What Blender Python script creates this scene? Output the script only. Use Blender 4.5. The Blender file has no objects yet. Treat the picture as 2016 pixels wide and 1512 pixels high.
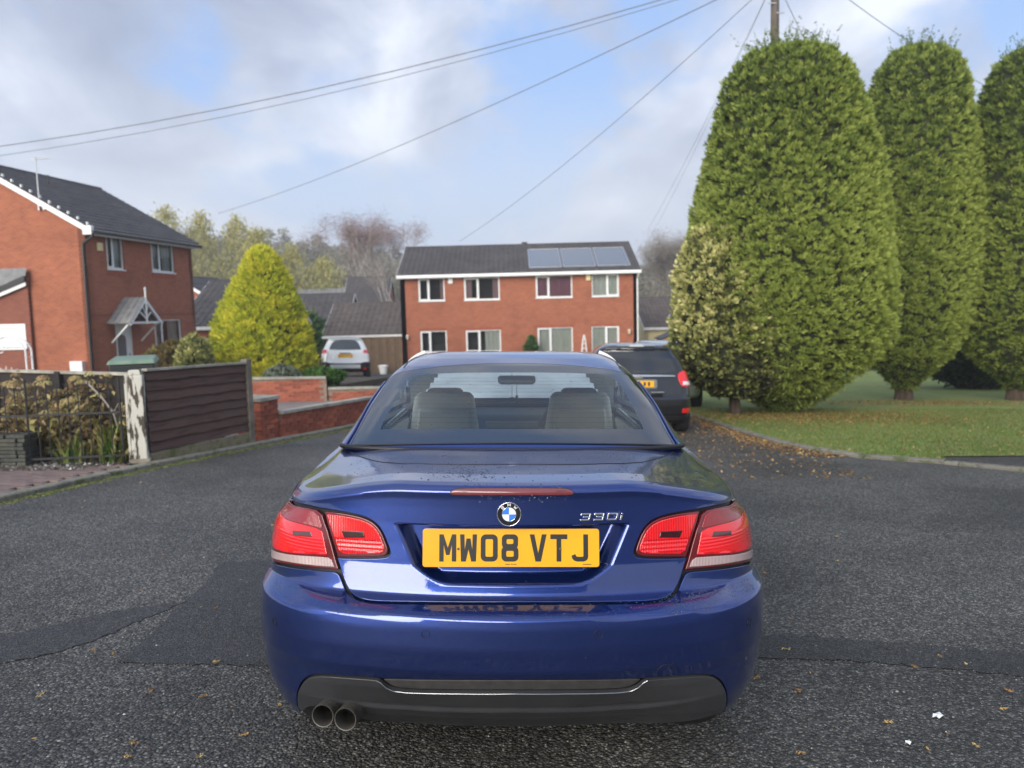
import bpy, math, random
import numpy as np
from mathutils import Vector, Matrix
from mathutils.geometry import delaunay_2d_cdt

scene = bpy.context.scene
C = scene.collection
random.seed(7)
rng = np.random.default_rng(7)

# ------------------------------------------------------------------ camera
# x right, y away from the camera, z up. The street falls away 5 % to the north and 2.5 % to the east.
def unit(v):
    v = np.array(v, float); return v/np.linalg.norm(v)
NR = unit((.0249688, .05086662, .99839328))          # road normal
CAM_Z = 1.3922
def ground(x, y):
    """height of the sloping street; it levels out beyond the houses"""
    x = np.clip(x, -22, 22); yy = np.where(y < 42, y, 42+14*(1-np.exp(-(np.maximum(y, 42)-42)/14)))
    return -(NR[0]*x+NR[1]*yy)/NR[2]
def gz(x, y): return float(ground(np.float64(x), np.float64(y)))
cam_d = bpy.data.cameras.new('camera'); cam = bpy.data.objects.new('camera', cam_d); C.objects.link(cam)
RW = np.array([[0.99968765, 0.02499219, 0], [-0.00235056, 0.09402235, -0.99556731], [-0.02488141, 0.99525634, 0.09405172]])
cam.matrix_world = Matrix(((*RW[0], 0), (*RW[1], 0), (*RW[2], CAM_Z), (0, 0, 0, 1)))
cam_d.sensor_width = 36; cam_d.lens = 27.196; cam_d.clip_start = .05; cam_d.clip_end = 3000
cam_d.dof.use_dof = True; cam_d.dof.focus_distance = 2.55; cam_d.dof.aperture_fstop = 3.4
scene.camera = cam
# car / road frame
_F = -RW[:, 2]; _F = unit(_F-np.dot(_F, NR)*NR)
ROAD = Matrix.Translation(Vector((0, 0, CAM_Z))-Vector(NR)*1.39) @ Matrix(((*np.cross(_F, NR), 0), (*_F, 0), (*NR, 0), (0, 0, 0, 1))).transposed()

# ------------------------------------------------------------------ sky, sun, exposure
SUN_EL, SUN_AZ = 20.0, 205.0      # behind the camera to the left (compass bearing, north = +y)
world = bpy.data.worlds.new('World'); scene.world = world; world.use_nodes = True
nt = world.node_tree; nt.nodes.clear()
def N(nt, kind, **kw):
    n = nt.nodes.new(kind)
    for k, v in kw.items():
        if k in n.inputs: n.inputs[k].default_value = v
        else: setattr(n, k, v)
    return n
def LK(nt, a, b): nt.links.new(a, b)
out = N(nt, 'ShaderNodeOutputWorld'); bg = N(nt, 'ShaderNodeBackground')
sky = N(nt, 'ShaderNodeTexSky', sky_type='NISHITA', sun_disc=False, sun_elevation=math.radians(SUN_EL), sun_rotation=math.radians(SUN_AZ), air_density=1.2, dust_density=2.0, ozone_density=2.0)
tc = N(nt, 'ShaderNodeTexCoord'); sep = N(nt, 'ShaderNodeSeparateXYZ'); LK(nt, tc.outputs['Generated'], sep.inputs[0])
zz = N(nt, 'ShaderNodeMath', operation='MAXIMUM'); LK(nt, sep.outputs[2], zz.inputs[0]); zz.inputs[1].default_value = 0
za = N(nt, 'ShaderNodeMath', operation='ADD'); LK(nt, zz.outputs[0], za.inputs[0]); za.inputs[1].default_value = .42
dx = N(nt, 'ShaderNodeMath', operation='DIVIDE'); LK(nt, sep.outputs[0], dx.inputs[0]); LK(nt, za.outputs[0], dx.inputs[1])
dy = N(nt, 'ShaderNodeMath', operation='DIVIDE'); LK(nt, sep.outputs[1], dy.inputs[0]); LK(nt, za.outputs[0], dy.inputs[1])
cmb = N(nt, 'ShaderNodeCombineXYZ'); LK(nt, dx.outputs[0], cmb.inputs[0]); LK(nt, dy.outputs[0], cmb.inputs[1])
mp = N(nt, 'ShaderNodeMapping'); LK(nt, cmb.outputs[0], mp.inputs[0]); mp.inputs['Location'].default_value = (3.4, 1.3, 0); mp.inputs['Scale'].default_value = (1, .8, 1)
def ramp(nt, fac, stops, interp='EASE'):
    r = nt.nodes.new('ShaderNodeValToRGB'); r.color_ramp.interpolation = interp
    while len(r.color_ramp.elements) < len(stops): r.color_ramp.elements.new(.5)
    for e, (p, c) in zip(r.color_ramp.elements, stops): e.position = p; e.color = (*c, 1) if len(c) == 3 else c
    LK(nt, fac, r.inputs[0]); return r
n1 = N(nt, 'ShaderNodeTexNoise', Scale=2.1, Detail=8.0, Roughness=.56, Distortion=.35); LK(nt, mp.outputs[0], n1.inputs['Vector'])
n2 = N(nt, 'ShaderNodeTexNoise', Scale=3.0, Detail=8.0, Roughness=.55, Distortion=.4); LK(nt, mp.outputs[0], n2.inputs['Vector'])
cover = ramp(nt, n1.outputs[0], [(.385, (0, 0, 0)), (.53, (.92, .92, .92))])
ccol = ramp(nt, n2.outputs[0], [(.28, (.27, .31, .40)), (.43, (.36, .40, .50)), (.55, (.49, .53, .62)), (.70, (.70, .73, .80))], 'LINEAR')
skm = N(nt, 'ShaderNodeVectorMath', operation='SCALE'); LK(nt, sky.outputs[0], skm.inputs[0]); skm.inputs['Scale'].default_value = .085
blue = N(nt, 'ShaderNodeMixRGB', blend_type='MIX'); blue.inputs[0].default_value = .62; LK(nt, skm.outputs[0], blue.inputs[1]); blue.inputs[2].default_value = (.30, .46, .82, 1)
mix = N(nt, 'ShaderNodeMixRGB'); LK(nt, cover.outputs[0], mix.inputs[0]); LK(nt, blue.outputs[0], mix.inputs[1]); LK(nt, ccol.outputs[0], mix.inputs[2])
# low cloud bank near the horizon
hz = ramp(nt, sep.outputs[2], [(0.0, (.85, .85, .85)), (.12, (.55, .55, .55)), (.30, (0, 0, 0))])
mix2 = N(nt, 'ShaderNodeMixRGB'); LK(nt, hz.outputs[0], mix2.inputs[0]); LK(nt, mix.outputs[0], mix2.inputs[1]); mix2.inputs[2].default_value = (.52, .565, .63, 1)
LK(nt, mix2.outputs[0], bg.inputs[0]); bg.inputs[1].default_value = .72; LK(nt, bg.outputs[0], out.inputs[0])
sun_d = bpy.data.lights.new('sun', 'SUN'); sun = bpy.data.objects.new('sun', sun_d); C.objects.link(sun)
sun_d.energy = 2.3; sun_d.angle = math.radians(48); sun_d.color = (1, .94, .85)
_az, _el = math.radians(SUN_AZ), math.radians(SUN_EL)
sun.rotation_euler = Vector((math.sin(_az)*math.cos(_el), math.cos(_az)*math.cos(_el), math.sin(_el))).to_track_quat('Z', 'Y').to_euler()
vs = scene.view_settings; vs.view_transform = 'Standard'; vs.look = 'None'; vs.exposure = 1.12; vs.gamma = 1; vs.use_curve_mapping = False
scene.cycles.volume_bounces = 0; scene.cycles.volume_step_rate = 8; scene.cycles.max_bounces = 8; scene.cycles.transparent_max_bounces = 12; scene.cycles.caustics_reflective = False; scene.cycles.caustics_refractive = False

# ------------------------------------------------------------------ helpers
def tag(o, label=None, cat=None, group=None, kind=None):
    if label: o['label'] = label
    if cat: o['category'] = cat
    if group: o['group'] = group
    if kind: o['kind'] = kind
    return o
def empty(name, loc=(0, 0, 0), rz=0, label=None, cat=None, group=None, mat=None, parent=None):
    o = bpy.data.objects.new(name, None); C.objects.link(o); o.empty_display_size = .3
    if mat is not None: o.matrix_world = mat
    else: o.location = loc; o.rotation_euler = (0, 0, rz)
    if parent is not None: o.parent = parent
    return tag(o, label, cat, group)
def npmesh(name, V, quads=None, tris=None, mat=None, parent=None, smooth=False, attr=None, normals=None, link=True):
    V = np.asarray(V, np.float32); me = bpy.data.meshes.new(name)
    q = np.zeros((0, 4), np.int32) if quads is None else np.asarray(quads, np.int32).reshape(-1, 4)
    t = np.zeros((0, 3), np.int32) if tris is None else np.asarray(tris, np.int32).reshape(-1, 3)
    me.vertices.add(len(V)); me.vertices.foreach_set('co', V.ravel())
    nl = q.size+t.size; me.loops.add(nl); me.loops.foreach_set('vertex_index', np.r_[q.ravel(), t.ravel()])
    me.polygons.add(len(q)+len(t)); ls = np.r_[np.arange(len(q))*4, len(q)*4+np.arange(len(t))*3].astype(np.int32)
    me.polygons.foreach_set('loop_start', ls)
    if smooth: me.polygons.foreach_set('use_smooth', np.ones(len(q)+len(t), bool))
    me.update(calc_edges=True)
    if attr is not None:
        a = me.attributes.new('tint', 'FLOAT', 'POINT'); a.data.foreach_set('value', np.asarray(attr, np.float32))
    if normals is not None: me.normals_split_custom_set_from_vertices([tuple(n) for n in normals])
    for m in (mat if isinstance(mat, (list, tuple)) else [mat]):
        if m is not None: me.materials.append(m)
    if not link: return me
    o = bpy.data.objects.new(name, me); C.objects.link(o)
    if parent is not None: o.parent = parent
    return o
def inst(name, me, parent=None, loc=(0, 0, 0), rot=(0, 0, 0), scale=(1, 1, 1)):
    o = bpy.data.objects.new(name, me); C.objects.link(o); o.location = loc; o.rotation_euler = rot; o.scale = scale
    if parent is not None: o.parent = parent
    return o
class MB:
    """collects boxes, bars, tubes and polygons into one mesh"""
    def __init__(s): s.v = []; s.f = []
    def add(s, V, F):
        k = len(s.v); s.v += [tuple(v) for v in V]; s.f += [tuple(i+k for i in f) for f in F]; return s
    def box(s, x0, x1, y0, y1, z0, z1):
        V = [(x, y, z) for z in (z0, z1) for y in (y0, y1) for x in (x0, x1)]
        return s.add(V, [(0, 2, 3, 1), (4, 5, 7, 6), (0, 1, 5, 4), (2, 6, 7, 3), (0, 4, 6, 2), (1, 3, 7, 5)])
    def bar(s, p, q, w, d, up=(0, 0, 1)):
        p, q = Vector(p), Vector(q); a = (q-p).normalized(); u = Vector(up)
        b = a.cross(u).normalized()*(w/2); c = a.cross(b).normalized()*(d/2)
        V = [e+sb*b+sc*c for e in (p, q) for sb, sc in ((-1, -1), (1, -1), (1, 1), (-1, 1))]
        return s.add(V, [(0, 1, 2, 3), (7, 6, 5, 4), (0, 4, 5, 1), (1, 5, 6, 2), (2, 6, 7, 3), (3, 7, 4, 0)])
    def tube(s, pts, r, n=8, cap=True, r1=None):
        pts = [Vector(p) for p in pts]; V = []; m = len(pts)
        prev = None
        for i, p in enumerate(pts):
            a = (pts[min(i+1, m-1)]-pts[max(i-1, 0)]).normalized()
            if prev is None: b = a.cross(Vector((0, 0, 1)) if abs(a.z) < .9 else Vector((1, 0, 0))).normalized()
            else: b = (prev-a*prev.dot(a)).normalized()
            prev = b; c = a.cross(b); rr = r if r1 is None else r+(r1-r)*i/(m-1)
            if isinstance(r, (list, tuple)): rr = r[i]
            V += [p+b*math.cos(2*math.pi*k/n)*rr+c*math.sin(2*math.pi*k/n)*rr for k in range(n)]
        F = [(i*n+k, i*n+(k+1) % n, (i+1)*n+(k+1) % n, (i+1)*n+k) for i in range(m-1) for k in range(n)]
        if cap: F += [tuple(range(n-1, -1, -1)), tuple(range((m-1)*n, m*n))]
        return s.add(V, F)
    def lathe(s, prof, n=20, axis='z', c=(0, 0, 0)):
        V = []
        for r, h in prof:
            for k in range(n):
                a = 2*math.pi*k/n; x, y = r*math.cos(a), r*math.sin(a)
                V.append((c[0]+x, c[1]+y, c[2]+h) if axis == 'z' else (c[0]+h, c[1]+x, c[2]+y) if axis == 'x' else (c[0]+x, c[1]+h, c[2]+y))
        return s.add(V, [(i*n+k, i*n+(k+1) % n, (i+1)*n+(k+1) % n, (i+1)*n+k) for i in range(len(prof)-1) for k in range(n)])
    def prism(s, poly, p0, p1, cap=True):
        """poly: 3-D points of one end; swept from offset p0 to p1"""
        n = len(poly); V = [Vector(p)+Vector(p0) for p in poly]+[Vector(p)+Vector(p1) for p in poly]
        F = [(k, (k+1) % n, (k+1) % n+n, k+n) for k in range(n)]
        if cap: F += [tuple(range(n-1, -1, -1)), tuple(range(n, 2*n))]
        return s.add(V, F)
    def build(s, name, mat, parent=None, smooth=False, bevel=0, seg=2, angle=35, loc=None, mesh_only=False):
        me = bpy.data.meshes.new(name); me.from_pydata(s.v, [], s.f)
        for m in (mat if isinstance(mat, (list, tuple)) else [mat]): me.materials.append(m)
        if smooth:
            me.polygons.foreach_set('use_smooth', np.ones(len(me.polygons), bool)); me.set_sharp_from_angle(angle=math.radians(angle))
        me.update()
        if mesh_only: return me
        o = bpy.data.objects.new(name, me); C.objects.link(o)
        if parent is not None: o.parent = parent
        if loc: o.location = loc
        if bevel:
            b = o.modifiers.new('edge', 'BEVEL'); b.width = bevel; b.segments = seg; b.limit_method = 'ANGLE'; b.angle_limit = math.radians(30)
        return o

# ------------------------------------------------------------------ materials
def P(name, col, rough=.6, metal=0., coat=0., spec=.5, **kw):
    m = bpy.data.materials.new(name); m.use_nodes = True; b = m.node_tree.nodes['Principled BSDF']
    b.inputs['Base Color'].default_value = (*col, 1); b.inputs['Roughness'].default_value = rough; b.inputs['Metallic'].default_value = metal
    b.inputs['Coat Weight'].default_value = coat; b.inputs['Coat Roughness'].default_value = .03; b.inputs['Specular IOR Level'].default_value = spec
    for k, v in kw.items(): b.inputs[k.replace('_', ' ')].default_value = v
    return m
def PN(name, c1, c2, scale=4., rough=.7, detail=6., bump=0., bscale=None, bdist=.01, lo=.35, hi=.65, stretch=(1, 1, 1), metal=0., coat=0., spec=.5, c3=None, big=None):
    """principled material whose colour wanders between two or three tones, with fine relief"""
    m = P(name, c1, rough, metal, coat, spec); t = m.node_tree; b = t.nodes['Principled BSDF']
    tc = N(t, 'ShaderNodeTexCoord'); mp = N(t, 'ShaderNodeMapping'); mp.inputs['Scale'].default_value = stretch; LK(t, tc.outputs['Object'], mp.inputs[0])
    n = N(t, 'ShaderNodeTexNoise', Scale=scale, Detail=detail, Roughness=.6); LK(t, mp.outputs[0], n.inputs['Vector'])
    st = [(lo, c1), (hi, c2)] if c3 is None else [(lo, c1), ((lo+hi)/2, c2), (hi, c3)]
    r = ramp(t, n.outputs[0], st, 'LINEAR'); col = r.outputs[0]
    if big:
        n3 = N(t, 'ShaderNodeTexNoise', Scale=big[0], Detail=4.0); LK(t, mp.outputs[0], n3.inputs['Vector'])
        r3 = ramp(t, n3.outputs[0], [(.3, (big[1],)*3), (.7, (1, 1, 1))]); mx = N(t, 'ShaderNodeMixRGB', blend_type='MULTIPLY'); mx.inputs[0].default_value = 1
        LK(t, col, mx.inputs[1]); LK(t, r3.outputs[0], mx.inputs[2]); col = mx.outputs[0]
    LK(t, col, b.inputs['Base Color'])
    if bump:
        n2 = N(t, 'ShaderNodeTexNoise', Scale=bscale or scale*6, Detail=5.0); LK(t, mp.outputs[0], n2.inputs['Vector'])
        bp = N(t, 'ShaderNodeBump', Strength=bump, Distance=bdist); LK(t, n2.outputs[0], bp.inputs['Height']); LK(t, bp.outputs[0], b.inputs['Normal'])
    return m
def brick_mat(name, c1, c2, mortar, big=.78):
    m = P(name, c1, .88); t = m.node_tree; b = t.nodes['Principled BSDF']; tc = N(t, 'ShaderNodeTexCoord'); sp = N(t, 'ShaderNodeSeparateXYZ'); cb = N(t, 'ShaderNodeCombineXYZ')
    LK(t, tc.outputs['Object'], sp.inputs[0]); LK(t, sp.outputs[0], cb.inputs[0]); LK(t, sp.outputs[2], cb.inputs[1])
    br = N(t, 'ShaderNodeTexBrick', Scale=1.0); br.inputs['Color1'].default_value = (*c1, 1); br.inputs['Color2'].default_value = (*c2, 1); br.inputs['Mortar'].default_value = (*mortar, 1)
    br.inputs['Mortar Size'].default_value = .006; br.inputs['Mortar Smooth'].default_value = .3; br.inputs['Bias'].default_value = -.1
    br.inputs['Brick Width'].default_value = .225; br.inputs['Row Height'].default_value = .075; LK(t, cb.outputs[0], br.inputs['Vector'])
    n = N(t, 'ShaderNodeTexNoise', Scale=.8, Detail=8.0, Roughness=.65); LK(t, tc.outputs['Object'], n.inputs['Vector'])
    r = ramp(t, n.outputs[0], [(.3, (big, big*.97, big*.95)), (.55, (1, 1, 1)), (.72, (1.18, 1.15, 1.12))])
    mx = N(t, 'ShaderNodeMixRGB', blend_type='MULTIPLY'); mx.inputs[0].default_value = 1; LK(t, br.outputs[0], mx.inputs[1]); LK(t, r.outputs[0], mx.inputs[2])
    LK(t, mx.outputs[0], b.inputs['Base Color']); bp = N(t, 'ShaderNodeBump', Strength=.6, Distance=.006); bp.invert = True; LK(t, br.outputs['Fac'], bp.inputs['Height']); LK(t, bp.outputs[0], b.inputs['Normal'])
    return m
def leaf_mat(name, stops, rough=.55, trans=.25):
    """leaf colour follows the 'tint' stored on each spray (sprays of one plant differ in colour)"""
    m = P(name, stops[0][1], rough); t = m.node_tree; b = t.nodes['Principled BSDF']; a = N(t, 'ShaderNodeAttribute', attribute_name='tint')
    r = ramp(t, a.outputs['Fac'], stops, 'LINEAR'); LK(t, r.outputs[0], b.inputs['Base Color']); b.inputs['Specular IOR Level'].default_value = .25
    tr = N(t, 'ShaderNodeBsdfTranslucent'); LK(t, r.outputs[0], tr.inputs[0]); mx = N(t, 'ShaderNodeMixShader'); mx.inputs[0].default_value = trans
    o = t.nodes['Material Output']; LK(t, b.outputs[0], mx.inputs[1]); LK(t, tr.outputs[0], mx.inputs[2]); LK(t, mx.outputs[0], o.inputs[0])
    return m
def glass_mat(name, tint, gloss_rough=.02, ior=1.5):
    m = bpy.data.materials.new(name); m.use_nodes = True; t = m.node_tree; t.nodes.clear(); o = N(t, 'ShaderNodeOutputMaterial')
    tr = N(t, 'ShaderNodeBsdfTransparent'); tr.inputs[0].default_value = (*tint, 1); g = N(t, 'ShaderNodeBsdfGlossy', Roughness=gloss_rough)
    fr = N(t, 'ShaderNodeFresnel', IOR=ior); mx = N(t, 'ShaderNodeMixShader'); LK(t, fr.outputs[0], mx.inputs[0]); LK(t, tr.outputs[0], mx.inputs[1]); LK(t, g.outputs[0], mx.inputs[2]); LK(t, mx.outputs[0], o.inputs[0])
    return m
M = {}
M['white'] = PN('white_plastic', (.84, .85, .84), (.74, .75, .74), 2.5, .4)
M['cream'] = P('cream_plastic', (.75, .66, .36), .5)
M['black_plastic'] = P('black_plastic', (.018, .018, .02), .45)
M['gutter'] = P('black_gutter', (.02, .022, .024), .35)
M['brick'] = brick_mat('red_brick', (.37, .112, .052), (.28, .078, .040), (.38, .21, .14))
M['brick_dark'] = brick_mat('brown_brick', (.25, .075, .045), (.20, .060, .040), (.25, .14, .10))
M['lintel'] = PN('soldier_brick', (.36, .10, .05), (.26, .07, .04), 6, .85)
M['tile'] = PN('roof_tile', (.050, .047, .048), (.088, .078, .074), 3, .72, bump=.3, bscale=60, bdist=.004, big=(.6, .7))
M['tile_brown'] = PN('brown_roof_tile', (.085, .068, .058), (.13, .105, .09), 2, .8, big=(.5, .75))
M['tile_grey'] = PN('grey_roof_tile', (.16, .165, .17), (.24, .24, .235), 3, .8)
M['pane'] = P('window_pane', (.02, .025, .03), .05, spec=.6)
M['glass'] = glass_mat('clear_window_glass', (.80, .84, .84))
M['room'] = P('dark_room', (.035, .033, .032), .9)
M['curtain_w'] = PN('net_curtain', (.62, .62, .56), (.42, .43, .38), 5, .9, stretch=(6, 1, .3))
M['curtain_p'] = PN('mauve_curtain', (.30, .13, .17), (.22, .09, .13), 5, .9, stretch=(6, 1, .3))
M['curtain_r'] = PN('pink_curtain', (.40, .25, .26), (.28, .17, .18), 5, .9, stretch=(6, 1, .3))
M['blind'] = PN('white_blind', (.72, .74, .70), (.60, .62, .58), 4, .8, stretch=(.3, 1, 8))
M['concrete'] = PN('weathered_concrete', (.20, .17, .13), (.33, .29, .225), 5, .9, bump=.5, bscale=80, bdist=.006, big=(1.3, .6))
M['coping'] = PN('concrete_coping', (.36, .33, .265), (.52, .49, .41), 6, .9, bump=.4, bscale=70, bdist=.005, big=(2, .65))
M['metal_grey'] = P('galvanised', (.42, .43, .44), .45, .8)

# ------------------------------------------------------------------ car skins
class Surf:
    """a car skin: horizontal plan curves (rear centre -> corner -> side -> front) stacked along a rear profile.
    s = arc length round the plan curve from the rear centre line (signed), t = arc length up the profile"""
    def __init__(self, rows, bow, s_a, s_b, half, sig=.006, droop=None, straight=1.0, warp=0.0, S1=2.0):
        self.S1 = S1
        # rows: z, y_rear, half_width, y_front
        R = np.array(rows, float)
        d = np.r_[0, np.cumsum(np.hypot(np.diff(R[:, 0]), np.diff(R[:, 1])) + .15*np.abs(np.diff(R[:, 2])))]
        self.T = d[-1]
        n = int(self.T/.001)+1
        self.tt = np.linspace(0, self.T, n)
        k = np.exp(-.5*(np.arange(-40, 41)*(self.tt[1]-self.tt[0])/sig)**2); k /= k.sum()
        self.cols = []
        for c in range(4):
            v = np.interp(self.tt, d, R[:, c])
            p = np.r_[v[0]+(v[0]-v[1:41][::-1]), v, v[-1]+(v[-1]-v[-41:-1][::-1])]
            self.cols.append(np.convolve(p, k, 'valid'))
        ss = np.linspace(0, self.S1, int(self.S1*1000)+1)
        u = np.clip((ss-s_a)/(s_b-s_a), 0, 1); sm = u*u*(3-2*u)
        phi = np.radians(bow*np.minimum(ss/s_a, 1)+(87-bow)*sm+3*np.clip((ss-s_b)/(self.S1-s_b), 0, 1))
        g = np.exp(-.5*(np.arange(-60, 61)/25)**2); g /= g.sum()
        phi = np.convolve(np.r_[-phi[1:61][::-1], phi, np.full(60, phi[-1])], g, 'valid')
        self.ss = ss
        X = np.r_[0, np.cumsum(np.cos((phi[1:]+phi[:-1])/2))]*.001
        Y = np.r_[0, np.cumsum(np.sin((phi[1:]+phi[:-1])/2))]*.001
        self.X, self.Y = X*half/X[-1], Y*half/X[-1]
        self.half = half; self.droop = droop; self.L = self.S1*2+straight; self.straight = straight; self.disp = None; self.warp = warp
    def raw(self, s, t):
        s = np.asarray(s, float); t = np.asarray(t, float); a = np.abs(s); sg = np.where(s < 0, -1., 1.)
        if self.warp:
            t = t + self.warp*np.clip(np.interp(a, self.ss, self.X)/.8, 0, 1.1)**2*np.exp(-((t-self.tw)/.07)**2)
        z, yr, w, yf = [np.interp(t, self.tt, c) for c in self.cols]
        k = w/self.half
        S1 = self.S1
        ar = np.clip(a, 0, S1); af = np.clip(self.L-a, 0, S1)
        xr = np.interp(ar, self.ss, self.X)*k; yr_ = yr+np.interp(ar, self.ss, self.Y)
        xf = np.interp(af, self.ss, self.X)*k; yf_ = yf-np.interp(af, self.ss, self.Y)
        m = np.clip((a-S1)/self.straight, 0, 1)
        # keep the rear curve from running past the front one on the short upper rows
        lim = np.maximum(yr+.02, (yr+yf)/2); yr_ = np.minimum(yr_, lim+.0*yr_); yf_ = np.maximum(yf_, lim)
        x = xr*(1-m)+xf*m; y = yr_*(1-m)+yf_*m
        if self.droop is not None: z = z-self.droop(a, t)
        return np.stack([x*sg, y, z], -1)
    def frame(self, s, t, e=.0015):
        du = self.raw(s+e, t)-self.raw(s-e, t); dv = self.raw(s, np.minimum(t+e, self.T))-self.raw(s, np.maximum(t-e, 0))
        n = np.cross(du, dv); l = np.linalg.norm(n, axis=-1, keepdims=True); return n/np.maximum(l, 1e-12)
    def pos(self, s, t, off=0.):
        s = np.asarray(s, float); t = np.asarray(t, float)
        p = self.raw(s, t)
        if self.disp is not None: p = p + self.disp(s, t, p)
        if np.any(np.asarray(off) != 0): p = p+self.frame(s, t)*np.asarray(off)[..., None]
        return p
    def nor(self, s, t, e=.002):
        du = self.pos(s+e, t)-self.pos(s-e, t); dv = self.pos(s, np.minimum(t+e, self.T))-self.pos(s, np.maximum(t-e, 0))
        n = np.cross(du, dv); l = np.linalg.norm(n, axis=-1, keepdims=True); return n/np.maximum(l, 1e-12)
    def t_of_z(self, z): return float(np.interp(z, self.cols[0], self.tt))

def sstep(a, b, x):
    u = np.clip((x-a)/(b-a), 0, 1); return u*u*(3-2*u)

# ---- the convertible: lower body and hard top (car frame: x right, y forward from the rear bumper, z up)
CB = Surf([(.15, .30, .775, 4.3), (.20, .26, .765, 4.35), (.24, .22, .79, 4.4), (.30, .14, .825, 4.45), (.36, .085, .842, 4.5), (.42, .04, .852, 4.55),
           (.485, .01, .856, 4.58), (.55, 0, .857, 4.58), (.61, 0, .857, 4.57), (.641, .004, .856, 4.56), (.655, .035, .854, 4.54), (.676, .095, .851, 4.5),
           (.70, .10, .85, 4.45), (.76, .11, .848, 4.35), (.82, .115, .838, 4.2), (.88, .118, .822, 4.0), (.93, .118, .80, 3.8), (.957, .117, .787, 3.65),
           (.978, .112, .775, 3.55), (.992, .125, .765, 3.5), (1.0, .16, .757, 3.45), (1.006, .25, .742, 3.42), (1.012, .40, .73, 3.4), (1.018, .60, .72, 3.38), (1.02, .83, .712, 3.36)],
          13, .50, 1.28, .885, sig=.0038)
CB.tw = CB.t_of_z(.63); CB.warp = .04
_ta, _tb = CB.t_of_z(.80), CB.t_of_z(.95)
CB.droop = lambda a, t: sstep(.40, 1.0, a)*(.06*sstep(_ta, _tb, t)*(1-.75*sstep(_tb+.15, CB.T, t)))*(1-.7*sstep(1.2, 2.2, a))
def _recess(s, t, p):
    x = np.abs(p[..., 0]); z = p[..., 2]
    xe = .352-.45*np.clip(.875-z, 0, .2)*(1+1.5*np.clip(.76-z, 0, .1)/.1)
    side = sstep(0, 1, (xe-x)/.052)
    v = sstep(.8775, .8735, z)*np.clip((z-.694)/.047, 0, 1) if False else (1-sstep(.8735, .8770, z))*sstep(.703, .731, z)
    rear = (np.abs(s) < .6)&(t < CB.t_of_z(.9))
    lip = .006*np.exp(-((z-.70)/.012)**2)*(1-sstep(.2, .45, x))
    d = np.where(rear, .050*side*v, 0)
    o = np.zeros_like(p)
    under = np.interp(t, CB.tt, CB.cols[1])*(1-sstep(CB.t_of_z(.36), CB.t_of_z(.53), t))
    o[..., 1] = d-.62*under*sstep(.35, .85, np.abs(s)); return o
CB.disp = _recess
CG = Surf([(1.005, .79, .725, 3.42), (1.02, .81, .716, 3.36), (1.06, .885, .692, 3.2), (1.15, 1.065, .652, 2.98), (1.22, 1.22, .616, 2.82), (1.28, 1.37, .586, 2.68), (1.316, 1.475, .556, 2.60),
           (1.33, 1.53, .540, 2.57), (1.352, 1.62, .51, 2.53), (1.371, 1.73, .47, 2.46), (1.3825, 1.84, .41, 2.40), (1.3868, 1.94, .32, 2.35), (1.388, 2.12, .03, 2.24)],
          11, .46, .80, .672, sig=.012, S1=1.2)
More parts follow.
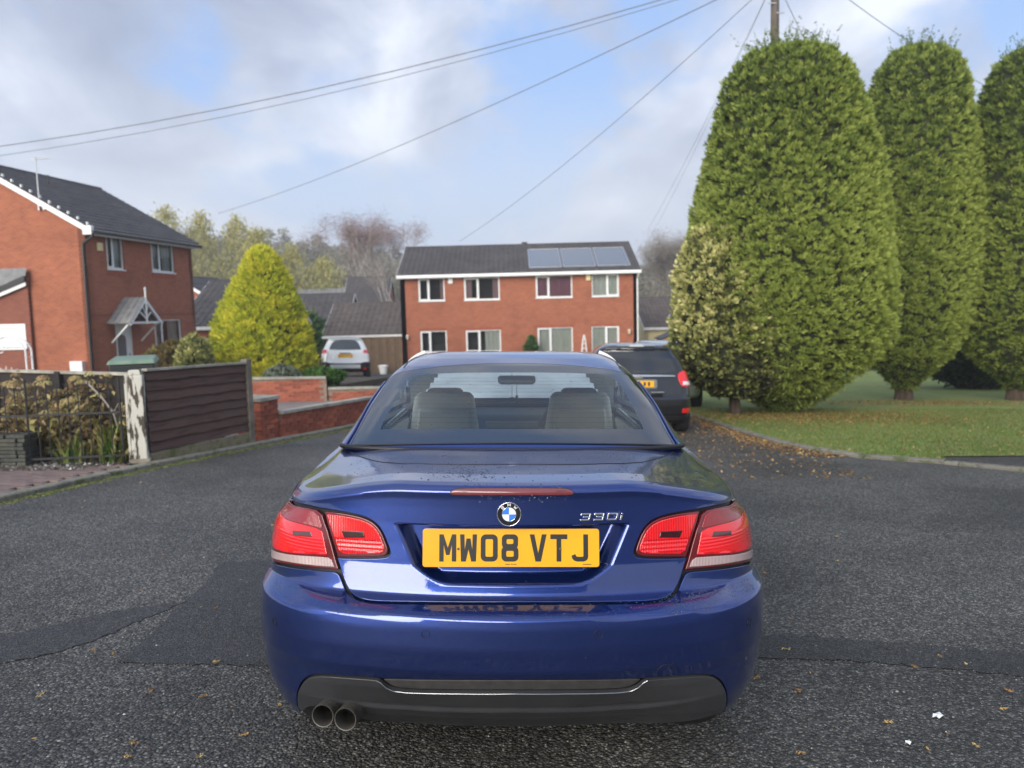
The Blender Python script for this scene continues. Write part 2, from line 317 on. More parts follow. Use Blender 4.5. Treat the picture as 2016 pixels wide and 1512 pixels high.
# outlines of the panels on the car skins, in (s, t) metres
PX = {
    'lid_low': [(0.0, 0.6986), (-0.1795, 0.6947), (-0.3484, 0.686), (-0.4523, 0.6772), (-0.5036, 0.6811), (-0.5369, 0.6984), (-0.5648, 0.7263), (-0.5818, 0.7527), (-0.5996, 0.7937), (-0.6088, 0.8098)],
    'lid_lamp': [(-0.6088, 0.8098), (-0.54, 0.8127), (-0.4661, 0.8169), (-0.4371, 0.8199), (-0.4195, 0.8253), (-0.4154, 0.8408), (-0.4265, 0.8617), (-0.4453, 0.8923), (-0.4702, 0.9203), (-0.5073, 0.9418), (-0.5502, 0.9553), (-0.6115, 0.9701), (-0.6701, 0.9825), (-0.7281, 0.9946), (-0.8378, 1.0125), (-1.0022, 1.0165)],
    'lamp_in': [(-0.706, 0.9795), (-0.6547, 0.9716), (-0.5868, 0.9573), (-0.5268, 0.9422), (-0.4839, 0.9233), (-0.4574, 0.8982), (-0.4383, 0.869), (-0.4269, 0.8464), (-0.4275, 0.8341), (-0.4397, 0.8274), (-0.4667, 0.823), (-0.5408, 0.8189), (-0.6075, 0.8145), (-0.6344, 0.8615), (-0.6667, 0.9193)],
    'lamp_out': [(-1.001, 1.0035), (-0.8293, 1.0019), (-0.7247, 0.9828), (-0.677, 0.917), (-0.6446, 0.8607), (-0.6215, 0.8151), (-0.6025, 0.7769), (-0.6546, 0.7757), (-0.7435, 0.7722), (-0.861, 0.7634), (-0.9834, 0.7464)],
    'lamp_band': [(-1.0628, 0.7621), (-0.8655, 0.7929), (-0.7465, 0.8043), (-0.6783, 0.8086), (-0.6327, 0.8095), (-0.6167, 0.7834), (-0.655, 0.7817), (-0.7441, 0.7783), (-0.8622, 0.7712), (-1.0155, 0.751)],
    'refl_out': [(-0.8318, 0.8784), (-0.7363, 0.8884), (-0.7206, 0.8676), (-0.8241, 0.8587)],
    'refl_in': [(-0.6061, 0.9009), (-0.5219, 0.8996), (-0.5128, 0.88), (-0.5892, 0.8765)],
    'bump_up': [(0.0, 0.6847), (-0.1783, 0.6807), (-0.3461, 0.6712), (-0.4527, 0.6611), (-0.5072, 0.6638), (-0.5422, 0.681), (-0.5732, 0.7169), (-0.591, 0.7459), (-0.6059, 0.7676), (-0.654, 0.7666), (-0.7427, 0.763), (-0.8596, 0.754), (-0.9618, 0.741)],
    'bump_low': [(-0.8148, 0.1898), (-0.7984, 0.245), (-0.7725, 0.307), (-0.745, 0.3547), (-0.7149, 0.3877), (-0.682, 0.4073), (-0.6288, 0.4176), (-0.5357, 0.4214), (-0.4465, 0.4248), (-0.4118, 0.4241), (-0.3427, 0.4284), (-0.1755, 0.4391), (0.0, 0.4429)],
    'diff_top': [(-0.7981, 0.2059), (-0.7887, 0.2484), (-0.7651, 0.3067), (-0.7392, 0.3497), (-0.7096, 0.3823), (-0.6786, 0.4023), (-0.6296, 0.4118), (-0.5365, 0.4153), (-0.444, 0.4169), (-0.4308, 0.41), (-0.4154, 0.3927), (-0.392, 0.3766), (-0.3491, 0.3732), (-0.1784, 0.3836), (0.0, 0.3891)],
    'diff_low': [(0.0, 0.1131), (-0.2121, 0.1042), (-0.4166, 0.0952), (-0.5199, 0.1348), (-0.5592, 0.1728), (-0.5651, 0.2167), (-0.5921, 0.2481), (-0.6345, 0.2647), (-0.6946, 0.2635), (-0.7402, 0.2517), (-0.7662, 0.2237), (-0.7981, 0.2059)],
    'insert': [(-0.4213, 0.4171), (-0.4073, 0.402), (-0.3847, 0.3886), (-0.3473, 0.3849), (-0.1777, 0.3939), (0.0, 0.3981), (0.0, 0.4349), (-0.1759, 0.431), (-0.3433, 0.4222)],
    'diff_ridge': [(-0.7074, 0.3233), (-0.5754, 0.3082), (-0.4354, 0.2896), (-0.2736, 0.2924), (0.0, 0.3028)],
    'glass_out': [(0.0, 0.0568), (-0.1992, 0.0533), (-0.3851, 0.043), (-0.4988, 0.0349), (-0.6047, 0.0222), (-0.6149, 0.0817), (-0.6301, 0.2224), (-0.6494, 0.4097), (-0.6748, 0.5677), (-0.6644, 0.6342), (-0.6122, 0.6826), (-0.5011, 0.736), (-0.3119, 0.7912), (-0.1407, 0.8203), (0.0, 0.8206)],
    'glass_in': [(0.0, 0.1561), (-0.2122, 0.1542), (-0.4125, 0.1491), (-0.5169, 0.1408), (-0.5192, 0.1761), (-0.5253, 0.334), (-0.5351, 0.4986), (-0.5284, 0.5887), (-0.4913, 0.6423), (-0.3939, 0.6685), (-0.2077, 0.6838), (0.0, 0.6846)],
    'deck_seam': [(-0.9027, 1.5903), (-0.8275, 1.5613), (-0.7087, 1.4858), (-0.6091, 1.4138), (-0.4987, 1.3565), (-0.3551, 1.348), (0.0, 1.3699)],
    'brake': [(-0.229, 1.0283), (-0.2232, 1.0392), (-0.2081, 1.0489), (-0.165, 1.0517), (0.0, 1.0554), (0.0, 1.0237), (-0.1982, 1.0202), (-0.2207, 1.0215)],
    'roof_seam': [(-0.6405, 0.7526), (-0.6599, 0.8107), (-0.734, 0.889), (-0.7527, 0.9705), (-0.7527, 1.0703)],
    'pillar_trim': [(-0.6316, 0.0184), (-0.6665, 0.2173), (-0.714, 0.4019), (-0.7477, 0.556)],
    'cowl': [(0.0, 0.0394), (-0.6265, 0.0037)],
    'misc': [(-0.0106, 0.965), (-0.2737, 0.5732), (-0.8478, 0.5382), (0.2381, 0.9527), (-0.3164, 0.8991), (-0.3037, 0.7918), (0.5, 0.4473)],
}
# ================================================================== the convertible
def chaikin(pts, n=2, closed=True):
    p = np.array(pts, float)
    def corner(p):
        a = p-np.roll(p, 1, 0); b = np.roll(p, -1, 0)-p
        c = (a*b).sum(1)/np.maximum(np.linalg.norm(a, axis=1)*np.linalg.norm(b, axis=1), 1e-9); return c < .45
    keep = corner(p)
    for _ in range(n):
        q = []; k2 = []
        m = len(p)
        for i in range(m):
            j = (i+1) % m
            a = p[i] if keep[i] else p[i]*.75+p[j]*.25
            b = p[j] if keep[j] else p[i]*.25+p[j]*.75
            q.append(a); k2.append(keep[i])
            if not keep[j]: q.append(b); k2.append(False)
        p = np.array(q); keep = np.array(k2)
    return p
def resample(p, h):
    out = []
    for a, b in zip(p, np.roll(p, -1, 0)):
        d = np.linalg.norm(b-a)
        if d < 1e-5: continue
        k = max(1, int(math.ceil(d/h))); out += [a+(b-a)*i/k for i in range(k)]
    return np.array(out)
def inside(P, poly):
    x, y = P[:, 0][:, None], P[:, 1][:, None]; a, b = poly, np.roll(poly, -1, 0)
    c = ((a[:, 1] > y) != (b[:, 1] > y)) & (x < (b[:, 0]-a[:, 0])*(y-a[:, 1])/(b[:, 1]-a[:, 1]+1e-15)+a[:, 0]); return c.sum(1) % 2 == 1
def bdist(P, poly):
    a, b = poly, np.roll(poly, -1, 0); d = b-a; best = np.full(len(P), 9e9)
    for i in range(len(a)):
        L = (d[i]**2).sum()+1e-15; u = np.clip(((P-a[i])@d[i])/L, 0, 1); best = np.minimum(best, ((P-a[i]-u[:, None]*d[i])**2).sum(1))
    return np.sqrt(best)
def mirror(left): return list(left)+[(-s, t) for s, t in left[::-1] if abs(s) > 1e-6]
def panel(S, poly, name, mat, parent, h=.02, off=0., edge=.0025, skirt=.012, smooth=2, hole=None, offfun=None, fine=None, sharp=.0012, flip=False):
    """cut a panel with the given outline (s,t) out of a car skin: rolled edge, returned flange, true surface normals"""
    p = chaikin(poly, smooth) if smooth else np.array(poly, float)
    p = resample(p, min(h, .012))
    if (np.roll(p[:, 0], -1)*p[:, 1]-p[:, 0]*np.roll(p[:, 1], -1)).sum() > 0: p = p[::-1]
    tg = np.roll(p, -1, 0)-np.roll(p, 1, 0); tg /= np.linalg.norm(tg, axis=1, keepdims=True)+1e-12
    outn = np.stack([-tg[:, 1], tg[:, 0]], 1)       # outward for this winding
    if not inside((p-outn*.002), p).mean() > .5: outn = -outn
    ins = p-outn*edge
    xs = np.arange(p[:, 0].min(), p[:, 0].max(), h); ys = np.arange(p[:, 1].min(), p[:, 1].max(), h*.87)
    G = np.array([(x+(h/2 if j % 2 else 0), y) for j, y in enumerate(ys) for x in xs])
    if fine is not None:
        x0, x1, y0, y1, hf = fine; G = G[~((G[:, 0] > x0) & (G[:, 0] < x1) & (G[:, 1] > y0) & (G[:, 1] < y1))]
        xf = np.arange(x0, x1, hf); yf = np.arange(y0, y1, hf*.87); G = np.r_[G, np.array([(x+(hf/2 if j % 2 else 0), y) for j, y in enumerate(yf) for x in xf])]
    G = G[inside(G, p)]
    if len(G): G = G[bdist(G, ins) > min(h, fine[4] if fine is not None else h)*.5]
    holes = [resample(chaikin(q, smooth), min(h, .012)) for q in (hole or [])]
    for q in holes:
        if len(G): G = G[(bdist(G, q) > h*.5)]
    pts = [Vector(v) for v in ins]+[Vector(v) for q in holes for v in q]+[Vector(v) for v in G]
    ed = [(i, (i+1) % len(ins)) for i in range(len(ins))]; k = len(ins)
    for q in holes: ed += [(k+i, k+(i+1) % len(q)) for i in range(len(q))]; k += len(q)
    r = delaunay_2d_cdt(pts, ed, [], 0, 1e-7)
    st = np.array([tuple(v) for v in r[0]]); tri = np.array([f for f in r[2] if len(f) == 3])
    cen = st[tri].mean(1); keep = inside(cen, ins)
    inner = np.zeros(len(tri), bool)
    for q in holes: inner |= inside(cen, q)
    tri = tri[keep]; inner = inner[keep]
    o = np.full(len(st), off) if offfun is None else off+offfun(st[:, 0], st[:, 1])
    V = S.pos(st[:, 0], st[:, 1], o); Nn = S.nor(st[:, 0], st[:, 1])
    if offfun is not None:
        e = .001; A = S.pos(st[:, 0]+e, st[:, 1], off+offfun(st[:, 0]+e, st[:, 1]))-V; B = S.pos(st[:, 0], st[:, 1]+e, off+offfun(st[:, 0], st[:, 1]+e))-V
        Nn = np.cross(A, B); Nn /= np.linalg.norm(Nn, axis=1, keepdims=True)
    # rolled edge and flange
    eo = np.full(len(p), off) if offfun is None else off+offfun(p[:, 0], p[:, 1])
    A0 = S.pos(ins[:, 0], ins[:, 1], eo); A1 = S.pos(p[:, 0], p[:, 1], eo-sharp); A2 = S.pos(p[:, 0], p[:, 1], eo-skirt)
    n0 = S.nor(p[:, 0], p[:, 1]); od = A1-A0; od -= (od*n0).sum(1, keepdims=True)*n0; od /= np.linalg.norm(od, axis=1, keepdims=True)+1e-9
    base = len(V); m = len(p)
    V = np.r_[V, A0, A1, A1, A2]; Nn = np.r_[Nn, S.nor(ins[:, 0], ins[:, 1]), (n0*.55+od*.83), od, od]
    idx = np.arange(m); nx = (idx+1) % m
    Q = np.r_[np.stack([base+idx, base+nx, base+m+nx, base+m+idx], 1), np.stack([base+2*m+idx, base+2*m+nx, base+3*m+nx, base+3*m+idx], 1)]
    # make winding agree with the outward normals
    def orient(F):
        a, b, c = V[F[:, 0]], V[F[:, 1]], V[F[:, 2]]; g = np.cross(b-a, c-a); bad = (g*Nn[F[:, 0]]).sum(1) < 0; F = F.copy(); F[bad] = F[bad][:, ::-1]; return F
    tri = orient(tri); Q = orient(Q)
    ob = npmesh(name, V, Q, tri, mat, parent, smooth=True, normals=Nn)
    if holes:
        mi = np.zeros(len(Q)+len(tri), np.int32); mi[len(Q):][inner] = 1; ob.data.polygons.foreach_set('material_index', mi)
    return ob
def shell(S, name, mat, parent, s0, s1, t0, t1, ns, nt_, off=0., skip=None):
    s = np.linspace(s0, s1, ns); t = np.linspace(t0, t1, nt_); A, B = np.meshgrid(s, t); V = S.pos(A.ravel(), B.ravel(), np.full(A.size, off)); Nn = S.nor(A.ravel(), B.ravel())
    i = np.arange(nt_-1)[:, None]*ns+np.arange(ns-1)[None]; i = i.ravel(); Q = np.stack([i, i+1, i+1+ns, i+ns], 1)
    if skip is not None:
        c = np.stack([A.ravel(), B.ravel()], 1)[Q].mean(1); Q = Q[~skip(c)]
    return npmesh(name, V, Q, None, mat, parent, smooth=True, normals=Nn)
def strip_tube(S, pts, name, mat, parent, r=.003, off=0., n=6, closed=False):
    p = chaikin(pts, 2) if closed else np.array(pts, float)
    q = resample(p, .02); q = q if closed else np.array([np.array(p[0])+(0, 0)]+list(resample_open(p, .02)))
    V = S.pos(q[:, 0], q[:, 1], np.full(len(q), off)); L = [tuple(v) for v in V]
    if closed: L.append(L[0])
    return MB().tube(L, r, n, cap=not closed).build(name, mat, parent, smooth=True, angle=80)
def resample_open(p, h):
    out = []
    for a, b in zip(p[:-1], p[1:]):
        k = max(1, int(math.ceil(np.linalg.norm(b-a)/h))); out += [a+(b-a)*i/k for i in range(1, k+1)]
    return out

def paint_mat(name, base, metal=.55, rough=.38, coat=1.0, dirt=True, coat_rough=.025, coat_ior=1.5):
    m = P(name, base, rough, metal, coat); t = m.node_tree; b = t.nodes['Principled BSDF']; b.inputs['Coat Roughness'].default_value = coat_rough; b.inputs['Coat IOR'].default_value = coat_ior
    tc = N(t, 'ShaderNodeTexCoord')
    # metallic flake
    v = N(t, 'ShaderNodeTexVoronoi', Scale=1400.0); LK(t, tc.outputs['Object'], v.inputs['Vector'])
    r = ramp(t, v.outputs['Color'], [(0, tuple(c*.8 for c in base)), (1, tuple(min(1, c*1.25) for c in base))], 'LINEAR'); LK(t, r.outputs[0], b.inputs['Base Color'])
    if dirt:   # dried rain film breaks up the clear coat
        n = N(t, 'ShaderNodeTexNoise', Scale=5.0, Detail=8.0, Roughness=.7); LK(t, tc.outputs['Object'], n.inputs['Vector'])
        rr = ramp(t, n.outputs[0], [(.35, (coat_rough,)*3), (.75, (.06,)*3)], 'LINEAR'); LK(t, rr.outputs[0], b.inputs['Coat Roughness'])
        n2 = N(t, 'ShaderNodeTexNoise', Scale=160.0, Detail=2.0); LK(t, tc.outputs['Object'], n2.inputs['Vector'])
        bp = N(t, 'ShaderNodeBump', Strength=.03, Distance=.001); LK(t, n2.outputs[0], bp.inputs['Height']); LK(t, bp.outputs[0], b.inputs['Coat Normal'])
    return m
BLUE = paint_mat('dark_blue_metallic_paint', (.013, .039, .205), .84, .32, coat_ior=1.72)
DIFF = PN('satin_graphite_plastic', (.030, .031, .034), (.040, .041, .044), 8, .33, bump=.05, bscale=300, bdist=.001)
SEAL = P('black_rubber', (.008, .008, .009), .5)
FRIT = P('black_glass_border', (.010, .012, .016), .02, spec=.5, coat=.0, IOR=2.2)
TINT = glass_mat('green_tinted_glass', (.97, 1., .975), .01, 1.7)
def misted(name, tint, f):
    m = glass_mat(name, tint, .01, 1.5); t = m.node_tree; o = [n for n in t.nodes if n.type == 'OUTPUT_MATERIAL'][0]; src = o.inputs[0].links[0].from_socket
    tr = N(t, 'ShaderNodeBsdfTranslucent'); tr.inputs[0].default_value = (.80, .88, .84, 1); tc = N(t, 'ShaderNodeTexCoord'); n = N(t, 'ShaderNodeTexNoise', Scale=3.0, Detail=3.0); LK(t, tc.outputs['Object'], n.inputs['Vector'])
    r = ramp(t, n.outputs[0], [(.3, (f*.75,)*3), (.7, (min(1, f*1.25),)*3)], 'LINEAR'); mx = N(t, 'ShaderNodeMixShader'); LK(t, r.outputs[0], mx.inputs[0]); LK(t, src, mx.inputs[1]); LK(t, tr.outputs[0], mx.inputs[2]); LK(t, mx.outputs[0], o.inputs[0]); return m
MIST = misted('misted_windscreen', (.95, 1., .97), .62); SIDEG = misted('misted_side_glass', (.97, 1., .98), .08)
CHROME = P('chrome', (.90, .91, .92), .16, 1.0)
def lens_mat(name, col, rough=.12, rib=None, dark=1.):
    m = P(name, col, rough, 0, .8, .6); t = m.node_tree; b = t.nodes['Principled BSDF']; b.inputs['Coat Roughness'].default_value = .02
    b.inputs['Subsurface Weight'].default_value = 0
    if rib:
        tc = N(t, 'ShaderNodeTexCoord'); mp = N(t, 'ShaderNodeMapping'); LK(t, tc.outputs['Object'], mp.inputs[0]); mp.inputs['Rotation'].default_value = rib[1]
        w = N(t, 'ShaderNodeTexWave', Scale=rib[0], bands_direction=rib[2]); LK(t, mp.outputs[0], w.inputs['Vector'])
        r = ramp(t, w.outputs['Color'], [(0, tuple(c*rib[3] for c in col)), (1, col)], 'LINEAR'); LK(t, r.outputs[0], b.inputs['Base Color'])
        bp = N(t, 'ShaderNodeBump', Strength=.5, Distance=.002); LK(t, w.outputs['Fac'], bp.inputs['Height']); LK(t, bp.outputs[0], b.inputs['Normal'])
    return m
RED = lens_mat('red_lens', (.86, .010, .016), .15)
RED_IN = lens_mat('red_inner_lens', (.86, .012, .018), .15, (40, (0, 0, 0), 'X', .72))
RED_DK = lens_mat('dark_red_lens_edge', (.13, .006, .010), .15)
CLEAR = lens_mat('clear_ribbed_lens', (.62, .46, .44), .15, (62, (0, 0, 0), 'X', .5))
REFL = P('smoked_reflector', (.12, .05, .05), .1, .3, .6)
REFL2 = P('dark_reflector', (.035, .004, .006), .15, 0, .6)

car = empty('convertible_car', label='dark blue metallic convertible parked in the foreground with its hard top up', cat='car',
            mat=ROAD.copy() @ Matrix.Translation((0, 2.12, 0)))
tz = CB.t_of_z; T = CB.T
# s at which the flank reaches a given y
_sa = np.linspace(.6, CB.L, 900); _ya = CB.raw(_sa, np.full(900, tz(.5)))[:, 1]
def s_at(y): return float(_sa[np.abs(_ya-y).argmin()])
AX1, AX2 = .99, 3.75
s1, s2 = s_at(AX1), s_at(AX2)
def arch(sc, r=.365, tc=None, n=18, sgn=-1):
    tc = tz(.32); a = [math.pi*(1-k/n) for k in range(n+1)]
    return [(sgn*(sc+math.cos(q)*r), max(tc+math.sin(q)*r, .05)) for q in a]
inner_dark = shell(CB, 'gap_liner', SEAL, car, -CB.L, CB.L, .09, T, 260, 60, -.016, skip=lambda c: (np.abs(np.abs(c[:, 0])-s1) < .36) & (c[:, 1] < tz(.68)) | (np.abs(np.abs(c[:, 0])-s2) < .36) & (c[:, 1] < tz(.68)))  # black inner shell added behind the panels to block light in the gaps
bump = list(PX['bump_low'])[::-1]
# bumper: top edge under the boot lid and lamps, back to the wheel arch, bottom edge round the diffuser
bl = list(PX['bump_up'])+[(-1.06, .736), (-1.20, .735), (-(s1-.385), .70), (-(s1-.39), .14), (-1.0, .105), (-.90, .12), (-.835, .155)]+list(PX['bump_low'])
panel(CB, mirror(bl), 'rear_bumper', BLUE, car, h=.016, smooth=2)
# boot lid with the deck, notched round the inner lamps
ll = list(PX['lid_low'])[:-1]+list(PX['lid_lamp'])+[(-1.14, 1.018), (-1.26, 1.055), (-1.6, 1.085), (-2.2, 1.16), (-2.2, T-.01), (0, T-.01)]
panel(CB, mirror(ll), 'boot_lid', BLUE, car, h=.018, fine=(-.56, .56, .70, 1.03, .0065), smooth=2)
lo = [(-1.14, .998), (-1.19, .95), (-1.17, .86), (-1.11, .78), (-1.04, .745)]
lamp_out = [(-1.001, 1.0036)]+lo+[(-.9833, .7464)]+list(PX['lamp_out'])[::-1][1:-1]
def ribs(t0, t1, pitch=.0095, amp=.0011):
    return lambda s, t: amp*np.sin((t-t0)/pitch*2*np.pi)*((t > t0) & (t < t1))
for sg in (1, -1):
    f = lambda L: [(sg*s, t) for s, t in L]
    lamp = empty('tail_light', parent=car)
    panel(CB, f(lamp_out), 'housing', RED_DK, lamp, h=.006, off=.0, smooth=1)
    panel(CB, f([(-1.085, .782), (-.8655, .799), (-.7466, .810), (-.6784, .815), (-.650, .818), (-.672, .868), (-.688, .900), (-.80, .918), (-.93, .925), (-1.05, .935), (-1.145, .91), (-1.125, .84)]), 'lens', RED, lamp, h=.006, offfun=ribs(.805, .868, .0105, .0016), off=.0022, skirt=.003, smooth=1)
    panel(CB, f(PX['lamp_band'][1:]+[(-1.045, .7525), (-1.075, .768), (-.98, .782)]), 'reversing_lens', CLEAR, lamp, h=.006, off=.0035, skirt=.003, smooth=1)
    panel(CB, f(PX['refl_out']), 'reflector', REFL, lamp, h=.01, off=.0032, skirt=.003, smooth=0)
    dk = [(-1.01, .998), (-.8294, .9965), (-.735, .979), (-.69, .917), (-.69, .905), (-.80, .922), (-.93, .929), (-1.05, .939), (-1.15, .915), (-1.16, .95), (-1.11, .985)]
    panel(CB, f(dk), 'upper_lens', lens_mat('maroon_lens', (.34, .016, .024), .12, (70, (0, 0, 0), 'X', .75)), lamp, h=.008, off=.0026, skirt=.002, smooth=1)
    li = empty('inner_tail_light', parent=car)
    panel(CB, f(PX['lamp_in']), 'bezel', RED_DK, li, h=.006, off=.0, smooth=1)
    q = np.array(PX['lamp_in']); c = q.mean(0); q = c+(q-c)*np.array([.90, .87])
    panel(CB, f([tuple(v) for v in q]), 'lens', RED_IN, li, h=.006, off=.0022, skirt=.004, offfun=ribs(.835, .875), smooth=1)
    panel(CB, f(PX['refl_in']), 'reflector', REFL2, li, h=.01, off=.0046, skirt=.003, smooth=0)
# flanks with wheel arches (door, wing and front end in one skin, door cut by seams)
for sg in (-1, 1):
    top = [(-(s1-.379), .705), (-1.225, .741), (-1.20, .76), (-1.205, .90), (-1.205, .99), (-1.29, 1.046), (-1.6, 1.075), (-2.2, 1.15), (-CB.L, 1.15)]
    a1 = arch(s1, sgn=-1); a2 = arch(s2, sgn=-1)
    bot = [(-CB.L, .08)]+a2[::-1]+a1[::-1]
    q = [(-sg*s, t) for s, t in [(s, t) for s, t in top]+bot[0:1]+a2[::-1]+a1[::-1]]
    panel(CB, q, 'side_panel', BLUE, car, h=.05, smooth=0)
    for sd in (s1+.42, s1+1.66):
        strip_tube(CB, [(sg*sd, tz(.30)), (sg*sd, 1.07)], 'door_seam', SEAL, car, .002, .0006)
    hd = CB.pos(np.array([sg*(s1+.62)]), np.array([tz(.80)]), np.array([.022]))[0]
    MB().tube([hd+np.array([0, -.1, 0]), hd, hd+np.array([0, .1, 0])], .013, 8).build('door_handle', BLUE, car, smooth=True)
# diffuser
dl = list(PX['diff_low'])[::-1]
dpoly = list(PX['diff_low'])[:-1][::-1]
left = [(0.0, .1131)]+[(-.2121, .1042), (-.4166, .0952), (-.5199, .1349), (-.5592, .1728), (-.5651, .2167), (-.5921, .2481), (-.6345, .2647), (-.6946, .2635), (-.7402, .2517), (-.7663, .2236), (-.7981, .2059)]+list(PX['diff_top'])[1:]
rightL = [(0.0, .1131), (-.2121, .1042), (-.4166, .0952), (-.52, .11), (-.62, .145), (-.72, .18), (-.7981, .2059)]+list(PX['diff_top'])[1:]
full = left+[(-s, t) for s, t in rightL[::-1] if abs(s) > 1e-6]
def ridge(s, t):
    tr = np.interp(np.abs(s), [0, .27, .435, .575, .7, .8], [.303, .2925, .290, .308, .3234, .33])
    u = np.clip((tr+.010-t)/.020, 0, 1); return .012*np.exp(-np.clip(tr-t, 0, 9)/.05)*u*u*(3-2*u)*(1-sstep(.45, .75, np.abs(s)))
panel(CB, full, 'diffuser', DIFF, car, h=.007, off=.004, offfun=ridge, smooth=1)
_i = PX['insert']; ins = [_i[8]]+list(_i[:6]); ins = ins+[(-s, t) for s, t in ins[::-1][1:]]+[(.1759, .431), (0, .4349), (-.1759, .431)]
panel(CB, ins, 'mesh_insert', PN('dark_grey_insert', (.035, .034, .035), (.055, .052, .05), 30, .6), car, h=.02, off=-.002, skirt=.004, smooth=1)
tl = [(-.4437, .4175), (-.4306, .4104), (-.4154, .3928), (-.3919, .3767), (-.3491, .3732), (-.1784, .3835), (0., .3888)]
strip_tube(CB, tl+[(-s, t) for s, t in tl[::-1][1:]], 'edge_highlight', P('highlight_strip', (.35, .36, .37), .25, .9), car, .0026, .005)  # thin bright strip added as the highlight along the bevelled edge
# tow-eye cover, parking sensors
def ring_on(S, s, t, r, rr, name, mat, parent, off=.001, n=24):
    c = S.pos(np.array(s), np.array(t)); nn = S.nor(np.array(s), np.array(t)); u = np.cross(nn, (0, 0, 1.)); u /= np.linalg.norm(u); v = np.cross(u, nn)
    L = [tuple(c+nn*off+r*(u*math.cos(a)+v*math.sin(a))) for a in np.linspace(0, 2*math.pi, n, endpoint=False)]; L.append(L[0])
    return MB().tube(L, rr, 5, cap=False).build(name, mat, parent, smooth=True, angle=80)
for s, t in ((-.2737, .5732), (.2737, .5732), (-.848, .538), (.848, .538)):
    ring_on(CB, s, t, .0118, .0009, 'parking_sensor', SEAL, car)
strip_tube(CB, [(.468, .436), (.482, .462), (.492, .469), (.525, .469), (.535, .462), (.537, .436)], 'tow_eye_cover', SEAL, car, .0011, .0008)
strip_tube(CB, [tuple(p) for p in chaikin(mirror(PX['deck_seam']), 2, True)[1:-1]][:], 'deck_seam', SEAL, car, .0016, .0003) if False else None
ds = list(PX['deck_seam'])[::1]
strip_tube(CB, ds+[(-s, t) for s, t in ds[::-1][1:]], 'deck_seam', SEAL, car, .0017, .0003)
# high brake light
br = empty('high_brake_light', parent=car)
bk = mirror(PX['brake'][:5])+[]
bk = [(-.229, 1.0283), (-.2233, 1.0392), (-.2081, 1.0491), (-.1651, 1.0521), (0, 1.0545), (.1651, 1.0521), (.2081, 1.0491), (.2233, 1.0392), (.229, 1.0283), (.2207, 1.0215), (.1982, 1.0202), (0, 1.0225), (-.1982, 1.0202), (-.2207, 1.0215)]
panel(CB, bk, 'surround', SEAL, br, h=.01, off=.0008, skirt=.004, smooth=1)
panel(CB, [(s*.985, 1.0375+(t-1.0375)*.80) for s, t in bk], 'lens', lens_mat('faded_red_lens', (.17, .035, .04), .22), br, h=.01, off=.0018, skirt=.003, smooth=1)
# number plate with UK lettering
def surf_frame(S, s, t):
    c = S.pos(np.array(s), np.array(t)); nn = S.nor(np.array(s), np.array(t)); return c, nn
pc = .5*(CB.pos(np.array(0.), np.array(.9005))+CB.pos(np.array(0.), np.array(.7906)))
plate = empty('number_plate', parent=car); plate.location = (-.003, .134, .8095); plate.rotation_euler = (math.radians(-7), 0, 0)
def rrect(w, h, r, n=5, cx=0, cz=0):
    L = []
    for k, (sx, sz) in enumerate(((1, 1), (-1, 1), (-1, -1), (1, -1))):
        for i in range(n+1):
            a = math.pi/2*(k+i/n); L.append((cx+sx*(w/2-r)+r*math.cos(a), cz+sz*(h/2-r)+r*math.sin(a)))
    return L
YEL = PN('yellow_plate', (.86, .43, .012), (.80, .39, .012), 12, .28, coat=.5)
BLK = P('black_print', (.012, .012, .012), .4)
MB().prism([(x, 0, z) for x, z in rrect(.520, .111, .008)][::-1], (0, 0, 0), (0, .012, 0)).build('plate', YEL, plate, bevel=.001)
GL = {'M': [(0, 0), (0, 79), (12.5, 79), (25, 40), (37.5, 79), (50, 79), (50, 0), (37, 0), (37, 48), (30, 19), (20, 19), (13, 48), (13, 0)],
      'W': [(0, 79), (3, 0), (17, 0), (25, 36), (33, 0), (47, 0), (50, 79), (37, 79), (36, 34), (31, 67), (19, 67), (14, 34), (13, 79)],
      'V': [(0, 79), (14, 79), (25, 24), (36, 79), (50, 79), (33, 0), (17, 0)], 'T': [(0, 79), (50, 79), (50, 65), (32, 65), (32, 0), (18, 0), (18, 65), (0, 65)],
      'J': [(36, 79), (50, 79), (50, 14), (48, 7), (43, 2), (36, 0), (17, 0), (8, 3), (3, 9), (1, 17), (12, 22), (14, 17), (17, 14), (34, 14), (36, 16)]}
def glyph(mb, ch, x0, z0, k=.001, y=-.0006):
    def ring(w, h, cx, cz, r, yy):
        o = rrect(w, h, r, 5, cx, cz); i = rrect(w-28, h-28, 4, 5, cx, cz); n = len(o)
        V = [(x0+a*k, yy, z0+b*k) for a, b in o]+[(x0+a*k, yy, z0+b*k) for a, b in i]
        mb.add(V, [(j, (j+1) % n, (j+1) % n+n, j+n) for j in range(n)])
    if ch == '0': ring(50, 79, 25, 39.5, 15, y)
    elif ch == '8': ring(48, 42, 25, 58, 13, y); ring(50, 45, 25, 22.5, 14, y-.0002)
    else: mb.add([(x0+a*k, y, z0+b*k) for a, b in GL[ch]], [tuple(range(len(GL[ch])))])
x = -.520/2+.049
for ch in 'MW08 VTJ':
    if ch == ' ': x += .033-.011; continue
    g = MB(); glyph(g, ch, x, -.0395); g.build('letter', BLK, plate); x += .061
x = 0
for q0, q1 in ((-.0165, -.003), (.0, .005), (.007, .016), (.211, .236)): MB().box(q0, q1, -.0006, 0, -.0485, -.0465).build('maker_mark', BLK, plate)
for q in (-.155, .145):
    MB().lathe([(0, -.003), (.0035, -.0025), (.0042, 0)], 12, 'y', (q, 0, -.003)).build('screw', P('screw_cap', (.10, .07, .02), .4), plate, smooth=True)
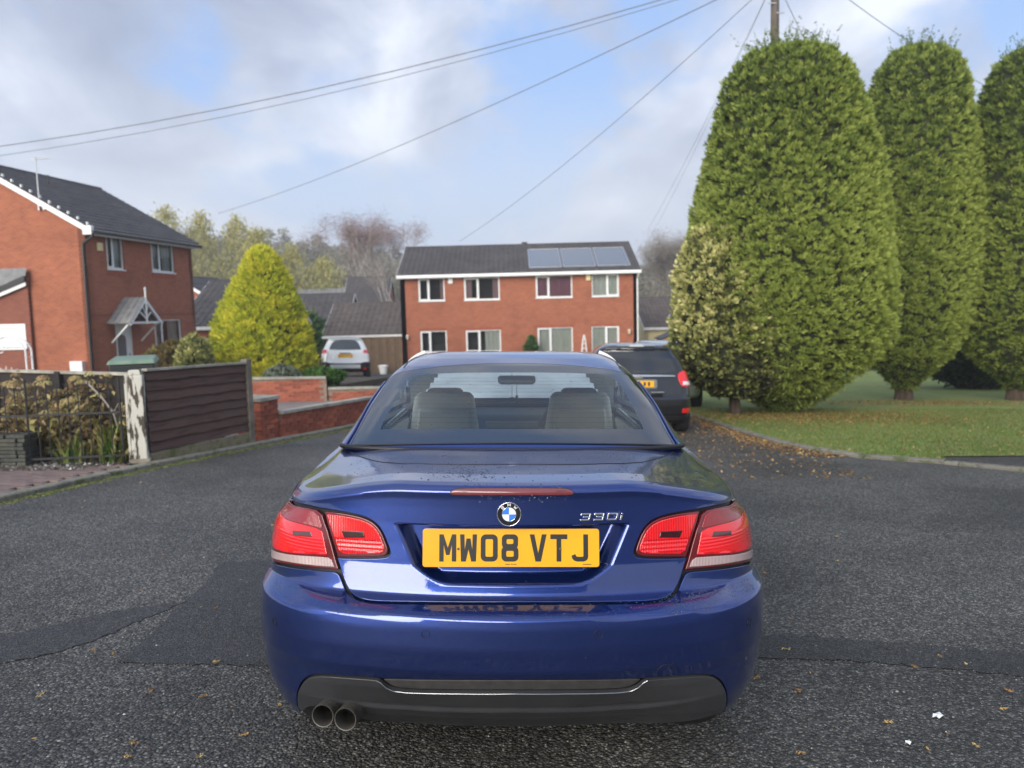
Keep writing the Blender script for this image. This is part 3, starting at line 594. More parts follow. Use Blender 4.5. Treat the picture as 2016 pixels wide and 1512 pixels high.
# roundel
bc, bn = surf_frame(CB, 0., .965); badge = empty('roundel_badge', parent=car); badge.location = (-.0085, bc[1]-.003, bc[2]); badge.rotation_euler = (math.radians(2), 0, 0)
R = .0352
MB().lathe([(0, -.001), (R-.001, -.001), (R, .004)], 48, 'y').build('badge_face', P('badge_black', (.012, .012, .014), .15, coat=1.), badge, smooth=True)
MB().tube([((R-.0008)*math.cos(a), -.001, (R-.0008)*math.sin(a)) for a in np.linspace(0, 2*math.pi, 49)], .0013, 8, False).build('chrome_ring', CHROME, badge, smooth=True, angle=90)
for k, col in enumerate(((.85, .85, .83), (.045, .22, .72), (.85, .85, .83), (.045, .22, .72))):
    a0 = math.pi/2*k; L = [(0, -.0022, 0)]+[(.0205*math.cos(a0+math.pi/2*i/10), -.0022, .0205*math.sin(a0+math.pi/2*i/10)) for i in range(11)]
    MB().add(L, [tuple(range(12))[::-1]]).build('quadrant', P('enamel', col, .2, coat=.8), badge)
MB().tube([(.0205*math.cos(a), -.0022, .0205*math.sin(a)) for a in np.linspace(0, 2*math.pi, 41)], .0005, 6, False).build('inner_ring', CHROME, badge)
LT = {'B': [[(0, 0), (0, 10)], [(0, 10), (6, 10), (7, 8), (6, 5.2), (0, 5.2)], [(6, 5.2), (7.5, 3), (6, 0), (0, 0)]], 'M': [[(0, 0), (0, 10)], [(0, 10), (4.5, 3)], [(4.5, 3), (9, 10)], [(9, 10), (9, 0)]],
      'W': [[(0, 10), (2.5, 0)], [(2.5, 0), (5, 7)], [(5, 7), (7.5, 0)], [(7.5, 0), (10, 10)]]}
for ch, ang in (('B', 43), ('M', 0), ('W', -42)):
    mb = MB(); a = math.radians(ang); w = {'B': 7.5, 'M': 9, 'W': 10}[ch]; k = .00088; yy = -.0022
    for poly in LT[ch]:
        for p, q in zip(poly[:-1], poly[1:]):
            P2 = []
            for (u, v) in (p, q):
                x, z = (u-w/2)*k, .0235+v*k*.92; P2.append((x*math.cos(a)-z*math.sin(a), yy, x*math.sin(a)+z*math.cos(a)))
            mb.bar(P2[0], P2[1], .0016, .0004, (0, 1, 0)); yy -= .00002
    mb.build('letter', P('badge_white', (.8, .8, .8), .3), badge)
# 330i script: bars on a slant
sc = empty('model_script', parent=car); c3 = CB.pos(np.array(.2381), np.array(.9527)); sc.location = (.198, c3[1]-.001, c3[2]-.011); sc.rotation_euler = (math.radians(0), 0, math.radians(5.5))
def bars(L, x0, w=.0050, d=.006, name='numeral'):
    mb = MB(); yy = 0
    for (x, z), (x2, z2) in L:
        sl = .22; mb.bar((x0+x*.001+z*.001*sl, yy, z*.001), (x0+x2*.001+z2*.001*sl, yy, z2*.001), w, d, (0, 1, 0)); yy -= .0002
    mb.build(name, CHROME, sc, bevel=.0012)
three = [((0, 19.5), (29, 19.5)), ((28, 21), (27.5, 11)), ((7, 11), (28, 11)), ((27.5, 11), (27, 1)), ((28, 2.5), (0, 2.5)), ((1, 19.5), (1, 15.5))]
bars(three, 0); bars(three, .0405)
bars([((0, 19.5), (28, 19.5)), ((27.5, 21), (27, 1)), ((28, 2.5), (0, 2.5)), ((1, 21), (1, 1))], .0815)
bars([((0, 14), (0, 0)), ((0, 21), (0, 17))], .1225, .0065)
# hard top, rear window
gi = np.array(mirror(PX['glass_out'])); gi = resample(chaikin(gi, 2), .02)
side_l = lambda sg: [(sg*.93, .33), (sg*.985, .53), (sg*1.15, .64), (sg*2.1, .66), (sg*2.4, .52), (sg*2.55, .22), (sg*2.56, .10), (sg*1.6, .10), (sg*1.0, .10)]
wsh = lambda: [(CG.L-.002, .12), (CG.L-.58, .12), (CG.L-.62, .2), (CG.L-.52, .70), (CG.L-.002, .78)]
gc = gi.mean(0)
def hide(c):
    m = inside(c, gc+(gi-gc)*.975)
    for sg in (1, -1):
        q = resample(chaikin(side_l(sg), 2), .03); cc = q.mean(0); m |= inside(c, cc+(q-cc)*np.array([.98, .93]))
        w = np.array([(sg*a, b) for a, b in wsh()]); cw = w.mean(0); m |= inside(c, cw+(w-cw)*np.array([.97, .95])) | ((np.abs(c[:, 0]) > CG.L-.06) & (c[:, 1] > .14) & (c[:, 1] < .78))
    return m
def hide2(c): return hide(c) | inside(c, gc+(gi-gc)*np.array([1.03, 1.04]))
shell(CG, 'hard_top', BLUE, car, -CG.L, CG.L, 0, CG.T, 420, 130, 0, skip=hide)
shell(CG, 'headlining', P('pale_cloth', (.80, .80, .76), .9), car, -CG.L, CG.L, .04, CG.t_of_z(1.368), 300, 80, -.03, skip=hide2)
rw = panel(CG, mirror(PX['glass_out']), 'rear_window', [FRIT, TINT], car, h=.02, off=.004, skirt=.004, hole=[mirror(PX['glass_in'])], smooth=2)
strip_tube(CG, mirror(PX['glass_out']), 'window_seal', SEAL, rw, .0028, .002, closed=True)
for k in range(13):
    tt_ = .165+k*.038; half = np.interp(tt_, [.14, .17, .33, .5, .6, .66], [.53, .535, .545, .55, .53, .41])-.015
    strip_tube(CG, [(s, tt_+.004*math.cos(s*2)) for s in np.linspace(-half, half, 9)], 'heater_wire', P('heater_line', (.06, .07, .06), .6), rw, .0003, .0015, n=4) if tt_ < .66 else None
for sg in (1, -1):
    panel(CG, side_l(sg), 'side_window', SIDEG, car, h=.06, off=.002, skirt=.003)
wf = [(s, t) for s, t in wsh()]
for sg in (1, -1):
    panel(CG, [(sg*a, b) for a, b in wf], 'windscreen', MIST, car, h=.06, off=.002, skirt=.002, smooth=0)
# seams of the folding roof and the bottom gasket
rs = PX['roof_seam']
for sg in (1, -1): strip_tube(CG, [(sg*s, t) for s, t in rs], 'roof_seam', SEAL, car, .0022, .0008)
gk = [(s, .012) for s in np.linspace(-.665, .665, 40)]
strip_tube(CG, gk, 'rear_gasket', SEAL, car, .009, .002, n=8)
for sg in (1, -1): strip_tube(CG, [(-sg*a, b) for a, b in PX['pillar_trim']], 'pillar_trim', BLUE, car, .0045, .004, n=8)
# cabin
cab = P('dark_trim', (.075, .08, .08), .7); LEATH = PN('cream_leather', (.93, .93, .80), (.90, .90, .76), 6, .5, bump=.2, bscale=90, bdist=.002)
MB().box(-.66, .66, .95, 3.35, .25, .42).build('cabin_floor', P('beige_carpet', (.70, .68, .58), .95), car)
for sg in (-1, 1): MB().box(sg*.70-.02, sg*.70+.02, 1.1, 3.2, .35, .95).build('door_trim', LEATH, car, bevel=.01)
MB().box(-.66, .66, .86, 1.24, .60, .955).build('parcel_shelf', LEATH, car, bevel=.03)
mb = MB(); prof = [(2.95, .70), (2.93, .86), (2.99, .965), (3.15, 1.0), (3.45, .99), (3.5, .6)]
mb.prism([(0, y, z) for y, z in prof], (-.69, 0, 0), (.69, 0, 0)); mb.build('dashboard', cab, car, bevel=.02)
MB().box(-.17, .17, 2.905, 2.935, .885, .925).build('dash_trim', P('brushed_trim', (.4, .4, .4), .3, .8), car)
mb = MB(); mb.tube([(.37+.185*math.cos(a), 2.72+.06*math.sin(a), .90+.175*math.sin(a)) for a in np.linspace(0, 2*math.pi, 29)], .014, 8, False); mb.bar((.20, 2.72, .90), (.54, 2.72, .90), .05, .03); mb.build('steering_wheel', cab, car, smooth=True)
for sx in (-1, 1):
    seat = empty('front_seat', parent=car); cx = .355*sx-.0
    seat.location = (cx, 0, 0)
    def slab(y0, z0, w0, y1, z1, w1, th, r=.035):
        m = MB(); V = []
        for (y, z, w) in ((y0, z0, w0), ((y0+y1)/2, (z0+z1)/2, (w0+w1)/2*1.04), (y1, z1, w1)):
            V += [(-w, y-th/2, z), (w, y-th/2, z), (w, y+th/2, z+.01), (-w, y+th/2, z+.01)]
        F = [(0, 3, 2, 1), (8, 9, 10, 11)]+[(4*i+a, 4*i+(a+1) % 4, 4*i+4+(a+1) % 4, 4*i+4+a) for i in range(2) for a in range(4)]
        m.add(V, F); return m
    o = slab(2.02, .50, .235, 1.93, 1.165, .150, .14).build('backrest', LEATH, seat, smooth=True, bevel=.035, seg=4, angle=50)
    slab(1.925, .60, .165, 1.855, 1.085, .125, .03).build('back_panel', LEATH, seat, smooth=True, bevel=.012, seg=3, angle=50)
    slab(1.98, 1.155, .10, 1.95, 1.185, .08, .10).build('head_restraint', cab, seat, smooth=True, bevel=.02, seg=3)
    MB().box(-.24, .24, 1.95, 2.48, .42, .56).build('cushion', LEATH, seat, bevel=.04)
    MB().tube([(sx*.20, 1.92, 1.08), (sx*.29, 1.84, 1.0), (sx*.33, 1.80, .93)], .012, 6).build('belt_guide', CHROME, seat, smooth=True)
    MB().bar((sx*.17, 1.93, 1.06), (sx*.26, 1.88, .70), .05, .004, (1, 0, 0)).build('seat_belt', P('belt_webbing', (.45, .46, .40), .8), seat)
mir = empty('interior_mirror', parent=car); mir.location = (.03, 2.80, 1.205)
MB().prism([(x, 0, z) for x, z in rrect(.24, .062, .025)][::-1], (0, 0, 0), (0, .03, 0)).build('housing', cab, mir)
MB().prism([(x, 0, z) for x, z in rrect(.225, .048, .02)][::-1], (0, -.002, 0), (0, 0, 0)).build('mirror_glass', P('mirror', (.8, .85, .82), .03, 1.), mir)
MB().tube([(0, .03, 0), (0, .12, .09)], .01, 6).build('stalk', cab, mir)
MB().tube([(-.0, -.005, -.03), (-.0, -.005, -.11)], .0015, 4).build('cord', cab, mir); MB().box(-.008, .008, -.008, -.002, -.15, -.10).build('charm', cab, mir)
# wheels, exhausts
TYRE = P('tyre_rubber', (.02, .02, .021), .8); RIM = P('alloy', (.45, .46, .47), .35, .8)
def wheel_parts(parent, x, y, z, r, w=.20, sx=1, rim=RIM):
    e = empty('wheel', (x, y, z), parent=parent)
    MB().lathe([(r*.62, -w/2), (r*.93, -w/2), (r, -w/2+.03), (r, w/2-.03), (r*.93, w/2), (r*.62, w/2)], 32, 'x').build('tyre', TYRE, e, smooth=True)
    m = MB(); q = sx*(w/2-.03)
    for k in range(5):
        a = 2*math.pi*k/5+.3; m.bar((q, 0, 0), (q-.01*sx, math.cos(a)*r*.62, math.sin(a)*r*.62), r*.2, .03, (1, 0, 0))
    m.lathe([(r*.64, q+.01*sx), (r*.58, q), (r*.58, -q)], 28, 'x'); m.lathe([(0, q+.015*sx), (r*.14, q+.01*sx), (r*.15, q-.02*sx)], 16, 'x'); m.build('rim', rim, e, smooth=True)
    MB().lathe([(0, 0), (r*.5, 0)], 20, 'x', (q-.09*sx, 0, 0)).build('brake_disc', P('disc', (.12, .11, .10), .4, .7), e)
    return e
for y in (AX1, AX2):
    for sx in (-1, 1): wheel_parts(car, sx*.735, y, .325, .325, .215, sx)
for xx, zz_, yy in ((-.552, .325, .095), (-.484, .320, .084)):
    ex = empty('exhaust_pipe', (xx, yy, zz_), parent=car); ex.rotation_euler = (math.radians(-3), 0, math.radians(-9))
    MB().lathe([(.0305, .40), (.0335, .10), (.0340, 0), (.0333, -.003), (.0306, -.002), (.0295, .02), (.029, .25)], 32, 'y').build('tailpipe', PN('sooty_steel', (.05, .047, .04), (.14, .13, .11), 12, .6, metal=.5, bump=.1), ex, smooth=True)
    MB().lathe([(0, .09), (.0292, .09)], 24, 'y').build('bore_shade', P('bore_shade', (.004, .004, .004), .95), ex)  # black disc across the bore stands in for the shade inside the pipe
MB().lathe([(0, 0), (.12, 0), (.13, .04), (.13, .6), (0, .62)], 20, 'x', (-.45, .62, .29)).build('silencer', P('silencer_steel', (.10, .10, .095), .6, .6), car, smooth=True)
for sx in (-1, 1):
    e = empty('door_mirror', (sx*.86, 3.02, .98), parent=car); MB().lathe([(0, -.07), (.07, -.05), (.09, 0), (.07, .08), (0, .11)], 16, 'y').build('housing', BLUE, e, smooth=True)
    MB().bar((-sx*.12, .02, -.03), (0, .02, -.02), .05, .04).build('arm', BLUE, e)

# rain beads left on the paint
bead_v, bead_f = [], []
def beads(S, s, t, r):
    n = 6; c = S.pos(s, t); nn = S.nor(s, t); u = np.cross(nn, (0, 1., .3)); u /= np.linalg.norm(u, axis=1, keepdims=True); v = np.cross(nn, u)
    for i in range(len(s)):
        k = len(bead_v); rr = r[i]; e = 1+random.random()*.6
        for a in range(n):
            q = 2*math.pi*a/n; bead_v.append(tuple(c[i]+rr*(u[i]*math.cos(q)+v[i]*math.sin(q)*e)+nn[i]*.0001))
        for a in range(n):
            q = 2*math.pi*a/n; bead_v.append(tuple(c[i]+.62*rr*(u[i]*math.cos(q)+v[i]*math.sin(q)*e)+nn[i]*rr*.5))
        bead_v.append(tuple(c[i]+nn[i]*rr*.62))
        for a in range(n):
            b = (a+1) % n; bead_f.append((k+a, k+b, k+n+b, k+n+a)); bead_f.append((k+n+a, k+n+b, k+2*n))
def scatter(S, n, s0, s1_, t0, t1, r0=.0008, r1=.0022, gauss=None):
    s = rng.uniform(s0, s1_, n) if gauss is None else rng.normal(gauss[0], gauss[1], n); t = rng.uniform(t0, t1, n) if gauss is None else rng.normal(gauss[2], gauss[3], n)
    beads(S, s, np.clip(t, t0, t1), r0+(r1-r0)*rng.random(n)**3)
scatter(CB, 260, 0, 0, 1.09, 1.45, .0012, .0042, gauss=(-.17, .07, 1.22, .06))
scatter(CB, 420, -.8, .8, 1.10, 1.60, .0008, .0030); scatter(CB, 300, .45, 1.0, 1.1, 1.55, .0008, .003)
scatter(CB, 420, -.9, -.5, .60, .69); scatter(CB, 520, .5, .92, .60, .70, .0009, .0028); scatter(CB, 480, -.55, .55, .615, .685)
scatter(CB, 160, -.2, .2, 1.0, 1.08, .001, .003); scatter(CB, 120, -.3, .32, .735, .80, .0008, .002); scatter(CB, 90, -.95, .95, .2, .95, .0006, .0016)
scatter(CG, 200, -.62, .62, .05, .8, .001, .003); scatter(CG, 120, .45, .75, .05, .75, .001, .003)
o = MB(); o.v = bead_v; o.f = bead_f
wb = o.build('water_beads', P('rain_bead', (.035, .045, .085), .04, spec=.9), car, smooth=True, angle=80); wb['kind'] = 'stuff'
# ================================================================== ground, road, pavements
def sheet(name, poly, mat, dz, kind='structure', h=1.0, zf=None, thick=0):
    """a flat sheet that follows the street's slope; thick gives it a visible edge"""
    p = resample(np.array(poly, float), h)
    xs = np.arange(p[:, 0].min(), p[:, 0].max(), h); ys = np.arange(p[:, 1].min(), p[:, 1].max(), h); G = np.array([(x, y) for x in xs for y in ys])
    G = G[inside(G, p)]
    if len(G): G = G[bdist(G, p) > h*.4]
    r = delaunay_2d_cdt([Vector(v) for v in p]+[Vector(v) for v in G], [(i, (i+1) % len(p)) for i in range(len(p))], [], 1, 1e-6)
    st = np.array([tuple(v) for v in r[0]]); z = (zf or ground)(st[:, 0], st[:, 1])+dz; tri = np.array([f if (st[f[1]]-st[f[0]])[0]*(st[f[2]]-st[f[0]])[1]-(st[f[1]]-st[f[0]])[1]*(st[f[2]]-st[f[0]])[0] > 0 else f[::-1] for f in r[2]])
    V = np.c_[st, z]; Q = None
    if thick:
        k = len(V); zp = (zf or ground)(p[:, 0], p[:, 1])+dz; V = np.r_[V, np.c_[p, zp], np.c_[p, zp-thick]]; m = len(p); i = np.arange(m); Q = np.stack([k+i, k+(i+1) % m, k+m+(i+1) % m, k+m+i], 1)
    o = npmesh(name, V, Q, tri, mat)
    if kind: o['kind'] = kind
    return o
def asphalt(name, lo, hi, chip, cell=86., bump=.85, gl=.5, fines=(.5, 1.0)):
    m = P(name, lo, .62); t = m.node_tree; b = t.nodes['Principled BSDF']; tc = N(t, 'ShaderNodeTexCoord')
    nw = N(t, 'ShaderNodeTexNoise', Scale=60.0, Detail=3.0); LK(t, tc.outputs['Object'], nw.inputs['Vector'])
    wv = N(t, 'ShaderNodeMixRGB', blend_type='ADD'); wv.inputs[0].default_value = .006; LK(t, tc.outputs['Object'], wv.inputs[1]); LK(t, nw.outputs['Color'], wv.inputs[2])
    v = N(t, 'ShaderNodeTexVoronoi', Scale=cell, Randomness=1.0); LK(t, wv.outputs[0], v.inputs['Vector'])
    sp = N(t, 'ShaderNodeSeparateColor'); LK(t, v.outputs['Color'], sp.inputs[0])
    r = ramp(t, sp.outputs[0], [(0, lo), (.45, tuple(c*.8 for c in hi)), (.80, tuple(c*1.35 for c in hi)), (.93, chip)], 'LINEAR')
    # dark binder between the chippings
    d = ramp(t, v.outputs['Distance'], [(.25, (1, 1, 1)), (.62, (.36, .36, .36))]); mx = N(t, 'ShaderNodeMixRGB', blend_type='MULTIPLY'); mx.inputs[0].default_value = .9
    LK(t, r.outputs[0], mx.inputs[1]); LK(t, d.outputs[0], mx.inputs[2])
    n = N(t, 'ShaderNodeTexNoise', Scale=.55, Detail=7.0, Roughness=.62); LK(t, tc.outputs['Object'], n.inputs['Vector'])
    r2 = ramp(t, n.outputs[0], [(.33, (fines[0],)*3), (.62, (fines[1],)*3)]); m2 = N(t, 'ShaderNodeMixRGB', blend_type='MULTIPLY'); m2.inputs[0].default_value = 1
    LK(t, mx.outputs[0], m2.inputs[1]); LK(t, r2.outputs[0], m2.inputs[2]); LK(t, m2.outputs[0], b.inputs['Base Color'])
    sub = N(t, 'ShaderNodeMath', operation='MULTIPLY_ADD'); LK(t, sp.outputs[1], sub.inputs[0]); sub.inputs[1].default_value = .6
    inv_ = N(t, 'ShaderNodeMath', operation='SUBTRACT'); inv_.inputs[0].default_value = .6; LK(t, v.outputs['Distance'], inv_.inputs[1]); LK(t, inv_.outputs[0], sub.inputs[2])
    bp = N(t, 'ShaderNodeBump', Strength=bump, Distance=.009); LK(t, sub.outputs[0], bp.inputs['Height']); LK(t, bp.outputs[0], b.inputs['Normal'])
    rr = ramp(t, sp.outputs[2], [(0, (gl,)*3), (1, (.85,)*3)], 'LINEAR'); LK(t, rr.outputs[0], b.inputs['Roughness'])
    return m
ROADM = asphalt('worn_road_asphalt', (.046, .043, .037), (.152, .145, .128), (.36, .345, .30))
PATCHM = asphalt('dark_smooth_asphalt', (.032, .030, .029), (.072, .069, .066), (.17, .165, .15), 150., .45, .45)
SIDEM = asphalt('brownish_footway_asphalt', (.045, .038, .033), (.085, .075, .066), (.25, .22, .18), 110., .5, .6)
GRASSM = PN('ground_soil_grass', (.045, .062, .018), (.075, .095, .026), 3, .95, bump=.4, bscale=60, bdist=.02, c3=(.11, .10, .04))
# ground sheet out to the horizon, with the wooded hill rising behind the estate
def terrain(x, y):
    z = ground(x, y)-.05
    hill = 18.5*sstep(95, 230, y)*(1-.62*sstep(-70, 0, x)); return z+hill
xs = np.r_[np.linspace(-420, -60, 22), np.linspace(-50, 50, 41), np.linspace(60, 420, 22)]; ys = np.r_[np.linspace(-60, -20, 6), np.linspace(-15, 60, 31), np.linspace(66, 260, 34), np.linspace(280, 420, 8)]
A_, B_ = np.meshgrid(xs, ys); i_ = (np.arange(len(ys)-1)[:, None]*len(xs)+np.arange(len(xs)-1)[None]).ravel(); w_ = len(xs)
o = npmesh('ground', np.c_[A_.ravel(), B_.ravel(), terrain(A_.ravel(), B_.ravel())], np.stack([i_, i_+1, i_+1+w_, i_+w_], 1), None, GRASSM, smooth=True); o['kind'] = 'structure'
LK_ = [(-8.5, -14), (-5.62, 2), (-4.7, 6.94), (-4.33, 8.89), (-3.71, 11.03), (-2.97, 13.35), (-2.35, 15.6), (-1.9, 18), (-1.75, 21), (-2.3, 24), (-4.0, 27.0), (-7.5, 30.0), (-14, 32.5)]
RK_ = [(4.3, 30), (3.85, 22), (3.72, 18), (3.76, 15.56), (3.82, 13.2), (3.95, 11.01), (4.45, 9.85), (5.25, 9.30), (5.9, 8.62), (12, 6.4), (22, 4.5)]
road_poly = LK_+[(-16, 42.6), (10, 42.4), (10.5, 34)]+RK_+[(22, -14)]
sheet('road', road_poly, ROADM, 0.0, h=2.0)
for L in ([(-1.79, 3.32), (-1.45, 3.295), (-1.12, 3.28), (-.6, 3.27), (.2, 3.3), (.2, 4.9), (-.9, 5.05), (-1.62, 5.04), (-1.94, 4.92), (-1.86, 4.55), (-1.84, 4.1), (-1.80, 3.7)],
          [(-4.2, 3.0), (-2.9, 3.12), (-2.29, 3.29), (-2.05, 3.5), (-1.96, 3.80), (-1.83, 4.15), (-2.1, 4.05), (-2.49, 3.62), (-3.2, 3.4), (-4.4, 3.2)],
          [(.9, 3.70), (1.18, 3.66), (1.5, 3.60), (1.9, 3.52), (2.31, 3.41), (3.3, 3.2), (4.4, 2.9), (4.4, 2.62), (3.2, 2.95), (2.14, 3.16), (1.75, 3.27), (1.45, 3.34), (1.09, 3.36), (.8, 3.38)]):
    _p = resample(chaikin(L, 2), .04); sheet('road_patch', [tuple(v) for v in _p+rng.normal(0, .007, _p.shape)], PATCHM, .004, h=.4)
def offset_line(L, d):
    L = np.array(L, float); t = np.gradient(L, axis=0); t /= np.linalg.norm(t, axis=1, keepdims=True); return L+np.stack([t[:, 1], -t[:, 0]], 1)*d
# kerbs: separate stones
KERB = [PN('kerb_concrete', (.10+.03*k, .093+.026*k, .078+.02*k), (.19+.03*k, .175+.03*k, .145+.02*k), 6, .92, bump=.6, bscale=60, bdist=.006, c3=(.085, .10, .04)) for k in range(3)]
def kerb_run(L, name, label, w, hgt, side, step=.91, lo=.0):
    root = empty(name, (float(L[0][0]), float(L[0][1]), gz(*L[0]))); root['kind'] = 'structure'
    seg = resample_open(np.array(L, float), .05); seg = [np.array(L[0], float)]+seg; d = 0; last = 0; pts = [seg[0]]
    acc = [0]
    for a, b in zip(seg[:-1], seg[1:]): acc.append(acc[-1]+np.linalg.norm(b-a))
    acc = np.array(acc); seg = np.array(seg); k = 0; s = 0
    while s < acc[-1]-.05:
        e = min(s+step-.012, acc[-1]); p = np.array([np.interp(s, acc, seg[:, i]) for i in (0, 1)]); q = np.array([np.interp(e, acc, seg[:, i]) for i in (0, 1)])
        t = (q-p)/np.linalg.norm(q-p); n = np.array([-t[1], t[0]])*side; j = random.uniform(-.006, .006)
        mb = MB(); prof = [(0, -.06), (.0, hgt-.012), (.014, hgt), (w, hgt+.003), (w, -.06)]
        V = []
        for c in (p, q): V += [(c[0]+n[0]*(a+j), c[1]+n[1]*(a+j), gz(*c)+b) for a, b in prof]
        m = len(prof); mb.add([(x-root.location.x, y-root.location.y, z-root.location.z) for x, y, z in V], [(i, (i+1) % m, (i+1) % m+m, i+m) for i in range(m)]+[tuple(range(m))[::-1], tuple(range(m, 2*m))])
        mb.build('kerb_stone', KERB[random.randrange(3)], root); s += step; k += 1
    return root
kerb_run(LK_[1:9], 'kerb', '', .125, .055, 1)
kerb_run(RK_[2:8][::-1], 'kerb', '', .10, .045, -1)
kerb_run(RK_[7:10][::-1], 'kerb', '', .10, .035, -1)
# footway strip beside the lawn on the right, and the lawn itself
foot_in = [(5.35, 9.40), (5.46, 9.71), (6.50, 9.75), (9.5, 9.2), (13, 8.2)]
sheet('footway', [(5.32, 9.34), (5.97, 8.70), (12.05, 6.5)]+foot_in[::-1][:-1], SIDEM, .034, h=.6)
LAWNM = PN('lawn_turf', (.165, .21, .04), (.21, .27, .055), 2.2, .95, bump=.2, bscale=60, bdist=.012, c3=(.24, .23, .08), big=(.35, .86))
lawn = [(v[0]+.10, v[1]) for v in RK_[0:7]]+[(5.35, 9.42), (5.46, 9.76), (6.5, 9.80), (9.5, 9.25), (13, 8.25), (30, 7), (70, 7), (70, 52), (19, 50), (9.5, 43), (5, 39)]
sheet('lawn', lawn, LAWNM, .040, h=1.2)
# block-paved pavement on the left: every block a piece
pav = [(-4.83, 6.94), (-4.46, 8.93), (-4.50, 9.17), (-4.95, 8.62), (-5.75, 8.50), (-7.8, 8.45), (-7.8, 5.2), (-5.15, 5.2)]
sheet('paving_bed', pav, PN('jointing_sand', (.05, .042, .034), (.07, .085, .035), 20, .95), .030, h=.8)
pave = empty('pavement', (-5.5, 7.5, gz(-5.5, 7.5))); pave['kind'] = 'structure'
PB = [PN('paving_block', (.125+.03*k, .085+.017*k, .078+.012*k), (.185+.03*k, .135+.02*k, .12+.015*k), 18, .9, bump=.3, bscale=120, bdist=.003) for k in range(3)]
bl_me = []
for k in range(3):
    b = MB(); b.box(-.0965, .0965, -.0465, .0465, -.03, .02); me = b.build('block', PB[k], mesh_only=True); bl_me.append(me)
pp = np.array(pav); ang = math.radians(13); ca, sa = math.cos(ang), math.sin(ang); cnt = 0
cand = []
for i in range(-20, 20):
    for j in range(-40, 40):
        u = i*.2+(.1 if j % 2 else 0); v = j*.1; x, y = -5.3+u*ca+v*sa, 7.4-u*sa+v*ca; cand.append((x, y))
cand = np.array(cand); ok = inside(cand, pp) & (bdist(cand, pp) > .05) & (cand[:, 0] > -6.15) & (cand[:, 1] > 6.3); cand = cand[ok]; cand = cand[np.argsort(np.hypot(*cand.T))][:298]
slope = Matrix.Rotation(0, 4, 'Z')
for x, y in cand:
    ax = math.atan(-NR[1]/NR[2]); o = inst('block', bl_me[random.randrange(3)], pave, (x+5.5, y-7.5, gz(x, y)+.034+random.uniform(-.002, .003)-pave.location.z), (ax+random.uniform(-.01, .01), math.atan(NR[0]/NR[2])+random.uniform(-.01, .01), -ang))
# garden bed on the left
SOIL = PN('garden_soil', (.035, .026, .018), (.075, .058, .042), 14, .97, bump=1.0, bscale=40, bdist=.03, c3=(.11, .09, .06))
sheet('garden_soil', [(-4.50, 9.19), (-4.95, 8.66), (-5.75, 8.54), (-14, 8.5), (-14.6, 27.5), (-3.2, 27.5), (-2.45, 18), (-3.05, 15.0), (-3.95, 12.0), (-4.02, 11.55), (-4.56, 9.4)], SOIL, .036, h=1.0)
sheet('garden_path', [(-4.9, 9.9), (-6.9, 9.5), (-9, 9.6), (-9, 10.3), (-6.4, 10.5), (-5.0, 10.6)], PN('pale_path', (.20, .19, .18), (.28, .26, .24), 5, .9), .045, h=.6)

# ================================================================== building kit
def wall_mesh(w, h, th, holes, gable=None):
    """a wall standing on its local x axis, outer face at y=0, with real openings; gable=(apex x, apex z) adds a triangle on top"""
    mb = MB(); xs = sorted({0, w, *[q for a in holes for q in a[:2]]}); zs = sorted({0, h, *[q for a in holes for q in a[2:]]})
    for x0, x1 in zip(xs[:-1], xs[1:]):
        for z0, z1 in zip(zs[:-1], zs[1:]):
            cx, cz = (x0+x1)/2, (z0+z1)/2
            if any(a[0] < cx < a[1] and a[2] < cz < a[3] for a in holes): continue
            mb.add([(x0, 0, z0), (x1, 0, z0), (x1, 0, z1), (x0, 0, z1)], [(0, 1, 2, 3)]); mb.add([(x0, th, z0), (x1, th, z0), (x1, th, z1), (x0, th, z1)], [(3, 2, 1, 0)])
    for a in holes: 
        x0, x1, z0, z1 = a; mb.add([(x0, 0, z0), (x1, 0, z0), (x1, 0, z1), (x0, 0, z1), (x0, th, z0), (x1, th, z0), (x1, th, z1), (x0, th, z1)], [(0, 4, 5, 1), (1, 5, 6, 2), (2, 6, 7, 3), (3, 7, 4, 0)])
    mb.add([(0, 0, 0), (0, 0, h), (0, th, h), (0, th, 0), (w, 0, 0), (w, 0, h), (w, th, h), (w, th, 0)], [(0, 1, 2, 3), (7, 6, 5, 4), (1, 5, 6, 2)])
    if gable:
        ax, az = gable; mb.prism([(0, 0, h), (w, 0, h), (ax, 0, az)], (0, 0, 0), (0, th, 0))
    return mb
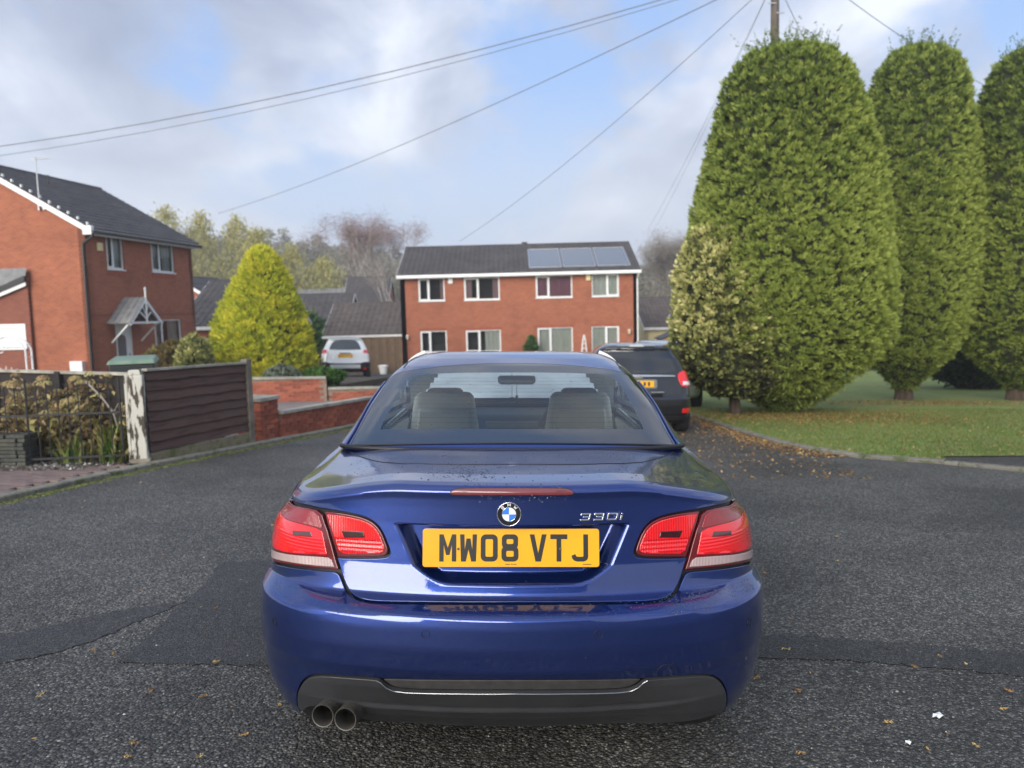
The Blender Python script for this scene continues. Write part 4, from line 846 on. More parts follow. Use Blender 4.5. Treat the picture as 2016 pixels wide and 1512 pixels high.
def window(parent, x0, x1, z0, z1, split=.4, curtain=None, yb=.07, sill=True, lite=None):
    """white casement set back in its opening: frame, panes, sill, curtains and a dark box for the unlit room"""
    w = empty('window', parent=parent); W = x1-x0; H = z1-z0; t = .065
    fr = MB(); fr.box(x0, x1, yb-.02, yb+.05, z0, z0+t); fr.box(x0, x1, yb-.02, yb+.05, z1-t, z1); fr.box(x0, x0+t, yb-.02, yb+.05, z0+t, z1-t); fr.box(x1-t, x1, yb-.02, yb+.05, z0+t, z1-t)
    xm = x0+W*split; fr.box(xm-t*.6, xm+t*.6, yb-.02, yb+.05, z0+t, z1-t)
    # the opening light has a second, prouder sash frame
    if split < .5: a, b = x0+t, xm-t*.6
    else: a, b = xm+t*.6, x1-t
    s = .045; fr.box(a, b, yb-.035, yb-.021, z0+t, z0+t+s); fr.box(a, b, yb-.035, yb-.021, z1-t-s, z1-t); fr.box(a, a+s, yb-.035, yb-.021, z0+t+s, z1-t-s); fr.box(b-s, b, yb-.035, yb-.021, z0+t+s, z1-t-s)
    fr.build('frame', M['white'], w)
    for p, q in ((x0+t, xm-t*.6), (xm+t*.6, x1-t)):
        MB().add([(p, yb+.01, z0+t), (q, yb+.01, z0+t), (q, yb+.01, z1-t), (p, yb+.01, z1-t)], [(0, 1, 2, 3)]).build('pane', M['glass'], w)
    rm = MB(); d = yb+.45; rm.add([(x0, d, z0), (x1, d, z0), (x1, d, z1), (x0, d, z1)], [(0, 1, 2, 3)])
    rm.add([(x0, yb+.05, z0), (x1, yb+.05, z0), (x1, d, z0), (x0, d, z0), (x0, yb+.05, z1), (x1, yb+.05, z1), (x1, d, z1), (x0, d, z1)], [(3, 2, 1, 0), (4, 5, 6, 7), (0, 4, 7, 3), (1, 2, 6, 5)])
    rm.build('room_backing', M['room'], w)  # shallow box coloured dark to stand in for the unlit room
    def cur(a, b, m, zt=z1-t, zb=z0+t):
        c = MB(); n = 10; V = [(a+(b-a)*i/n, yb+.13+.018*math.sin(i*2.4), z) for z in (zb, zt) for i in range(n+1)]; c.add(V, [(i, i+1, i+n+2, i+n+1) for i in range(n)]).build('curtain', m, w)
    if curtain == 'full': cur(x0+.03, x1-.03, M['curtain_w'])
    elif curtain == 'blind': cur(x0+.03, x1-.03, M['blind'])
    elif curtain == 'mauve': cur(x0+.03, x1-.03, M['curtain_p'])
    elif curtain == 'sides': cur(x0+.04, x0+W*.22, M['curtain_r']); cur(x1-W*.2, x1-.04, M['curtain_r'])
    elif curtain == 'right': cur(x1-W*.18, x1-.04, M['curtain_r'])
    elif curtain == 'rightw': cur(x1-W*.45, x1-.04, M['curtain_w'])
    elif curtain == 'split': cur(x0+.04, x0+W*.42, M['curtain_w']); cur(x0+W*.62, x1-.04, M['curtain_w'])
    if sill: MB().box(x0-.03, x1+.03, -.045, yb-.005, z0-.045, z0).build('sill', M['white'], w)
    return w
def tiles(parent, name, mat, P0, U, Vv, nu, nv, th=.035, lap=1.0):
    """courses of overlapping interlocking tiles on one roof slope: P0 eave corner, U along the eave, Vv up the slope"""
    P0, U, Vv = np.array(P0, float), np.array(U, float), np.array(Vv, float); nrm = np.cross(U, Vv); nrm /= np.linalg.norm(nrm); du, dv = U/nu, Vv/nv
    J, I = np.meshgrid(np.arange(nv), np.arange(nu), indexing='ij'); I = I.ravel(); J = J.ravel(); n = len(I)
    base = P0+I[:, None]*du+J[:, None]*dv; jit = rng.uniform(-.004, .004, (n, 1))*nrm; g = du*.02
    lo, hi = nrm*th*1.0, nrm*th*.35; rise = nrm*th*.45
    c = [base+g+jit, base+du-g+jit, base+du-g+dv*1.05+jit, base+g+dv*1.05+jit]
    m0 = (base+du*.5+jit)
    V = np.stack([c[0]+lo, c[0]+du*.3+lo+rise*.2, c[1]-du*.3+lo+rise, c[1]+lo+rise*.9, c[2]+hi+rise*.9, c[2]-du*.3+hi+rise, c[3]+du*.3+hi+rise*.2, c[3]+hi, c[0], c[1]], 1)
    k = (np.arange(n)*10)[:, None]; F = np.array([[0, 1, 6, 7], [1, 2, 5, 6], [2, 3, 4, 5], [8, 9, 3, 0]])
    Q = (k[:, :, None]+F[None]).reshape(-1, 4)
    o = npmesh(name, V.reshape(-1, 3), Q, None, mat, parent); o['kind'] = 'stuff'; return o
def hip_free_roof(parent, w, d, z, rise, ov=.25, mat=None, nu=24, nv=12, over=.22, fascia=True, prefix='', verge=True):
    """gable roof, ridge along x; front eave at y=-over"""
    mat = mat or M['tile']; sl = rise/(d/2); ze = z-over*sl
    x0, x1 = -ov, w+ov
    tiles(parent, 'roof_tiles', mat, (x0, -over, ze+.05), (x1-x0, 0, 0), (0, d/2+over, rise+over*sl), nu, nv)
    tiles(parent, 'roof_tiles', mat, (x1, d+over, ze+.05), (x0-x1, 0, 0), (0, -(d/2+over), rise+over*sl), nu, nv)
    u = MB(); u.add([(x0, -over, ze), (x1, -over, ze), (x1, d/2, z+rise), (x0, d/2, z+rise), (x0, d+over, ze), (x1, d+over, ze)], [(0, 1, 2, 3), (3, 2, 5, 4)]); u.build('roof_felt', M['black_plastic'], parent)
    rd = MB(); n = max(4, int((x1-x0)/.45))
    for i in range(n):
        a = x0+(x1-x0)*i/n; b = x0+(x1-x0)*(i+1)/n-.01; cz = z+rise+.05
        rd.add([(q, d/2+yy, cz+zz_) for q in (a, b) for yy, zz_ in ((-.13, -.02), (-.07, .055), (0, .075), (.07, .055), (.13, -.02))], [(j, j+1, j+6, j+5) for j in range(4)]+[(0, 1, 2, 3, 4), (9, 8, 7, 6, 5)])
    o = rd.build('ridge_tiles', mat, parent); o['kind'] = 'stuff'
    if fascia:
        MB().box(x0, x1, -over-.022, -over, ze-.16, ze+.03).build('fascia', M['white'], parent)
        MB().add([(x0, -over, ze-.14), (x1, -over, ze-.14), (x1, 0, ze-.14), (x0, 0, ze-.14)], [(0, 3, 2, 1)]).build('soffit', M['white'], parent)
    if verge:
        for xx in (x0-.02, x1):
            mb = MB()
            for s0_, y0, y1 in ((1, -over, d/2), (-1, d+over, d/2)):
                mb.prism([(xx, y0, ze-.15), (xx, y0, ze+.06), (xx, y1, z+rise+.06), (xx, y1, z+rise-.15)], (0, 0, 0), (.02, 0, 0))
            mb.build('bargeboard', M['white'], parent)
def pipe(parent, pts, r=.035, mat=None, name='downpipe'):
    return MB().tube(pts, r, 10).build(name, mat or M['gutter'], parent, smooth=True)

# ---- left house. local x runs along the front wall, away from the camera; local y points into the house
a9 = math.radians(9.0); LH_P = (-15.1, 28.0); LH_Z = -1.05
lh = empty('brick_house', (LH_P[0], LH_P[1], LH_Z), math.pi/2-a9, 'two-storey red brick house at the left, its white porch and gable end facing the street', 'house')
EZ = 4.80-LH_Z
W1, W2, W3, DR = (1.10, 2.08, 3.33-LH_Z, 4.64-LH_Z), (3.83, 5.40, 3.35-LH_Z, 4.64-LH_Z), (3.72, 5.62, -.22-LH_Z, 1.40-LH_Z), (1.28, 2.32, .0, 1.26-LH_Z)
fw = wall_mesh(6.75, EZ, .28, [W1, W2, W3, DR]).build('front_wall', M['brick'], lh)
window(lh, *W1, split=.42, curtain='rightw'); window(lh, *W2, split=.38, curtain='split'); window(lh, *W3, split=.30, curtain='split')
gw = wall_mesh(8.6, EZ, .28, [], gable=(4.3, EZ+2.45)).build('gable_wall', M['brick'], lh); gw.location = (0, 8.6, 0); gw.rotation_euler = (0, 0, -math.pi/2)
gw2 = wall_mesh(8.6, EZ, .28, [], gable=(4.3, EZ+2.45)).build('far_gable_wall', M['brick'], lh); gw2.location = (6.75, 0, 0); gw2.rotation_euler = (0, 0, math.pi/2)
bw = wall_mesh(6.75, EZ, .28, []).build('back_wall', M['brick'], lh); bw.location = (6.75, 8.6, 0); bw.rotation_euler = (0, 0, math.pi)
hip_free_roof(lh, 6.75, 8.6, EZ, 2.45, ov=.12, nu=24, nv=16, over=.32)
MB().box(-.135, .02, -.36, -.02, EZ-.33, EZ-.02).build('eave_box', M['white'], lh)
gt = MB(); gt.prism([(0, -.342-.11, EZ-.19), (0, -.342-.10, EZ-.28), (0, -.342-.03, EZ-.30), (0, -.342, EZ-.28), (0, -.342, EZ-.17)], (-.12, 0, 0), (6.9, 0, 0)); gt.build('gutter', M['gutter'], lh)
pipe(lh, [(-.10, -.40, EZ-.28), (-.10, -.38, EZ-.40), (-.07, .02, EZ-.62), (-.07, .055, EZ-.72), (-.07, .055, .05)], .045)
for q in (1.2, 2.8, 4.4): MB().box(-.10, .0, -.0, .11, q, q+.04).build('pipe_bracket', M['gutter'], lh)
for w in (W1, W2): MB().box(w[0]-.06, w[1]+.06, -.012, .0, w[2]-.27, w[2]-.05).build('brick_apron', M['lintel'], lh)
MB().box(0, 6.75, -.006, 0, 2.62, 2.70).build('string_course', M['brick_dark'], lh)
def alarm(parent, x, z, mat, w=.24, h=.30): MB().box(x-w/2, x+w/2, -.09, 0, z-h/2, z+h/2).build('alarm_box', mat, parent, bevel=.02)
alarm(lh, .70, 4.10-LH_Z, M['cream'])
# door with arched glass
dr = empty('door', parent=lh); x0, x1, z0, z1 = DR
m = MB(); m.box(x0, x1, .06, .13, z1-.08, z1); m.box(x0, x0+.07, .06, .13, 0, z1-.08); m.box(x1-.07, x1, .06, .13, 0, z1-.08); m.build('frame', M['white'], dr)
m = MB(); m.box(x0+.07, x1-.07, .09, .12, .08, z1-.08); m.build('leaf', M['white'], dr)
cx = (x0+x1)/2-.07; L = [(cx-.24, .95), (cx+.24, .95), (cx+.24, 1.75)]+[(cx+.24*math.cos(a), 1.75+.17*math.sin(a)) for a in np.linspace(.2, math.pi-.2, 8)]+[(cx-.24, 1.75)]
MB().prism([(x, 0, z) for x, z in L], (0, .082, 0), (0, .09, 0)).build('glass_panel', P('obscured_glass', (.10, .12, .14), .25), dr)
MB().box(x1-.20, x1-.17, .05, .09, 1.0, 1.18).build('handle', M['metal_grey'], dr)
MB().box(cx-.15, cx+.15, .080, .09, .42, .47).build('letter_box', M['metal_grey'], dr)
MB().box(x0-.02, x1+.02, -.05, .12, 0, .08).build('threshold', M['white'], dr)
# porch canopy: tiled pitched roof across the door with a white king-post truss
po = empty('porch', parent=lh); pz = 1.30-LH_Z; px0, px1, pr, pd = .92, 2.78, .86, .95; pm = (px0+px1)/2
for sx, xa in ((1, px0-.10), (-1, px1+.10)):
    U = (0, -pd, 0) if sx > 0 else (0, pd, 0); st = (xa, 0, pz-.02) if sx > 0 else (xa, -pd, pz-.02)
    tiles(po, 'roof_tiles', M['tile_grey'], st, U, (sx*(pm-px0+.10), 0, pr+.10), 4, 5, th=.03)
m = MB(); yb = -pd+.03
for sx in (-1, 1): m.bar((pm+sx*(pm-px0+.06), yb, pz-.06), (pm, yb, pz+pr+.0), .10, .06, (0, 1, 0))
m.bar((px0+.0, yb+.03, pz), (px1-.0, yb+.03, pz), .08, .05, (0, 1, 0)); m.bar((pm, yb-.03, pz-.05), (pm, yb-.03, pz+pr+.36), .055, .045, (0, 1, 0))
for sx in (-1, 1): m.bar((pm, yb+.01, pz+.16), (pm+sx*.34, yb+.01, pz+.40), .05, .035, (0, 1, 0)); m.bar((pm+sx*.16, yb+.015, pz+.62), (pm+sx*.0, yb+.015, pz+.30), .035, .03, (0, 1, 0))
m.build('truss', M['white'], po); MB().lathe([(0, -.02), (.045, .02), (.02, .06), (.05, .12), (0, .2)], 10, 'z', (pm, yb-.03, pz+pr+.30)).build('finial', M['white'], po, smooth=True)
for xx in (px0+.05, px1-.05):
    m = MB(); m.bar((xx, -.04, pz), (xx, -.04, pz-.85), .07, .07); m.bar((xx, -.04, pz), (xx, -pd+.05, pz), .07, .07, (0, 0, 1)); m.bar((xx, -.06, pz-.72), (xx, -pd+.16, pz-.04), .055, .055, (1, 0, 0)); m.build('bracket', M['white'], po)
# aerial on the gable, bird spikes along the verge
ae = empty('aerial', (-.06, 1.66, 5.39-LH_Z), parent=lh)
MB().tube([(0, 0, 0), (0, 0, 1.9)], .022, 8).build('mast', M['metal_grey'], ae); m = MB(); m.tube([(0, -.62, 1.80), (0, .16, 1.80)], .012, 6)
for q in range(7): m.tube([(-.13, -.55+q*.1, 1.80), (.13, -.55+q*.1, 1.80)], .006, 5)
m.build('antenna', M['white'], ae); MB().box(-.05, .05, -.03, .03, 0, .22).build('mount', M['metal_grey'], ae); MB().box(-.05, .0, -.24, -.16, .02, .24).build('junction_box', M['white'], ae)
for k in range(12):
    y = -.1+k*.36; z = EZ-.03+(y)*(2.45/4.3)+.10; MB().box(.02, .10, y-.02, y+.03, z, z+.11).build('bird_spike', M['white'], lh)
MB().box(-.20, -.0, .35, .85, .55, 1.02).build('meter_box', M['white'], lh, bevel=.01)
MB().tube([(2.6, 3.4, EZ+1.96), (2.6, 3.4, EZ+2.36)], .05, 8).build('roof_vent', M['black_plastic'], lh)

# garage of the left house, its roof sloping down to the left
ga = empty('garage', (-17.44, 28.22, -1.05), math.radians(-9), 'brick garage with a white up-and-over door beside the left brick house', 'garage')
gwz = 1.32+.95
m = wall_mesh(5.2, 2.42, .08, [(.35, 4.9, 1.55, 2.37)]); o = m.build('front_wall', M['brick_dark'], ga); o.location = (-5.2, 0, 0)
MB().box(-4.87, -.33, .02, .06, 1.57, 2.35).build('garage_door', M['white'], ga); m = MB(); m.box(-4.9, -.20, -.02, .02, 2.27, 2.42); m.box(-.34, -.20, -.02, .02, 1.55, 2.27); m.box(-4.9, -.18, -.06, .02, 1.48, 1.55); m.build('door_frame', M['white'], ga)
MB().prism([(0, 0, 2.42), (-5.2, 0, 2.42), (0, 0, 4.10)], (0, .01, 0), (0, .08, 0)).build('gable', M['brick_dark'], ga)
MB().add([(.06, -.12, 4.12), (-5.3, -.45, 2.36), (-5.3, -.02, 4.42), (.06, -.02, 4.42)], [(0, 3, 2, 1)]).build('lean_to_roof', M['tile_grey'], ga)
m = MB(); m.prism([(-5.3, -.16, 2.16), (-5.3, -.16, 2.38), (.04, -.16, 4.14), (.04, -.16, 3.92)], (0, 0, 0), (0, .025, 0)); m.build('bargeboard', M['black_plastic'], ga)
m = MB(); m.prism([(-5.3, -.12, 2.02), (-5.3, -.12, 2.15), (.04, -.12, 3.91), (.04, -.12, 3.78)], (0, 0, 0), (0, .025, 0)); m.build('verge_board', M['white'], ga)

# ---- centre pair of houses
chx, chy, chz = -6.32, 45.0, -2.28
ch = empty('semi_detached_houses', (chx, chy, chz), 0, 'two-storey semi-detached orange brick houses across the street with solar panels on the roof', 'house')
lx = lambda x: x-chx
lz = lambda z: z-chz
wins = [(-5.28, -3.76, 2.08, 3.38, .40, 'right'), (-2.64, -.58, 2.07, 3.36, .40, 'sides'), (1.5, 3.62, 2.10, 3.37, .36, 'mauve'), (4.75, 6.32, 2.10, 3.38, .56, 'full'),
        (-5.26, -3.72, -.92, .36, .38, 'none'), (-2.62, -.58, -.94, .34, .40, 'rightw'), (1.55, 3.60, -1.9, .38, .38, 'full'), (4.70, 6.30, -1.2, .38, .52, 'full')]
holes = [(lx(a), lx(b), lz(c), lz(d)) for a, b, c, d, _, _ in wins]
CW = 13.74; CE = lz(3.56)
wall_mesh(CW, CE, .28, holes).build('front_wall', M['brick'], ch)
for (a, b, c, d), (_, _, _, _, sp, cu) in zip(holes, wins): window(ch, a, b, c, d, split=sp, curtain=cu); MB().box(a-.05, b+.05, -.012, 0, d, d+.14).build('soldier_course', M['lintel'], ch)
for nm, loc, rz in (('left_gable_wall', (0, 8.2, 0), -math.pi/2), ('right_gable_wall', (CW, 0, 0), math.pi/2)):
    o = wall_mesh(8.2, CE, .28, [], gable=(4.1, CE+1.72)).build(nm, M['brick'], ch); o.location = loc; o.rotation_euler = (0, 0, rz)
o = wall_mesh(CW, CE, .28, []).build('back_wall', M['brick'], ch); o.location = (CW, 8.2, 0); o.rotation_euler = (0, 0, math.pi)
hip_free_roof(ch, CW, 8.2, CE+.10, 1.78, ov=.14, nu=48, nv=14, over=.30)
m = MB(); m.prism([(0, -.43, CE-.10), (0, -.42, CE-.18), (0, -.36, CE-.20), (0, -.324, CE-.18), (0, -.324, CE-.08)], (-.1, 0, 0), (CW+.1, 0, 0)); m.build('gutter', M['white'], ch)
pipe(ch, [(CW-.02, -.38, CE-.18), (CW-.05, -.08, CE-.5), (CW-.05, -.08, .05)], .045, M['white'])
MB().tube([(lx(1.0), 4.1, CE+1.85), (lx(1.0), 4.1, CE+2.10)], .18, 10).build('roof_vent', M['tile'], ch)
sp_ = 1.78/4.1; PVM = P('solar_cells', (.12, .135, .16), .15, .2, 1.0); PVF = P('solar_frame', (.42, .44, .46), .4, .6)
for k in range(3):
    pv = empty('solar_panel', parent=ch); ln = math.hypot(1, sp_); x0 = lx(1.16)+k*1.98; y0, y1 = .15, 3.05
    def q(x, y, h=0): return (x, y, CE+.10+y*sp_+.13+h)
    MB().add([q(x0, y0), q(x0+1.9, y0), q(x0+1.9, y1), q(x0, y1), q(x0, y0, -.06), q(x0+1.9, y0, -.06), q(x0+1.9, y1, -.06), q(x0, y1, -.06)], [(0, 1, 2, 3), (4, 5, 1, 0), (5, 6, 2, 1), (7, 4, 0, 3)]).build('cells', PVM, pv)
    m = MB()
    for e, f in ((q(x0, y0, .012), q(x0+1.9, y0, .012)), (q(x0, y1, .012), q(x0+1.9, y1, .012)), (q(x0+.02, y0, .016), q(x0+.02, y1, .016)), (q(x0+1.88, y0, .016), q(x0+1.88, y1, .016))): m.bar(e, f, .06, .03, (0, 0, 1))
    m.build('frame', PVF, pv)
alarm(ch, lx(-3.40), lz(3.20), M['white'], .26, .32); alarm(ch, lx(4.55), lz(3.20), M['cream'], .26, .34)
def lantern(parent, x, z):
    l = empty('wall_lamp', (x, 0, z), parent=parent); MB().lathe([(0, -.14), (.06, -.10), (.085, .05), (.10, .07), (0, .17)], 8, 'z', (0, -.16, 0)).build('lantern', P('frosted_lamp', (.75, .68, .52), .4), l, smooth=True); MB().bar((0, 0, .1), (0, -.16, .13), .03, .03).build('arm', M['black_plastic'], l)
lantern(ch, lx(-5.98), lz(.02)); lantern(ch, lx(6.86), lz(.02))
# roofscape beyond: bungalows of the lower street
def bungalow(x, y, z, rz, w, d, h, rise, label, wall='brick', tile='tile_brown', wins=(), over=.3, nu=16, nv=8, group=None, name='bungalow', cat='house', chim=None):
    b = empty(name, (x, y, z), rz, label, cat, group)
    wall_mesh(w, h, .25, [q[:4] for q in wins]).build('front_wall', M[wall], b)
    for q in wins: window(b, *q[:4], split=.45, curtain=q[4] if len(q) > 4 else None)
    for nm, loc, r in (('gable_wall', (0, d, 0), -math.pi/2), ('gable_wall', (w, 0, 0), math.pi/2)):
        o = wall_mesh(d, h, .25, [], gable=(d/2, h+rise*.94)).build(nm, M[wall], b); o.location = loc; o.rotation_euler = (0, 0, r)
    o = wall_mesh(w, h, .25, []).build('back_wall', M[wall], b); o.location = (w, d, 0); o.rotation_euler = (0, 0, math.pi)
    hip_free_roof(b, w, d, h, rise, ov=.15, mat=M[tile], nu=nu, nv=nv, over=over)
    if chim: MB().box(chim[0], chim[0]+.5, d/2-.25, d/2+.25, h+rise-.3, h+rise+.7).build('chimney', M[wall], b)
    return b
bungalow(-18.6, 43.5, -1.9, math.radians(-6), 4.3, 8.5, 3.0, 2.55, 'dark roofed brick bungalow just behind the left house, half hidden by the golden conifer', wins=[(1.2, 2.4, .9, 2.2, 'full')], tile='tile', nu=12)
bungalow(-18.2, 49.5, -2.0, math.radians(80), 5, 6.6, 4.2, 1.9, 'brick gable with blue-grey slates peeping over the bungalow behind the left house', wins=(), tile='tile', nu=12)
bungalow(-19.6, 60, -2.5, math.radians(-1), 6.8, 7, 2.6, 3.0, 'grey-brown roofed bungalow right behind the golden conifer', wins=(), tile='tile')
bungalow(-16.6, 78, -3.0, math.radians(1), 4.3, 6, 5.65, 2.55, 'small orange brick house with a white window, farthest roof above the white car', wins=[(1.0, 3.2, 4.05, 5.3, 'full')], tile='tile', nu=12)
bungalow(-13.2, 55, -2.5, math.radians(-2), 6.2, 7, 2.6, 2.1, 'low brown-roofed bungalow behind the wooden fence, left of the centre houses', wins=(), tile='tile_brown')
bungalow(-30, 92, -3.2, math.radians(8), 11, 8, 5.2, 2.6, 'pale distant house roof below the woods, right of the golden conifer tip', wins=[(2, 4, 3.2, 4.6, 'full'), (6, 8, 3.2, 4.6, 'full')], tile='tile_grey', wall='brick_dark')
bungalow(-13, 110, -2.5, math.radians(-5), 12, 8, 5.4, 2.6, 'distant roof under the bare birch tree', wins=[(2, 4, 3.2, 4.6)], tile='tile_brown', wall='brick_dark')
bungalow(9.7, 56, -2.8, math.radians(3), 4.6, 7, 2.9, 2.0, 'brown-roofed bungalow with a cream wall, right of the centre houses', wins=(), tile='tile_brown', wall='cream')
bungalow(14.0, 52, -2.7, math.radians(10), 5, 7, 3.3, 2.4, 'grey-roofed house end peeping out behind the variegated bush', wins=(), tile='tile')
# orange timber sheds right of the houses
WOODO = PN('orange_stained_timber', (.42, .17, .035), (.50, .22, .05), 3, .8, stretch=(1, 1, 12))
for k, (x, w) in enumerate(((9.1, 2.2), (11.45, 1.5))):
    s = empty('shed', (x, 46.4, -2.3), 0, ['larger orange timber shed with a low pitched roof right of the centre houses', 'smaller orange timber shed nearest the conifers'][k], 'shed', 'orange timber sheds')
    for i in range(12): MB().box(0, w, -.012*(i % 2), .05, i*.15, i*.15+.145).build('board', WOODO, s)
    MB().prism([(0, 0, 1.8), (w, 0, 1.8), (w/2, 0, 2.2)], (0, 0, 0), (0, .05, 0)).build('gable', WOODO, s); MB().box(0, w, .05, 2.0, 0, 1.8).build('body', WOODO, s)
    m = MB(); m.prism([(-.12, -.12, 1.76), (w/2, -.12, 2.24), (w+.12, -.12, 1.76), (w+.12, -.12, 1.81), (w/2, -.12, 2.30), (-.12, -.12, 1.81)], (0, 0, 0), (0, 2.2, 0)); m.build('roof', M['black_plastic'], s)
dh = empty('satellite_dish', (9.75, 46.2, -2.3), 0, 'round satellite dish on a post above the orange shed', 'dish'); MB().tube([(0, 0, 0), (0, 0, 2.9)], .035, 8).build('post', M['metal_grey'], dh)
MB().lathe([(0, .0), (.2, .02), (.36, .07), (.42, .11), (.41, .115), (.2, .035)], 22, 'y', (0, -.15, 2.95)).build('reflector', P('dish_grey', (.22, .23, .22), .5), dh, smooth=True); MB().bar((0, -.15, 2.6), (0, -.5, 2.9), .03, .03).build('arm', M['black_plastic'], dh)
# brown boarded fence left of the centre houses
FW = [PN('brown_fence_board', (.085+.02*k, .055+.012*k, .032+.008*k), (.15+.02*k, .10+.015*k, .06+.01*k), 6, .9, stretch=(3, 3, .4)) for k in range(3)]
bf = empty('board_fence', (-9.4, 44.2, gz(-9, 44.2)), math.radians(3), 'tall brown close-boarded timber fence left of the centre houses', 'fence')
for i in range(21): MB().box(i*.15, i*.15+.144, -.01*(i % 2), .02, .03, 2.05+random.uniform(-.01, .01)).build('board', FW[i % 3], bf)
for i in range(3): MB().box(i*1.5-.04, i*1.5+.05, .021, .11, 0, 2.1).build('post', FW[0], bf)
MB().box(0, 3.15, -.03, .05, 2.07, 2.12).build('capping', FW[1], bf)
gb = empty('low_brick_wall', (-16, 40.9, gz(-12, 40.9)-.1), math.radians(-2), 'orange brick garden wall behind the white car', 'wall'); wall_mesh(5.2, 2.35, .22, []).build('wall', M['brick'], gb)
# plant pot, topiary and obelisk by the houses
pt = empty('plant_pot', (-7.2, 43.3, gz(-7.2, 43.3)+.0), 0, 'white plant pot by the brown fence', 'plant pot'); MB().lathe([(0, 0), (.17, 0), (.26, .48), (.29, .5), (.29, .56), (.22, .56), (.2, .4), (0, .4)], 16).build('pot', M['white'], pt, smooth=True, angle=30)
ob = empty('garden_obelisk', (4.15, 43.9, gz(4.15, 43.9)), 0, 'white trellis obelisk in front of the right-hand house', 'obelisk'); m = MB()
for k in range(4):
    a = math.pi/4+math.pi/2*k; m.bar((.36*math.cos(a), .36*math.sin(a), 0), (.10*math.cos(a), .10*math.sin(a), 2.0), .04, .04); m.bar((.10*math.cos(a), .10*math.sin(a), 2.0), (0, 0, 2.28), .04, .04)
for z in (.3, .6, .9, 1.2, 1.5, 1.8, 2.0):
    r = .36-.13*z; L = [(r*math.cos(math.pi/4+math.pi/2*k), r*math.sin(math.pi/4+math.pi/2*k), z) for k in range(5)]
    for a, b in zip(L[:-1], L[1:]): m.bar(a, b, .03, .03)
m.build('trellis', M['white'], ob)

# unseen terrace added behind the camera to be reflected dark in the bumper
bungalow(12, -33, 1.4, math.pi, 26, 8, 4.4, 1.7, 'unseen low brick terrace added behind the camera for its dark reflection', wins=[(2, 4, 2.9, 4.1, 'full'), (7, 9, 2.9, 4.1, 'full'), (12, 14, 2.9, 4.1, 'full'), (17, 19, 2.9, 4.1, 'full'), (2, 4, .8, 2.1, 'full'), (12, 14, .8, 2.1, 'full'), (17, 19, .8, 2.1, 'full')])
# thin autumn haze over the whole estate
hzm = bpy.data.materials.new('thin_air'); hzm.use_nodes = True; t_ = hzm.node_tree; t_.nodes.clear(); o_ = N(t_, 'ShaderNodeOutputMaterial'); pv_ = N(t_, 'ShaderNodeVolumePrincipled'); pv_.inputs['Color'].default_value = (.93, .95, 1, 1); pv_.inputs['Density'].default_value = .0013; pv_.inputs['Anisotropy'].default_value = .2
LK(t_, pv_.outputs[0], o_.inputs['Volume'])
hb = MB().box(-430, 430, -70, 430, -20, 46).build('haze', hzm); hb['kind'] = 'stuff'; hb['label'] = 'thin pale autumn haze in the air'
# ================================================================== fences, walls, bins on the left
def world_empty(name, x, y, rz, label, cat, group=None, dz=0.): return empty(name, (x, y, gz(x, y)+dz), rz, label, cat, group)
def yaw(p, q): return math.atan2(q[1]-p[1], q[0]-p[0])
SLAT = [PN('dark_brown_slat', (.056+.008*k, .026+.005*k, .021+.004*k), (.105+.012*k, .054+.007*k, .042+.005*k), 5, .8, stretch=(.5, 3, 6), bump=.3, bscale=30, bdist=.004, c3=(.085, .06, .05)) for k in range(3)]
SLATB = [PN('black_brown_slat', (.018+.005*k, .015+.004*k, .014+.003*k), (.036+.006*k, .029+.005*k, .027+.004*k), 5, .85, stretch=(.5, 3, 6)) for k in range(2)]
GRAVB = PN('mossy_gravel_board', (.16, .135, .075), (.26, .22, .14), 4, .9, bump=.4, bscale=50, bdist=.006, c3=(.13, .14, .05))
def slat_panel(parent, x0, x1, z0, z1, n, mats, drop=0.):
    """waney-lap panel: overlapping rough slats, each its own piece"""
    for i in range(n):
        a = z0+(z1-z0)*i/n; b = z0+(z1-z0)*(i+1)/n+.02; m = MB(); k = 10; V = []; ph = random.random()*9
        for j in range(k+1):
            x = x0+(x1-x0)*j/k; w = .007*math.sin(j*1.7+ph)+.004*math.sin(j*3.1+ph); dd = drop*j/k
            V += [(x, -.030, a+w+dd), (x, -.024, a+w+dd-.002), (x, -.004, b+dd), (x, .0, b+dd)]
        F = [(4*j+q, 4*j+4+q, 4*j+4+(q+1) % 4, 4*j+(q+1) % 4) for j in range(k) for q in range(4)]; V = [(v[0], v[1]+.006*(i % 2)*0, v[2]) for v in V]
        m.add(V, F+[(0, 1, 2, 3), (4*k+3, 4*k+2, 4*k+1, 4*k)]).build('slat', mats[i % len(mats)], parent)
A_, B_ = (-4.46, 9.36), (-3.94, 11.38); Lf = math.hypot(B_[0]-A_[0], B_[1]-A_[1])
fe = world_empty('fence_panel', *A_, yaw(A_, B_), 'low dark brown slatted fence panel between the flaking white post and the brick pillar', 'fence')
z0f = fe.location.z
slat_panel(fe, 0, Lf, -.22-z0f, .78-z0f, 8, SLAT, drop=-.06)
MB().prism([(0, -.045, .775-z0f), (Lf, -.045, .715-z0f), (Lf, -.045, .745-z0f), (0, -.045, .805-z0f)], (0, 0, 0), (0, .075, 0)).build('capping_rail', M['coping'], fe)
MB().prism([(0, -.02, -.38-z0f), (Lf, -.02, -.50-z0f), (Lf, -.02, -.31-z0f), (0, -.02, -.235-z0f)], (0, 0, 0), (0, .05, 0)).build('gravel_board', GRAVB, fe, bevel=.008)
for q in (.5, 1.45): MB().box(q, q+.05, .004, .04, -.25-z0f, .72-z0f).build('batten', SLAT[0], fe)
